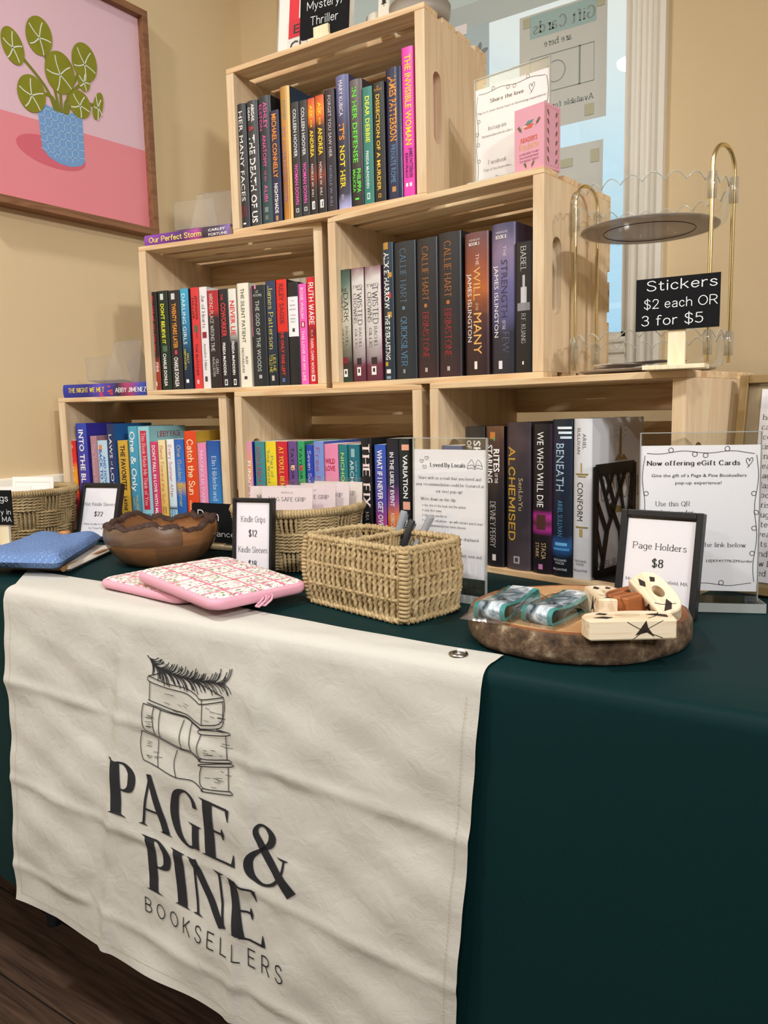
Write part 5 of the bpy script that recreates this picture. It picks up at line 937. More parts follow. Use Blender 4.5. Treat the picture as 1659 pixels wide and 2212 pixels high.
def divided_basket():
    L, Wd, H = .196, .112, .0935; r = thing('woven_basket', 'rectangular woven basket with a middle divider holding pens', 'basket', (-.1304, -.253, TZ+.004), -.2187)
    rnd = random.Random(4)
    flare = lambda x, y, z: (x*(1+.05*sin(PI*min(1, z/H))+.02*z/H), y*(1+.06*sin(PI*min(1, z/H))+.02*z/H), z)
    Q = rounded_rect(L, Wd, .020, .0100); mb = MB()
    for i, (x, y) in enumerate(Q):
        j = rnd.uniform(-.0012, .0012); tx, ty = -y, x
        P = [flare(x+j*sin(k*1.1), y+j*cos(k*1.3), H*k/14) for k in range(15)]
        twist(mb, P, .0047+rnd.uniform(-.0004, .0006), .0185, 5)
    for zf in (.30, .62):
        P = []; N = len(Q)
        for k in range(N*4):
            a = Q[(k//4) % N]; b = Q[(k//4+1) % N]; f = (k % 4)/4; x, y = a[0]+(b[0]-a[0])*f, a[1]+(b[1]-a[1])*f
            w = 1+.020*cos(PI*k/4); P.append(flare(x*w, y*w, H*zf))
        mb.tube(P, .0030, 6, 0, True)
    mb.build('woven_side', ROPE, r)
    R2 = rounded_rect(L, Wd, .020, .004); mb = MB()
    twist(mb, [flare(x, y, H) for x, y in R2], .0055, .012, 6, 0, True); twist(mb, [flare(x*1.005, y*1.005, H-.005) for x, y in R2], .0045, .011, 5, 0, True); mb.build('rim', ROPE, r)
    mb = MB(); twist(mb, [flare(x*1.015, y*1.015, .001) for x, y in R2], .0052, .013, 6, 0, True)
    n = len(R2); mb.add([(x*.98, y*.98, .002) for x, y in R2], [tuple(range(n))]); mb.build('base', ROPE, r)
    mb = MB(); xd = -.008
    for k in range(12):
        y = -Wd/2+.010+k*(Wd-.02)/11; twist(mb, [(xd+.004*sin(k), y, H*j/12) for j in range(13)], .0042, .0165, 5)
    twist(mb, [(xd, -Wd/2*1.02+(Wd*1.04)*k/24, H) for k in range(25)], .0052, .012, 6); mb.build('divider', ROPE, r)
    for sx in (-1, 1):
        mb = MB()
        for k in range(17):
            c = flare(sx*(L/2-.004), -Wd/2+.004, .003+k*(H-.006)/16)
            mb.tube([(c[0]+.0052*cos(a*PI/5), c[1]+.0052*sin(a*PI/5), c[2]+.0008*sin(a)) for a in range(10)], .0028, 6, 0, True)
        mb.build('corner_wrap', ROPE, r)
divided_basket()
def round_basket(name, label, x, y, R, h, yaw=0., mtl=None):
    r = thing(name, label, 'basket', (x, y, TZ+.004), yaw); mt = mtl or ROPE2
    rad = lambda z: R*(.80+.20*min(1, max(0, z/h))**.75); n = 14; rows = 3; mb = MB(); rnd = random.Random(2)
    for row in range(rows):
        z0, z1 = h*(row/rows), h*((row+1)/rows)
        for k in range(n):
            a0, a1 = 2*PI*k/n, 2*PI*(k+1)/n
            if (k+row) % 2 == 0:
                m = 6
                for i in range(m):
                    z = z0+(z1-z0)*(i+.5)/m; am = (a1-a0)*.18
                    P = [((rad(z)+.0035*sin(PI*f/10))*cos(a0-am+(a1-a0+2*am)*f/10), (rad(z)+.0035*sin(PI*f/10))*sin(a0-am+(a1-a0+2*am)*f/10), z+rnd.uniform(-.0004, .0004)) for f in range(11)]
                    twist(mb, P, .0036, .011, 5)
            else:
                m = 6
                for i in range(m):
                    a = a0+(a1-a0)*(i+.5)/m; P = []
                    for f in range(9):
                        z = z0-.004+(z1-z0+.008)*f/8; q = rad(z)-.002+.003*sin(PI*f/8); P.append((q*cos(a), q*sin(a), max(0, z)))
                    twist(mb, P, .0038, .013, 5)
    mb.build('woven_side', mt, r)
    mb = MB(); mb.grid([[((rad(z)-.0075)*cos(2*PI*k/48), (rad(z)-.0075)*sin(2*PI*k/48), z) for k in range(48)] for z in (0, h*.3, h*.6, h*.95)], 0, True, False, True)
    mb.add([((rad(0)-.0075)*cos(2*PI*k/48), (rad(0)-.0075)*sin(2*PI*k/48), .001) for k in range(48)], [tuple(range(48))]); mb.build('inner_lining', mt, r)
    mb = MB()
    for k in range(150):
        a = 2*PI*k/150; c = (rad(h)*cos(a), rad(h)*sin(a), h)
        mb.tube([(c[0]+.0058*cos(q*PI/4)*cos(a), c[1]+.0058*cos(q*PI/4)*sin(a), c[2]+.0058*sin(q*PI/4)) for q in range(8)], .0028, 5, 0, True)
    mb.build('rim', mt, r); return r
MAGX, MAGY = -.440, -.062
round_basket('round_basket', 'round woven basket holding pink card packets', MAGX, MAGY, .115, .100, .1, rope_mat('seagrass_mid', '#9a825a', '#c9b389'))
round_basket('round_basket', 'round woven basket of white slips at the left picture edge', -1.150, -.168, .118, .112, .25)

# packets in the round basket
M_PACK = mat('blush_card', '#f0dfe0', .6); M_CELLO = clear('cellophane', (.97, .98, .98), .05, .5, .12)
def packet(label, dx, dy, z, yaw, lean, full=False, tint='#f0dfe0'):
    w, h = .098, .098; r = thing('card_packet', label, 'packet', (MAGX+dx+.014, MAGY+dy+.004, TZ+z), (-lean, 0, yaw), 'pink packets in the round basket')
    mb = MB(); mb.box(-w/2, w/2, 0, .0012, 0, h); fn = lambda x, zz: (x, -.0005, zz)
    put_text(mb, 'MAG SAFE GRIP', 'r', lambda X, Z: fn(X, h*.76+Z), 1, w*.74, h*.07, .5); put_text(mb, 'SHOP & CO', 's', lambda X, Z: fn(X, h*.90+Z), 2, w*.24, h*.03, .5)
    if full:
        for P in ([(-.042, .050), (.030, .050), (.034, .046), (.034, .02), (-.042, .02), (-.042, .050)], [(-.040, .048), (-.036, .028), (-.006, .028), (-.004, .042), (-.030, .046)], [(.002, .044), (.028, .044), (.028, .033), (.002, .033), (.002, .044)], [(-.042, .026), (.034, .026)]): put_line(mb, P, .0009, fn, 3, False)
        put_poly(mb, [(-.038, .046), (-.034, .029), (-.007, .029), (-.005, .041), (-.030, .045)], lambda x, zz: (x, -.0003, zz), 4); put_poly(mb, [(.003, .034), (.027, .034), (.027, .043), (.003, .043)], lambda x, zz: (x, -.0003, zz), 5)
    mb.build('card', [mat('blush_card'+tint, tint, .6), M_INK, ink('#9a8a90'), ink('#55648c'), ink('#a8b4d8'), ink('#d8e4ec')], r)
    mb = MB(); rn = random.Random(int(dx*999)+7)
    mb.grid([[(-w/2-.004+(w+.008)*i/8, -.0020-.0030*rn.random(), -.002+(h+.010)*j/8) for j in range(9)] for i in range(9)]); mb.build('cellophane_sleeve', M_CELLO, r)
packet('pink packet with a blue van drawing at the front of the round basket', -.004, -.052, .044, .25, .12, True)
packet('pale pink packet leaning at the left of the round basket', -.046, -.030, .044, .45, .12, False, '#eddad8')
packet('pink packet tilted behind the van packet in the round basket', .022, -.018, .046, .20, .10, False, '#ecd9dc')
packet('pink packet second from the right in the round basket', .036, .004, .048, .18, .10, False, '#f0e0e0')
packet('cream pink packet at the right of the round basket', .050, .026, .050, .15, .08, False, '#f2e4dc')
for i, (dx, dy, z, yw, ln, lb) in enumerate(((.040, -.048, .068, .40, .12, 'white slip at the front of the left basket'), (.052, .0, .085, .32, .10, 'tallest white slip in the left basket'), (.044, -.026, .064, .34, .08, 'white slip at the right of the left basket'), (.0, -.035, .060, .42, .10, 'white slip at the left of the left basket'))):
    r = thing('paper_slip', lb, 'card', (-1.150+dx, -.168+dy, TZ+z), (-ln, .03*(i-1), yw), 'white slips in the left basket')
    mb = MB(); w, h = .105, .062; mb.box(-w/2, w/2, 0, .0012, 0, h); fn = lambda x, zz: (x, -.0004, zz)
    put_line(mb, [(-w*.42, h*.1), (-w*.42, h*.82), (w*.42, h*.82), (w*.42, h*.1)], .0006, fn, 1, False); mb.build('card', [mat('ivory_card', '#f3f0ea', .7), ink('#c8b8a4')], r)
# pens
def pen(label, p0, p1, cols, clip=True):
    a, b = Vector(p0), Vector(p1); d = b-a; L = d.length; r = thing('pen', label, 'pen', p0, tuple(d.to_track_quat('Z', 'Y').to_euler()), 'pens in the divided basket')
    mb = MB(); mb.lathe([(.0005, 0), (.002, .004), (.0042, .012), (.0045, L*.55), (.0048, L*.55)], 16); mb.build('barrel', mat('pen'+cols[0], cols[0], .25), r)
    mb = MB(); mb.lathe([(.0049, L*.45), (.0054, L*.47), (.0054, L*.98), (.0045, L), (.0005, L)], 16); mb.build('cap', mat('pen'+cols[1], cols[1], .35), r)
    if clip: mb = MB(); mb.box(-.0012, .0012, -.0075, -.0058, L*.60, L*.97); mb.box(-.0012, .0012, -.0075, 0, L*.93, L*.97); mb.build('clip', mat('pen'+cols[2], cols[2], .2, .6 if cols[2] != '#23262c' else 0), r)
pen('blue capped pen with clear grey cap in the divided basket', (-.152, -.222, TZ+.012), (-.128, -.196, TZ+.128), ('#2a3560', '#8a8f98', '#8a8f98'))
pen('black and silver click pen in the divided basket', (-.142, -.224, TZ+.012), (-.112, -.200, TZ+.116), ('#1d1d20', '#26262a', '#b8b8bc'))
pen('translucent grey pen leaning right in the divided basket', (-.138, -.214, TZ+.012), (-.086, -.190, TZ+.122), ('#9a9da2', '#8f9297', '#8f9297'), False)

# ------------------------------------------------------------------ wooden bowl
def bowl():
    x, y, R, H = -.681, -.173, .1055, .077; r = thing('wooden_bowl', 'round wooden bowl with a rough bark rim', 'bowl', (x, y, TZ+.0006), .6)
    m, n, b = new_mat('bowl_acacia'); L = n.links.new
    t = n.nodes.new('ShaderNodeTexCoord'); s = n.nodes.new('ShaderNodeSeparateXYZ'); L(t.outputs['Object'], s.inputs[0])
    at = n.nodes.new('ShaderNodeMath'); at.operation = 'ARCTAN2'; L(s.outputs['Y'], at.inputs[0]); L(s.outputs['X'], at.inputs[1])
    cb = n.nodes.new('ShaderNodeCombineXYZ'); L(at.outputs[0], cb.inputs[0])
    mz = n.nodes.new('ShaderNodeMath'); mz.operation = 'MULTIPLY'; mz.inputs[1].default_value = 22; L(s.outputs['Z'], mz.inputs[0]); L(mz.outputs[0], cb.inputs[1])
    br = n.nodes.new('ShaderNodeTexBrick'); br.inputs['Scale'].default_value = 1; br.inputs['Brick Width'].default_value = .95; br.inputs['Row Height'].default_value = .92; br.inputs['Mortar Size'].default_value = .0
    br.inputs['Color1'].default_value = (*lin('#a5774e'), 1); br.inputs['Color2'].default_value = (*lin('#6e5a48'), 1); L(cb.outputs[0], br.inputs['Vector'])
    mp = n.nodes.new('ShaderNodeMapping'); mp.inputs['Scale'].default_value = (20, 20, 150); L(t.outputs['Object'], mp.inputs[0])
    nz = n.nodes.new('ShaderNodeTexNoise'); nz.inputs['Scale'].default_value = 1; nz.inputs['Detail'].default_value = 5; nz.inputs['Distortion'].default_value = 1; L(mp.outputs[0], nz.inputs['Vector'])
    cr = n.nodes.new('ShaderNodeValToRGB'); cr.color_ramp.elements[0].color = (.55, .52, .50, 1); cr.color_ramp.elements[1].color = (1.2, 1.12, 1.05, 1); L(nz.outputs['Fac'], cr.inputs[0])
    mu = n.nodes.new('ShaderNodeMix'); mu.data_type = 'RGBA'; mu.blend_type = 'MULTIPLY'; mu.inputs[0].default_value = 1; L(br.outputs['Color'], mu.inputs[6]); L(cr.outputs[0], mu.inputs[7]); L(mu.outputs[2], b.inputs['Base Color'])
    b.inputs['Roughness'].default_value = .32; b.inputs['Coat Weight'].default_value = .25
    N = 96; rim = lambda a: H+.0040*sin(3*a+.5)+.0035*sin(5*a+2)+.0022*sin(11*a)+.0018*sin(17*a+1)
    ro = lambda f: R*(.58+.42*math.sin(min(1, f*1.25)*PI/2)**.75)*(1-.045*max(0, f-.7)/.3)
    mb = MB(); fs = [0, .03, .08, .15, .25, .37, .5, .63, .76, .88, 1]
    rows = [[(.0005*cos(2*PI*k/N), .0005*sin(2*PI*k/N), 0) for k in range(N)]]+[[(ro(f)*cos(2*PI*k/N), ro(f)*sin(2*PI*k/N), rim(2*PI*k/N)*f) for k in range(N)] for f in fs]
    th = .011
    rows2 = [[((ro(f)-th)*cos(2*PI*k/N), (ro(f)-th)*sin(2*PI*k/N), max(.012, rim(2*PI*k/N)*f)) for k in range(N)] for f in fs[::-1]]+[[(.0005*cos(2*PI*k/N), .0005*sin(2*PI*k/N), .012) for k in range(N)]]
    mb.grid(rows, 0, True, False, True); mb.grid(rows2, 0, True, False, True); mb.build('bowl_body', m, r)
    mb = MB(); rn = random.Random(9); P = []
    for k in range(N*2):
        a = PI*k/N; j = rn.uniform(-.0016, .0016); P.append([((ro(1)-th/2+u*(th/2+.002)+j*.6)*cos(a), (ro(1)-th/2+u*(th/2+.002)+j*.6)*sin(a), rim(a)+v+j) for u, v in ((-1, -.005), (-.85, .001), (0, .0032), (.8, .0012), (1, -.003-.002*rn.random()))])
    mb.grid(P, 0, True, True, False); mb.build('bark_rim', mat('dark_bark', '#3d271d', .75, noise=.45, nscale=90, bump=.8, bscale=160), r)
bowl()

# ------------------------------------------------------------------ pink patterned sleeves
def floral():
    m, n, b = new_mat('floral_fabric'); L = n.links.new
    t = n.nodes.new('ShaderNodeTexCoord')
    wv = n.nodes.new('ShaderNodeTexNoise'); wv.inputs['Scale'].default_value = 60; L(t.outputs['Object'], wv.inputs['Vector'])
    sc = n.nodes.new('ShaderNodeVectorMath'); sc.operation = 'SCALE'; sc.inputs['Scale'].default_value = .0045; L(wv.outputs['Color'], sc.inputs[0])
    ad = n.nodes.new('ShaderNodeVectorMath'); ad.operation = 'ADD'; L(t.outputs['Object'], ad.inputs[0]); L(sc.outputs[0], ad.inputs[1])
    def layer(prev, scale, lo, cols, off):
        v = n.nodes.new('ShaderNodeTexVoronoi'); v.voronoi_dimensions = '2D'; v.inputs['Scale'].default_value = scale
        o = n.nodes.new('ShaderNodeVectorMath'); o.operation = 'ADD'; o.inputs[1].default_value = off; L(ad.outputs[0], o.inputs[0]); L(o.outputs[0], v.inputs['Vector'])
        lt = n.nodes.new('ShaderNodeMath'); lt.operation = 'LESS_THAN'; lt.inputs[1].default_value = lo; L(v.outputs['Distance'], lt.inputs[0])
        r = n.nodes.new('ShaderNodeValToRGB'); r.color_ramp.interpolation = 'CONSTANT'
        el = r.color_ramp.elements; el[0].color = (*lin(cols[0]), 1); el[0].position = 0; el[1].position = 1/len(cols); el[1].color = (*lin(cols[1]), 1)
        for i, c in enumerate(cols[2:]): q = el.new((i+2)/len(cols)); q.color = (*lin(c), 1)
        sp = n.nodes.new('ShaderNodeSeparateColor'); L(v.outputs['Color'], sp.inputs[0]); L(sp.outputs[0], r.inputs[0])
        x = n.nodes.new('ShaderNodeMix'); x.data_type = 'RGBA'; L(lt.outputs[0], x.inputs[0]); L(prev, x.inputs[6]); L(r.outputs[0], x.inputs[7]); return x.outputs[2]
    base = n.nodes.new('ShaderNodeRGB'); base.outputs[0].default_value = (*lin('#f3e9e4'), 1)
    c = layer(base.outputs[0], 55, .30, ['#f0c8d0', '#e9a0b4', '#efe2dc', '#e58aa6', '#f3e9e4'], (0, 0, 0))
    c = layer(c, 120, .30, ['#7f9a62', '#f3e9e4', '#93a874', '#8a7a6a', '#f3e9e4', '#6d8a5a'], (.3, .1, 0))
    c = layer(c, 210, .26, ['#8aa06a', '#f3e9e4', '#d8889c', '#f3e9e4', '#a89a8a'], (.7, .4, 0))
    s = n.nodes.new('ShaderNodeSeparateXYZ'); L(ad.outputs[0], s.inputs[0])
    for k in ('X', 'Y'):
        f = n.nodes.new('ShaderNodeMath'); f.operation = 'PINGPONG'; f.inputs[1].default_value = .0205; L(s.outputs[k], f.inputs[0])
        lt = n.nodes.new('ShaderNodeMath'); lt.operation = 'LESS_THAN'; lt.inputs[1].default_value = .0016; L(f.outputs[0], lt.inputs[0])
        x = n.nodes.new('ShaderNodeMix'); x.data_type = 'RGBA'; x.inputs[7].default_value = (*lin('#d8708a'), 1); L(lt.outputs[0], x.inputs[0]); L(c, x.inputs[6]); c = x.outputs[2]
    L(c, b.inputs['Base Color']); b.inputs['Roughness'].default_value = .7
    return m
M_FLOR = floral(); M_PK = mat('pink_neoprene', '#e3a6b8', .55, spec=.3)
def rr(w, d, rc, k=8): return [p for cx, cy, a0 in ((w/2-rc, -d/2+rc, -PI/2), (w/2-rc, d/2-rc, 0), (-w/2+rc, d/2-rc, PI/2), (-w/2+rc, -d/2+rc, PI)) for p in [(cx+rc*cos(a0+i*PI/2/k), cy+rc*sin(a0+i*PI/2/k)) for i in range(k+1)]]
def sleeve(label, loc, rot, w, d, t, zip_=False):
    r = thing('padded_sleeve', label, 'tablet sleeve', loc, rot, 'pink patterned sleeves'); mb = MB(); rows = []
    for ins, z in ((.006, 0), (.0015, .002), (0, .006), (0, t-.005), (.0015, t-.002), (.005, t-.0005)): rows.append([(x, y, z) for x, y in rr(w-2*ins, d-2*ins, .020)])
    mb.grid(rows, 0, True, False, True); n = len(rows[0]); mb.add(rows[0], [tuple(range(n))]); mb.build('padded_edge', M_PK, r)
    mb = MB(); A = rr(w-.010, d-.010, .018); rows = [[(x*s, y*s, t+h) for x, y in A] for s, h in ((1, -.0004), (.985, .0006), (.9, .0016), (.6, .0022), (.25, .0024))]
    mb.grid(rows, 0, True, False, True); mb.add(rows[-1], [tuple(range(n))]); mb.build('top_panel', M_FLOR, r)
    if zip_:
        for q in (0, .010):
            P = [(w/2-.012+q*.4, -d/2+.085+q, t*.5), (w/2+.004, -d/2+.082+q, t*.5), (w/2+.012, -d/2+.074+q, t*.35), (w/2+.014, -d/2+.062+q, t*.05), (w/2+.010, -d/2+.060+q, t*.05), (w/2+.007, -d/2+.070+q, t*.30), (w/2+.002, -d/2+.078+q, t*.45)]
            mb = MB(); mb.tube(P, .0017, 6); mb.build('zip_pull', M_PK, r)
sleeve('pink floral padded sleeve lying underneath the other at the left', (-.468, -.318, TZ+.0045), -.10, .215, .165, .0145)
sleeve('pink floral padded sleeve on top with zip pulls beside the divided basket', (-.3580, -.342, TZ+.0205), (0, .052, -.225), .222, .160, .0170, True)

# ------------------------------------------------------------------ knitted sleeves at the left
def knit_mat():
    m, n, b = new_mat('blue_knit'); L = n.links.new; t = n.nodes.new('ShaderNodeTexCoord')
    mp = n.nodes.new('ShaderNodeMapping'); mp.inputs['Scale'].default_value = (150, 240, 0); L(t.outputs['Object'], mp.inputs[0])
    v = n.nodes.new('ShaderNodeTexVoronoi'); v.voronoi_dimensions = '2D'; v.inputs['Scale'].default_value = 1; v.inputs['Randomness'].default_value = .55; L(mp.outputs[0], v.inputs['Vector'])
    w = n.nodes.new('ShaderNodeTexWave'); w.inputs['Scale'].default_value = 26; w.inputs['Distortion'].default_value = 1.5; L(t.outputs['Object'], w.inputs['Vector'])
    mx = n.nodes.new('ShaderNodeMath'); mx.operation = 'MULTIPLY_ADD'; mx.inputs[1].default_value = -.8; L(v.outputs['Distance'], mx.inputs[0])
    w2 = n.nodes.new('ShaderNodeMath'); w2.operation = 'MULTIPLY'; w2.inputs[1].default_value = .35; L(w.outputs['Fac'], w2.inputs[0]); L(w2.outputs[0], mx.inputs[2])
    cr = n.nodes.new('ShaderNodeValToRGB'); cr.color_ramp.elements[0].position = -.0; cr.color_ramp.elements[0].color = (*lin('#6c89bb'), 1); cr.color_ramp.elements[1].color = (*lin('#a3badf'), 1); cr.color_ramp.elements[1].position = .35
    L(mx.outputs[0], cr.inputs[0]); L(cr.outputs[0], b.inputs['Base Color']); b.inputs['Roughness'].default_value = .9; b.inputs['Specular IOR Level'].default_value = .1
    bp = n.nodes.new('ShaderNodeBump'); bp.inputs['Strength'].default_value = .9; bp.inputs['Distance'].default_value = .003; L(mx.outputs[0], bp.inputs['Height']); L(bp.outputs[0], b.inputs['Normal'])
    return m
def slab(mb, C, t, z, m=0, edge=.10, lump=.0):
    """soft quilt-like slab over the quad C (fl, fr, br, bl)"""
    N = 30
    def P(i, j, s):
        u, v = i/N, j/N; x = (1-u)*(1-v)*C[0][0]+u*(1-v)*C[1][0]+u*v*C[2][0]+(1-u)*v*C[3][0]; y = (1-u)*(1-v)*C[0][1]+u*(1-v)*C[1][1]+u*v*C[2][1]+(1-u)*v*C[3][1]
        e = min(1, min(u, 1-u)/edge)*1.; f = min(1, min(v, 1-v)/edge); q = math.sqrt(max(0, 1-(1-e)**2))*math.sqrt(max(0, 1-(1-f)**2))
        return (x, y, z+t*.5+s*t*.5*q+(lump*sin(u*9)*sin(v*7+1)*q if s > 0 else 0))
    for s in (1, -1): mb.grid([[P(i, j, s) for j in range(N+1)] for i in range(N+1)], m)
def knit():
    r = thing('knit_sleeve', 'blue knitted sleeve with a wooden button', 'tablet sleeve', (0, 0, 0)); C = [(-.875, -.440), (-.705, -.372), (-.890, -.152), (-1.012, -.212)]
    mb = MB(); slab(mb, C, .030, TZ+.0135, 0, .14, .0030); mb.build('knit_body', knit_mat(), r)
    mb = MB(); mb.lathe([(.0005, .006), (.006, .0055), (.0105, .0045), (.012, .002), (.0105, 0)], 24); mb.build('button', wood('button_wood', '#a86a3c', '#c48a56', 0, knots=False), r, (-.925, -.212, TZ+.0415), (.05, .05, 0))
knit()
def cream():
    r = thing('knit_sleeve', 'cream fabric sleeve with a tan edge beneath the blue knitted one', 'tablet sleeve', (0, 0, 0)); C = [(-.868, -.372), (-.742, -.330), (-.860, -.140), (-1.000, -.190)]
    mb = MB(); slab(mb, C, .012, TZ+.0010, 0, .05); mb.build('cream_body', mat('cream_cotton', '#ddd6c8', .85), r)
    mb = MB(); a, b = Vector((-.748, -.338, TZ+.009)), Vector((-.862, -.146, TZ+.009)); mb.tube([a+(b-a)*i/12+Vector((0, 0, .001*sin(i))) for i in range(13)], [.0052]+[.0042]*11+[.005], 8); mb.build('tan_edge', mat('tan_leather', '#b98a58', .6, noise=.25, nscale=60), r)
cream()
# ------------------------------------------------------------------ wood slice with goods
SX, SY, SR, SH = .153, -.259, .1265, .034
def slice_():
    r = thing('wood_slice', 'round wood slice with bark edge used as a display board', 'wood slice', (SX, SY, TZ+.0006)); N = 120; rn = random.Random(5)
    R0 = [SR*(1+.018*sin(2*a+.7)+.010*sin(5*a)+.006*sin(9*a+2)+rn.uniform(-.003, .003)) for a in (2*PI*k/N for k in range(N))]
    mb = MB(); rows = []
    for f, z in ((.93, 0), (.975, .003), (1, .010), (1.004, .018), (1, .028), (.985, SH-.001), (.962, SH)): rows.append([(R0[k]*(f+rn.uniform(-.006, .006))*cos(2*PI*k/N), R0[k]*(f+rn.uniform(-.006, .006))*sin(2*PI*k/N), z) for k in range(N)])
    mb.grid(rows, 0, True, False, True); mb.add(rows[0], [tuple(range(N))])
    m, n, b = new_mat('bark'); L = n.links.new; t = n.nodes.new('ShaderNodeTexCoord'); k1 = n.nodes.new('ShaderNodeTexNoise'); k1.inputs['Scale'].default_value = 55; k1.inputs['Detail'].default_value = 6; k1.inputs['Roughness'].default_value = .7; L(t.outputs['Object'], k1.inputs['Vector'])
    cr = n.nodes.new('ShaderNodeValToRGB'); e = cr.color_ramp.elements; e[0].position = .3; e[0].color = (*lin('#241a12'), 1); e[1].position = .72; e[1].color = (*lin('#b5a88c'), 1); q = e.new(.48); q.color = (*lin('#5c4632'), 1); q = e.new(.60); q.color = (*lin('#7a6650'), 1)
    L(k1.outputs['Fac'], cr.inputs[0]); L(cr.outputs[0], b.inputs['Base Color']); b.inputs['Roughness'].default_value = .85; bp = n.nodes.new('ShaderNodeBump'); bp.inputs['Distance'].default_value = .003; bp.inputs['Strength'].default_value = .9; L(k1.outputs['Fac'], bp.inputs['Height']); L(bp.outputs[0], b.inputs['Normal'])
    mb.build('bark', m, r)
    mb = MB(); A = rows[-1]; rows2 = [A, [(x*.945, y*.945, SH+.0002) for x, y, z in A]]; mb.grid(rows2, 0, True, False, True); mb.build('inner_bark_ring', mat('cambium_brown', '#8a5430', .75, noise=.3, nscale=60), r)
    mb = MB(); B = rows2[1]; mb.grid([[(x*f, y*f, SH+.0003) for x, y, z in B] for f in (1, .66, .33, .02)], 0, True, False, True); mb.add([(x*.02, y*.02, SH+.0003) for x, y, z in B], [tuple(range(N))])
    m, n, b = new_mat('slice_face'); L = n.links.new; t = n.nodes.new('ShaderNodeTexCoord')
    w = n.nodes.new('ShaderNodeTexWave'); w.wave_type = 'RINGS'; w.rings_direction = 'Z'; w.inputs['Scale'].default_value = 55; w.inputs['Distortion'].default_value = 3; w.inputs['Detail'].default_value = 3; w.inputs['Detail Scale'].default_value = 1.5; L(t.outputs['Object'], w.inputs['Vector'])
    mp = n.nodes.new('ShaderNodeMapping'); mp.inputs['Scale'].default_value = (300, 12, 1); mp.inputs['Rotation'].default_value = (0, 0, .25); L(t.outputs['Object'], mp.inputs[0]); nz = n.nodes.new('ShaderNodeTexNoise'); nz.inputs['Scale'].default_value = 1; L(mp.outputs[0], nz.inputs['Vector'])
    n3 = n.nodes.new('ShaderNodeTexNoise'); n3.inputs['Scale'].default_value = 11; n3.inputs['Detail'].default_value = 3; L(t.outputs['Object'], n3.inputs['Vector'])
    a = n.nodes.new('ShaderNodeMath'); a.operation = 'MULTIPLY_ADD'; a.inputs[1].default_value = .35; L(w.outputs['Fac'], a.inputs[0]); a2 = n.nodes.new('ShaderNodeMath'); a2.operation = 'MULTIPLY_ADD'; a2.inputs[1].default_value = .35; L(nz.outputs['Fac'], a2.inputs[0]); L(a.outputs[0], a2.inputs[2])
    a3 = n.nodes.new('ShaderNodeMath'); a3.operation = 'MULTIPLY'; a3.inputs[1].default_value = .55; L(n3.outputs['Fac'], a3.inputs[0]); L(a3.outputs[0], a.inputs[2])
    cr = n.nodes.new('ShaderNodeValToRGB'); cr.color_ramp.elements[0].position = .35; cr.color_ramp.elements[0].color = (*lin('#ddb582'), 1); cr.color_ramp.elements[1].position = .88; cr.color_ramp.elements[1].color = (*lin('#a9774a'), 1); L(a2.outputs[0], cr.inputs[0]); L(cr.outputs[0], b.inputs['Base Color']); b.inputs['Roughness'].default_value = .65
    mb.build('sawn_face', m, r)
slice_()
ZS = TZ+SH+.0012
def marble():
    m, n, b = new_mat('marbled_fabric'); L = n.links.new; t = n.nodes.new('ShaderNodeTexCoord'); k = n.nodes.new('ShaderNodeTexNoise'); k.inputs['Scale'].default_value = 34; k.inputs['Detail'].default_value = 4; k.inputs['Distortion'].default_value = 1.4; L(t.outputs['Object'], k.inputs['Vector'])
    cr = n.nodes.new('ShaderNodeValToRGB'); e = cr.color_ramp.elements; e[0].position = .34; e[0].color = (*lin('#23282e'), 1); e[1].position = .62; e[1].color = (*lin('#d6dde2'), 1); q = e.new(.48); q.color = (*lin('#7f95a2'), 1); L(k.outputs['Fac'], cr.inputs[0]); L(cr.outputs[0], b.inputs['Base Color']); b.inputs['Roughness'].default_value = .6; return m
M_MARB = marble(); M_TEAL = mat('teal_webbing', '#3f8f8a', .6, noise=.35, nscale=120); M_CEL2 = clear('cellophane_bag', (.96, .97, .97), .07, .6, .10)
def wristlet(label, x, y, yaw, seed):
    r = thing('wristlet', label, 'key fob', (x, y, ZS), yaw, 'wristlets on the wood slice'); rn = random.Random(seed); W2, Ln, T = .0190, .105, .016
    def loop(x0, x1, name, mtl, off=0.):
        P = []; K = 12
        for i in range(K+1): a = -PI/2-PI*i/K; P.append((-Ln/2+T/2+(T/2+off)*cos(a), T/2+(T/2+off)*sin(a)))
        for i in range(1, 8): q = i/8; P.append((-Ln/2+T/2+(Ln-T)*q, T+off-.004*sin(PI*q)))
        P += [(Ln/2-T/2+(T/2+off)*cos(PI/2-PI*i/K), T/2+(T/2+off)*sin(PI/2-PI*i/K)) for i in range(K+1)]
        mb = MB(); mb.grid([[(xx, yy, max(0, zz)) for xx in (x0, x1)] for yy, zz in P]+[[(xx, P[0][0], 0) for xx in (x0, x1)]]); o = mb.build(name, mtl, r); s = o.modifiers.new('thickness', 'SOLIDIFY'); s.thickness = .0016
    loop(-W2, W2, 'teal_strap', M_TEAL); loop(-W2+.0055, W2-.0055, 'marbled_ribbon', M_MARB, .0012)
    mb = MB(); K = 14; w, l = .030, .066
    for s in (1, 0):
        G = []
        for i in range(K+1):
            row = []
            for j in range(K+1):
                u, v = -1+2*i/K, -1+2*j/K; q = (1-abs(u)**5)*(1-abs(v)**5); row.append((u*w+rn.uniform(-.001, .001), v*l+rn.uniform(-.001, .001), .0006+(q*(.0185+rn.uniform(-.0018, .0022)) if s else 0)))
            G.append(row)
        mb.grid(G)
    mb.build('cellophane_bag', M_CEL2, r)
wristlet('teal and grey wristlet in a clear bag at the left on the wood slice', .088, -.311, .02, 3)
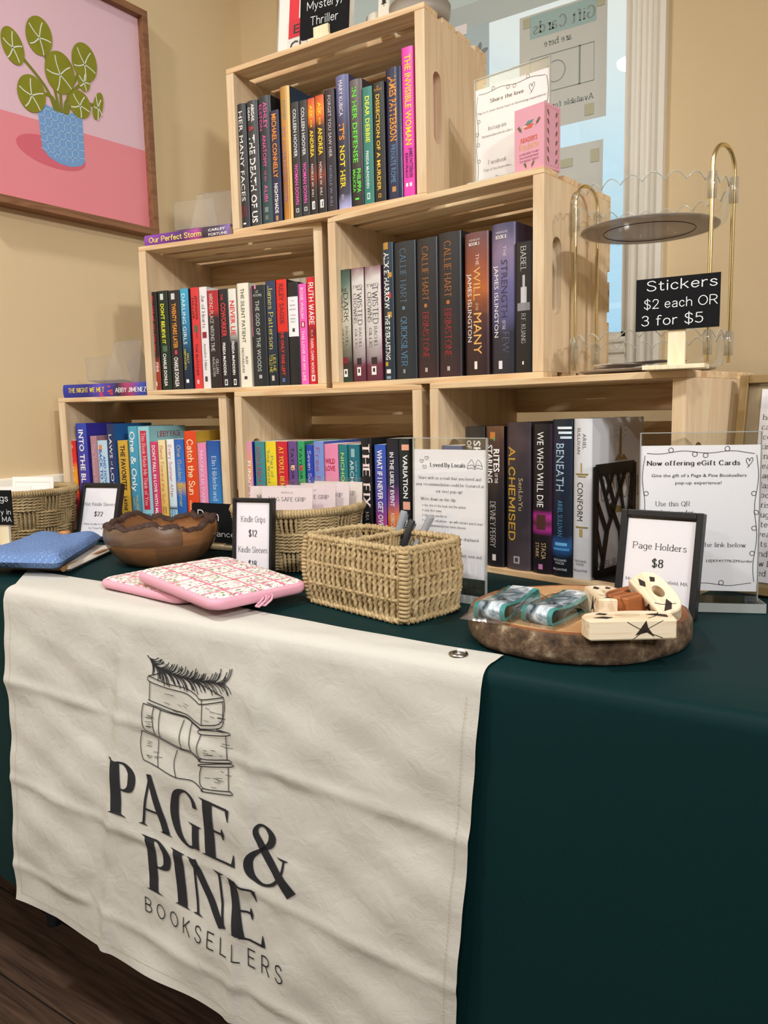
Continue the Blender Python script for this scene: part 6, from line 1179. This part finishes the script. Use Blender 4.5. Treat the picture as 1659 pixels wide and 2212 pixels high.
wristlet('teal and grey wristlet in a clear bag nearer the page holders', .1485, -.302, -.12, 8)
M_HOL = wood('holder_light_wood', '#d8be98', '#ecdcc0', 0, knots=False, dens=1.4, ringy=.6); M_HOLD = wood('holder_dark_wood', '#6e3a1e', '#a8663a', 0, knots=False, dens=1.4, ringy=.6); M_BURN = mat('burnt_marks', '#2a1a12', .7)
def holder(label, loc, rot, mtl, marks, L=.094, D=.038, T=.021):
    r = thing('page_holder', label, 'page holder', loc, rot, 'wooden page holders on the slice'); N = 64; out = []; inn = []
    for k in range(N):
        a = 2*PI*k/N; c, s = cos(a), sin(a)
        ex = abs(c)**.55*(1 if c > 0 else -1)*L/2
        yy = s*D/2*(1.0 if s < 0 else 1.0)*(1-.25*(abs(ex)/(L/2))**2)
        if s < 0: yy = -D/2*min(1, abs(s)*2.2)
        if s > 0: yy = D/2*(s**.9)*(1-.1*abs(c))
        out.append((ex, yy)); inn.append((L*.14*c, .001+D*.17*s))
    mb = MB(); e = .0016
    rows = [[(x, y, T) for x, y in inn], [(x*.965, y*.94, T) for x, y in out], [(x, y, T-e) for x, y in out], [(x, y, e) for x, y in out], [(x*.965, y*.94, 0) for x, y in out], [(x, y, 0) for x, y in inn], [(x, y, T) for x, y in inn]]
    for i in range(6): mb.grid(rows[i:i+2], 0, i in (2, 5), False, True)
    kx, ky, kz = L/.094, D/.038, T/.021; f = lambda x, z: (x*kx, -D/2-.0004, z*kz); g = lambda x, y: (x*kx*.95, y*ky*.95, T+.0004)
    if marks:
        for cx, cz, k in ((.012, .011, 1),): 
            put_poly(mb, [(cx-.010*k, cz-.006), (cx+.002, cz-.003), (cx+.010*k, cz-.008), (cx+.003, cz+.002), (cx+.001, cz+.0095), (cx-.004, cz+.002)], f, 1)
        put_line(mb, [(-.006, .019), (.008, .011), (.030, .002)], .0007, f, 1); put_line(mb, [(.0, .001), (.012, .010), (.030, .020)], .0007, f, 1)
        put_poly(mb, [(-.040, -.008), (-.026, -.013), (-.018, -.008), (-.028, -.004)], g, 1); put_poly(mb, [(.020, .002), (.040, -.012), (.042, -.002), (.032, .004)], g, 1); put_line(mb, [(.018, -.014), (.028, -.006), (.036, .008)], .0010, g, 1)
        put_poly(mb, [(-.034, .006), (-.024, .002), (-.020, .007), (-.028, .011)], g, 1)
    mb.build('wooden_body', [mtl, M_BURN], r)
holder('long pale page holder with burnt butterfly lying at the front of the slice', (.2400, -.3480, ZS), (0, 0, .60), M_HOL, True)
holder('short pale page holder with two dark dashes at the back left of the holders', (.1955, -.277, ZS), (0, 0, -1.0), M_HOL, True, .070, .036, .026)
holder('reddish dark brown page holder between the two pale ones', (.2210, -.268, ZS+.0005), (0, 0, 1.25), M_HOLD, False, .074, .038, .028)
holder('pale page holder with a burnt bird leaning up at the right of the slice', (.2480, -.2620, ZS+.0160), (.42, .50, -.60), M_HOL, True, .066, .033, .020)

# ------------------------------------------------------------------ bookend
def bookend():
    r = thing('metal_bookend', 'black cut-out tree bookend against the white book', 'bookend', CP('BR', .0848, .018, CT_+.0004), (0, 0, CR['BR'][2])); mb = MB(); H, D = .172, .118; t = .0016
    bar = lambda y0, z0, y1, z1, w: (lambda dy, dz, l: mb.prism([(y0-dz/l*w, z0+dy/l*w), (y1-dz/l*w, z1+dy/l*w), (y1+dz/l*w, z1-dy/l*w), (y0+dz/l*w, z0-dy/l*w)], 0, t, lambda u, v, q: (q, u, v)))(y1-y0, z1-z0, math.hypot(y1-y0, z1-z0))
    for a in ((0, .004, 0, H, .007), (D, .004, D, H, .006), (0, H-.006, D, H-.006, .009), (0, .006, D, .006, .007),
              (.020, .012, .034, .070, .0055), (.034, .070, .004, .118, .004), (.034, .070, .058, .110, .0045), (.058, .110, .030, .160, .0035), (.058, .110, .090, .160, .0035), (.046, .090, .012, .160, .0032), (.030, .125, .052, .160, .003), (.022, .030, .004, .075, .0035),
              (.082, .012, .076, .065, .0050), (.076, .065, .044, .112, .0036), (.076, .065, .112, .110, .0036), (.090, .085, .066, .160, .0032), (.104, .100, .112, .160, .003), (.078, .050, .114, .078, .003)): bar(*a)
    mb.build('cut_out_plate', mat('bookend_black', '#141415', .45, .3), r)
    mb = MB(); mb.box(0, .06, 0, D, 0, .0014); mb.build('foot_plate', mat('bookend_black', '#141415', .45, .3), r)
bookend()

# ------------------------------------------------------------------ painting on the left wall
def painting():
    Y0, Y1, Z0, Z1 = -.165, .331, 1.487, 2.047; r = thing('framed_painting', 'painting of a round-leaved plant in a blue checked pot, brown frame', 'painting', (XW, 0, 0)); b = .018; d = .040
    mb = MB()
    for y0, y1, z0, z1 in ((Y0, Y0+b, Z0, Z1), (Y1-b, Y1, Z0, Z1), (Y0+b, Y1-b, Z0, Z0+b), (Y0+b, Y1-b, Z1-b, Z1)): mb.box(0.001, d, y0, y1, z0, z1)
    mb.build('frame', wood('walnut_frame', '#7a5238', '#966a4a', 1, knots=False), r, bevel=.001)
    mats = [mat('canvas_pink', '#e9c3cf', .7, bump=.1, bscale=400), ink('#ee8f98', .6), ink('#dd6a7a', .6), ink('#7aa6d8', .6), ink('#a4c8ee', .6), mat('leaf_green', '#8a8a16', .6, noise=.18, nscale=30), ink('#e6ecdc', .6), ink('#7d8020', .6)]
    mb = MB(); mb.box(.004, .022, Y0+b, Y1-b, Z0+b, Z1-b); lay = lambda k: (lambda y, z: (.022+.00025*k, y-(.016 if k > 1 else 0), z-(.004 if k > 1 else 0)))
    put_poly(mb, [(Y0+b, Z0+b), (Y1-b, Z0+b), (Y1-b, 1.703), (Y0+b, 1.690)], lay(1), 1)
    put_poly(mb, ell(.053, 1.634, .090, .033, 40, -.04), lay(2), 2)
    L0 = lambda f: .022+.010*f**1.5; pot = [(.022, 1.742), (.060, 1.737), (.100, 1.738), (.142, 1.742), (.141, 1.634), (.130, 1.622), (.100, 1.613), (.070, 1.614), (.045, 1.622), (.028, 1.638)]
    put_poly(mb, pot, lay(3), 3)
    for i in range(1, 7): put_line(mb, [(.022+.0170*i, 1.738), (.024+.0168*i, 1.68), (.028+.0158*i, 1.625 if 1 < i < 6 else 1.632)], .0022, lay(4), 4)
    for i in range(6): put_line(mb, [(.0225+.0006*i, 1.731-.0185*i), (.08, 1.728-.0190*i), (.1415, 1.734-.0185*i)], .0022, lay(4), 4)
    LV = [(-.028, 1.841, .031, .047, .25), (.040, 1.886, .039, .052, -.2), (.158, 1.868, .041, .054, -.1), (.088, 1.822, .046, .058, -.2), (.010, 1.752, .041, .050, -.25), (.153, 1.823, .020, .028, -.1), (.137, 1.766, .035, .039, -.3), (.189, 1.777, .016, .043, -.3)]
    for i, (y, z) in enumerate([(q[0], q[1]) for q in LV]): put_line(mb, [(.085+.15*(y-.085), 1.735), (.085+.35*(y-.085), 1.765+.2*(z-1.765)), (y, z)], .0075, lay(4.2+.2*i), 7)
    for i, (y, z, a, c, t) in enumerate(LV):
        a *= .86; c *= .83; put_poly(mb, ell(y, z, a, c, 30, t), lay(6+i*.2), 5)
        for k in range(5):
            g = -1.3+k*1.257+.3*i; put_line(mb, [(y, z-.1*c), (y+.5*a*sin(g), z-.1*c+.5*c*cos(g)), (y+.86*a*sin(g+.08), z-.08*c+.84*c*cos(g+.08))], .0026, lay(8), 6)
    mb.build('canvas', mats, r)
painting()

# ------------------------------------------------------------------ canvas banner over the table front
LOGO_LINES = [[[-0.3952,0.6509],[-0.3568,0.6455],[-0.3244,0.6446],[-0.3056,0.6387],[-0.2942,0.6343],[-0.2507,0.6463]],[[-0.3952,0.6509],[-0.3954,0.6437],[-0.357,0.6389],[-0.3246,0.6376],[-0.3057,0.6306],[-0.2943,0.6281],[-0.2514,0.6406]],[[-0.2942,0.6343],[-0.2943,0.6281]],[[-0.2507,0.6463],[-0.2491,0.6354],[-0.2505,0.6217],[-0.2558,0.605],[-0.2949,0.5948]],[[-0.2532,0.6396],[-0.2521,0.6304],[-0.2572,0.6103],[-0.2939,0.6]],[[-0.3931,0.6433],[-0.3945,0.6167]],[[-0.2933,0.6283],[-0.2939,0.6]],[[-0.3962,0.6164],[-0.3577,0.6104],[-0.3252,0.6084],[-0.3094,0.6034],[-0.2948,0.5998]],[[-0.3981,0.612],[-0.3578,0.6057],[-0.3253,0.6049],[-0.3095,0.5999],[-0.2949,0.5948]],[[-0.3952,0.6509],[-0.363,0.6602],[-0.3369,0.6605]],[[-0.3115,0.6565],[-0.2806,0.6522],[-0.2507,0.6463]],[[-0.4057,0.6098],[-0.3845,0.6078],[-0.3645,0.6044],[-0.3253,0.6037],[-0.3095,0.5987],[-0.2949,0.5936]],[[-0.4057,0.6098],[-0.4089,0.5959],[-0.4087,0.5814],[-0.4034,0.5715]],[[-0.4034,0.5715],[-0.3755,0.5664],[-0.3327,0.5612],[-0.3103,0.5614],[-0.2948,0.5521]],[[-0.3863,0.607],[-0.3891,0.5901],[-0.3839,0.5682]],[[-0.3738,0.605],[-0.3766,0.5877],[-0.3738,0.5662]],[[-0.3286,0.5996],[-0.3342,0.5821],[-0.3295,0.5607]],[[-0.3127,0.5993],[-0.3156,0.5836],[-0.3109,0.5617]],[[-0.2949,0.5936],[-0.2449,0.6011],[-0.2449,0.5964],[-0.2941,0.5876],[-0.2949,0.5936]],[[-0.2941,0.5876],[-0.2988,0.5709],[-0.2932,0.5548],[-0.2437,0.5636]],[[-0.247,0.5955],[-0.2466,0.5636]],[[-0.2633,0.6012],[-0.2449,0.6011]],[[-0.2932,0.5548],[-0.2949,0.5498],[-0.2425,0.5594],[-0.2437,0.5636]],[[-0.4115,0.5691],[-0.3823,0.5649],[-0.3392,0.5598],[-0.3104,0.5591],[-0.2958,0.5507]],[[-0.4115,0.5691],[-0.4172,0.5527],[-0.416,0.5358],[-0.411,0.5258]],[[-0.411,0.5258],[-0.3801,0.5231],[-0.3435,0.5173],[-0.3112,0.5191],[-0.2925,0.5092]],[[-0.379,0.562],[-0.3813,0.541],[-0.3784,0.5228]],[[-0.3393,0.5562],[-0.347,0.5367],[-0.3419,0.517]],[[-0.2949,0.5463],[-0.2432,0.5577],[-0.2426,0.5537],[-0.2934,0.5438],[-0.2949,0.5463]],[[-0.2934,0.5438],[-0.2984,0.5292],[-0.2918,0.5133],[-0.2413,0.5212]],[[-0.2462,0.5529],[-0.2449,0.521]],[[-0.2918,0.5133],[-0.2925,0.5087],[-0.2408,0.5166],[-0.2413,0.5212]]]
LOGO_HATCH = [[[-0.3667,0.6176],[-0.3568,0.6161]],[[-0.3402,0.6193],[-0.3337,0.6172]],[[-0.3648,0.6305],[-0.3483,0.6301]],[[-0.35,0.609],[-0.3392,0.6078]],[[-0.3382,0.61],[-0.327,0.6089]],[[-0.3304,0.6193],[-0.324,0.6172]],[[-0.3291,0.6227],[-0.3203,0.6211]],[[-0.2881,0.6084],[-0.278,0.6085]],[[-0.2622,0.6169],[-0.2481,0.6182]],[[-0.2645,0.6225],[-0.2501,0.6232]],[[-0.2858,0.6255],[-0.2782,0.6247]],[[-0.2756,0.6163],[-0.2672,0.6163]],[[-0.277,0.6222],[-0.2659,0.6227]],[[-0.2614,0.6178],[-0.2472,0.6185]],[[-0.2588,0.6185],[-0.2519,0.6178]],[[-0.2597,0.6131],[-0.2489,0.6134]],[[-0.2815,0.5632],[-0.2704,0.5643]],[[-0.2874,0.5612],[-0.2722,0.5636]],[[-0.258,0.5798],[-0.2511,0.58]],[[-0.2594,0.567],[-0.2536,0.5665]],[[-0.2881,0.5648],[-0.2793,0.5646]],[[-0.251,0.5788],[-0.2362,0.5807]],[[-0.2868,0.5684],[-0.2809,0.5685]],[[-0.2735,0.571],[-0.2665,0.5716]],[[-0.2553,0.583],[-0.2409,0.584]],[[-0.2748,0.5311],[-0.2643,0.5318]],[[-0.2659,0.531],[-0.2545,0.5315]],[[-0.2695,0.533],[-0.257,0.5348]],[[-0.2782,0.5183],[-0.2676,0.5193]],[[-0.2901,0.5285],[-0.2788,0.5302]],[[-0.2651,0.5295],[-0.2591,0.5292]],[[-0.2713,0.5269],[-0.2624,0.5272]],[[-0.2599,0.5447],[-0.2539,0.5442]],[[-0.2508,0.5416],[-0.2411,0.5422]],[[-0.4,0.5903],[-0.3904,0.5907]],[[-0.3966,0.5927],[-0.3863,0.5926]],[[-0.4037,0.5841],[-0.3894,0.5856]],[[-0.4015,0.5783],[-0.3927,0.5788]],[[-0.3989,0.5817],[-0.3916,0.5817]],[[-0.4002,0.5778],[-0.3892,0.5778]],[[-0.4018,0.5907],[-0.3885,0.5911]],[[-0.3983,0.5944],[-0.3908,0.5941]],[[-0.4019,0.5782],[-0.3865,0.58]],[[-0.4052,0.534],[-0.3919,0.5349]],[[-0.4029,0.5544],[-0.3935,0.5543]],[[-0.405,0.5476],[-0.3942,0.5484]],[[-0.4019,0.5315],[-0.3939,0.5323]],[[-0.388,0.5358],[-0.3711,0.5379]],[[-0.3879,0.5344],[-0.3793,0.5343]],[[-0.3906,0.5415],[-0.3787,0.5427]],[[-0.4031,0.5515],[-0.3961,0.5512]],[[-0.405,0.534],[-0.3983,0.5332]]]
LOGO_STEM = [[-0.3978,0.6791],[-0.3795,0.667],[-0.3564,0.6613],[-0.3241,0.6585],[-0.2927,0.6596],[-0.2475,0.6651]]
LOGO_Q = {"PAGE":[[-0.4857,0.5141],[-0.2367,0.4952],[-0.4811,0.4346],[-0.2333,0.4155]],"PINE":[[-0.4161,0.4154],[-0.1944,0.3965],[-0.4089,0.3352],[-0.1818,0.3221]],"AMP":[[-0.2206,0.4915],[-0.1433,0.4863],[-0.2217,0.4072],[-0.136,0.4083]],"BOOK":[[-0.4155,0.3189],[-0.1555,0.3103],[-0.415,0.2987],[-0.1556,0.2867]]}
BY0 = lambda x, z: -.437+.026*(x+.31)
def gz(v, c, w): return math.exp(-((v-c)/w)**2)
def bump(x, z):
    t = (TZ-z)/.60; u = (x+.75+.08*t)/.86
    d = .0052*(gz(u, .36, .014)+gz(u, .665, .014))*min(1, t*4+.3)-.0034*(gz(u, .33, .03)+gz(u, .70, .03))
    for c, s in ((.28, .18), (.56, .22), (.80, .20)): q = t-s*(u-.5)*.35; d += .0024*gz(q, c, .014)-.0018*gz(q, c+.05, .04)
    d += .0040*sin(7*u+5*t+1)*sin(6*t+2*u)*min(1, t*3)+.0022*sin(19*u-9*t)*sin(11*t+3)+.0012*sin(37*u+23*t)+.0008*sin(61*t-31*u)
    d += .006*min(1, max(0, t-.75)*4)*sin(14*u+1)
    return d*min(1, .15+t*6)
def BS(x, z): t = max(0, (TZ-z)/.6); return (x, BY0(x, z)-.0075-.030*t-max(-.004, bump(x, z)), z)
def banner():
    r = thing('canvas_banner', 'cream canvas banner with bookshop logo hanging over the table front', 'banner'); NU, NV = 120, 110; mb = MB()
    TL, TR_, BL_, BR_ = (-.736, TZ), (.115, TZ), (-.730, .214), (.080, .186)
    def rim(u, v):
        a = (TL[0]+(TR_[0]-TL[0])*u, TL[1]); b = (BL_[0]+(BR_[0]-BL_[0])*u, BL_[1]+(BR_[1]-BL_[1])*u+.004*sin(u*17)); return (a[0]+(b[0]-a[0])*v, a[1]+(b[1]-a[1])*v)
    rows = []
    for i in range(NU+1):
        u = i/NU; x0 = TL[0]+(TR_[0]-TL[0])*u; row = []; yb = -.352-.026*u+.006*sin(u*6); yf = BY0(x0, TZ)
        for k in range(9): f = k/8; row.append((x0-.095*(1-u)**3*(1-f), yb+(yf+.014-yb)*f, TZ+.0022+.0012*(1+sin(u*40+f*3))*.5*(1 if 0 < k else .4)))
        R = .014
        for k in range(1, 6):
            a = PI/2*k/6; row.append((x0, yf+.014-.0005-(R+.006)*sin(a), TZ+.0022-R*(1-cos(a))))
        for k in range(1, NV+1):
            v = k/NV; x, z = rim(u, v); z = z-.0140*(1-v); row.append(BS(x, z))
        rows.append(row)
    mb.grid(rows)
    m, n, b = new_mat('canvas_cream'); L = n.links.new; t = n.nodes.new('ShaderNodeTexCoord'); k1 = n.nodes.new('ShaderNodeTexNoise'); k1.inputs['Scale'].default_value = 700; L(t.outputs['Object'], k1.inputs['Vector'])
    k2 = n.nodes.new('ShaderNodeTexNoise'); k2.inputs['Scale'].default_value = 38; k2.inputs['Detail'].default_value = 5; k2.inputs['Distortion'].default_value = .8; L(t.outputs['Object'], k2.inputs['Vector'])
    b.inputs['Base Color'].default_value = (*lin('#c9c7be'), 1); b.inputs['Roughness'].default_value = .9; b.inputs['Specular IOR Level'].default_value = .12
    b1 = n.nodes.new('ShaderNodeBump'); b1.inputs['Strength'].default_value = .25; b1.inputs['Distance'].default_value = .0008; L(k1.outputs['Fac'], b1.inputs['Height'])
    b2 = n.nodes.new('ShaderNodeBump'); b2.inputs['Strength'].default_value = .35; b2.inputs['Distance'].default_value = .004; L(k2.outputs['Fac'], b2.inputs['Height']); L(b1.outputs[0], b2.inputs['Normal']); L(b2.outputs[0], b.inputs['Normal'])
    f = lambda x, z: (lambda p: (p[0], p[1]-.0013, p[2]))(BS(x, z)); blk = 1
    def bil(Q, u, v): return tuple(Q[0][i]*(1-u)*v+Q[1][i]*u*v+Q[2][i]*(1-u)*(1-v)+Q[3][i]*u*(1-v) for i in (0, 1))
    Wt = 3.3; th = .42
    def glyphs(word, Q, W):
        q = lambda x, y: f(*bil(LOGO_Q[Q], x/W, y/10))
        def st(P, cross=4, k=5, sm=True):
            P2 = catmull([tuple(p) for p in P], k) if sm else [tuple(P[0][j]+(P[1][j]-P[0][j])*i/12 for j in range(3)) for i in range(13)]
            vs, fs = ribbon([p[:2] for p in P2], lambda d, i: P2[i][2], False, cross); mb.add([q(x, y) for x, y in vs], fs, blk)
        def sf(x, y, l, r_, up): mb.add([q(*p) for p in ((x-l, y), (x+r_, y), (x+r_*.25, y+up), (x-l*.25, y+up))], [(0, 1, 2, 3)], blk)
        stem = lambda x, y0=0, y1=10, w=Wt*.55: st([(x, y0, w), (x, y1, w)], 3, 5, False)
        x = 0
        for ch in word:
            if ch == 'P':
                stem(x+1.5, .2, 9.9); sf(x+1.5, 0, 1.6, 2.0, .5); sf(x+1.3, 10, 1.4, 1.2, -.5)
                st([(x+1.9, 9.8, .35), (x+3.2, 9.75, .5), (x+4.5, 8.6, 1.35), (x+4.7, 7.2, 1.55), (x+4.3, 5.7, 1.2), (x+3.1, 4.9, .45), (x+2.0, 4.9, .35)]); x += 5.7
            elif ch == 'A':
                st([(x+.9, .1, th), (x+2.7, 9.4, th)], 2, 5, False); st([(x+2.6, 9.9, 1.1), (x+5.4, .2, 1.45)], 3, 5, False); st([(x+1.5, 3.3, th), (x+4.4, 3.3, th)], 2, 5, False); sf(x+.9, 0, .9, .9, .35); sf(x+5.3, 0, 1.2, 1.3, .45); x += 6.1
            elif ch == 'G':
                st([(x+5.3, 7.4, .9), (x+4.9, 9.0, .6), (x+3.6, 9.9, .45), (x+1.9, 8.6, 1.2), (x+1.15, 5, 1.6), (x+1.9, 1.5, 1.3), (x+3.7, .1, .5), (x+5.0, .6, .6)]); stem(x+5.1, .2, 4.2, 1.3); sf(x+5.1, 4.4, 1.5, 1.3, -.5); x += 6.3
            elif ch == 'E':
                stem(x+1.5, .2, 9.9); sf(x+1.4, 0, 1.6, 1.4, .5); sf(x+1.4, 10, 1.6, 1.4, -.5)
                st([(x+1.6, 9.8, th), (x+5.0, 9.8, th)], 2, 5, False); st([(x+5.0, 9.9, .7), (x+5.15, 7.9, .12)], 2, 5, False); st([(x+1.6, 5.2, th), (x+4.0, 5.2, th)], 2, 5, False); st([(x+4.0, 6.2, .15), (x+4.0, 5.2, .6)], 2, 5, False); st([(x+4.0, 5.2, .6), (x+4.0, 4.2, .15)], 2, 5, False)
                st([(x+1.6, .2, th), (x+5.3, .2, th)], 2, 5, False); st([(x+5.3, .1, .75), (x+5.5, 2.2, .12)], 2, 5, False); x += 5.9
            elif ch == 'I': stem(x+1.4, .2, 9.9); sf(x+1.4, 0, 1.5, 1.5, .5); sf(x+1.4, 10, 1.5, 1.5, -.5); x += 3.3
            elif ch == 'N':
                st([(x+1.1, .1, th), (x+1.1, 9.7, th)], 2, 5, False); st([(x+1.0, 9.9, 1.5), (x+5.7, .1, 1.5)], 3, 5, False); st([(x+5.9, .2, th), (x+5.9, 9.8, th)], 2, 5, False); sf(x+1.1, 0, 1.0, 1.0, .4); sf(x+5.9, 10, 1.1, 1.1, -.4); sf(x+.9, 10, 1.0, .6, -.4); x += 7.1
            elif ch == '&':
                st([(x+8.4, .2, 2.2), (x+5.6, 3.3, 1.7), (x+3.2, 6.6, 1.5), (x+2.3, 8.4, .9), (x+2.9, 9.6, .5), (x+4.1, 9.8, .5), (x+5.3, 8.7, 1.3), (x+4.9, 7.2, 1.1), (x+3.4, 5.9, .5), (x+1.5, 4.3, 1.0), (x+.9, 2.6, 1.4), (x+1.6, .9, 1.1), (x+3.4, .15, .5), (x+5.2, .9, .5), (x+6.8, 3.2, .4), (x+7.3, 5.4, .35)]); sf(x+7.2, 5.6, 1.3, 1.0, -.35); x += 8.6
    glyphs('PAGE', 'PAGE', 24.2); glyphs('PINE', 'PINE', 22.2); glyphs('&', 'AMP', 8.9)
    V, Fc, wd = text2d('B O O K S E L L E R S', 'h'); mb.add([f(*bil(LOGO_Q['BOOK'], x/wd, y/10)) for x, y in V], Fc, blk)
    for P in LOGO_LINES: put_line(mb, P, .0013, f, blk, True, 4)
    for P in LOGO_HATCH: put_line(mb, P, .0006, f, blk, False)
    S2 = catmull([tuple(p) for p in LOGO_STEM], 10); put_line(mb, S2, .0016, f, blk, False); rn = random.Random(1)
    for i in range(3, len(S2)-1):
        for k in (-1, 1):
            a, c = S2[i-1], S2[i+1]; g = math.atan2(c[1]-a[1], c[0]-a[0])+k*rn.uniform(.35, .75); l = rn.uniform(.016, .026); p = S2[i]
            put_line(mb, [p, (p[0]+.55*l*cos(g-k*.1), p[1]+.55*l*sin(g-k*.1)), (p[0]+l*cos(g+k*.15), p[1]+l*sin(g+k*.15))], .0013, f, blk, True, 3)
    st_ = mat('hem_stitch', '#b9a482', .9)
    for e, w in ((.018, 0), (.982, 0)):
        for k in range(100): 
            v = .03+.95*k/100; (x, z), (x2, z2) = rim(e, v), rim(e, v+.0055); put_line(mb, [(x, z-.014*(1-v)), (x2, z2-.014*(1-v))], .0007, f, 2, False)
    for k in range(150):
        u = .02+.96*k/150; put_line(mb, [rim(u, .972), rim(u+.0038, .972)], .0007, f, 2, False)
    o = mb.build('canvas_cloth', [m, mat('banner_print', '#1e1f24', .8), st_], r)
    gx, gy = .072, -.405; mb = MB(); mb.lathe([(.0052, .0), (.0052, .0022), (.0075, .0030), (.0105, .0020), (.0108, 0)], 28); mb.build('grommet', mat('nickel', '#9a948c', .3, 1.), r, (gx, gy, TZ+.0032))
    mb = MB(); mb.tube([(0, .0, -.001), (.001, .001, .003), (.004, .002, .005), (.007, .001, .0045), (.004, -.001, .006), (.0, -.0005, .005)], .0018, 6); mb.build('cord_knot', M_PAP, r, (gx, gy, TZ+.0032))
banner()
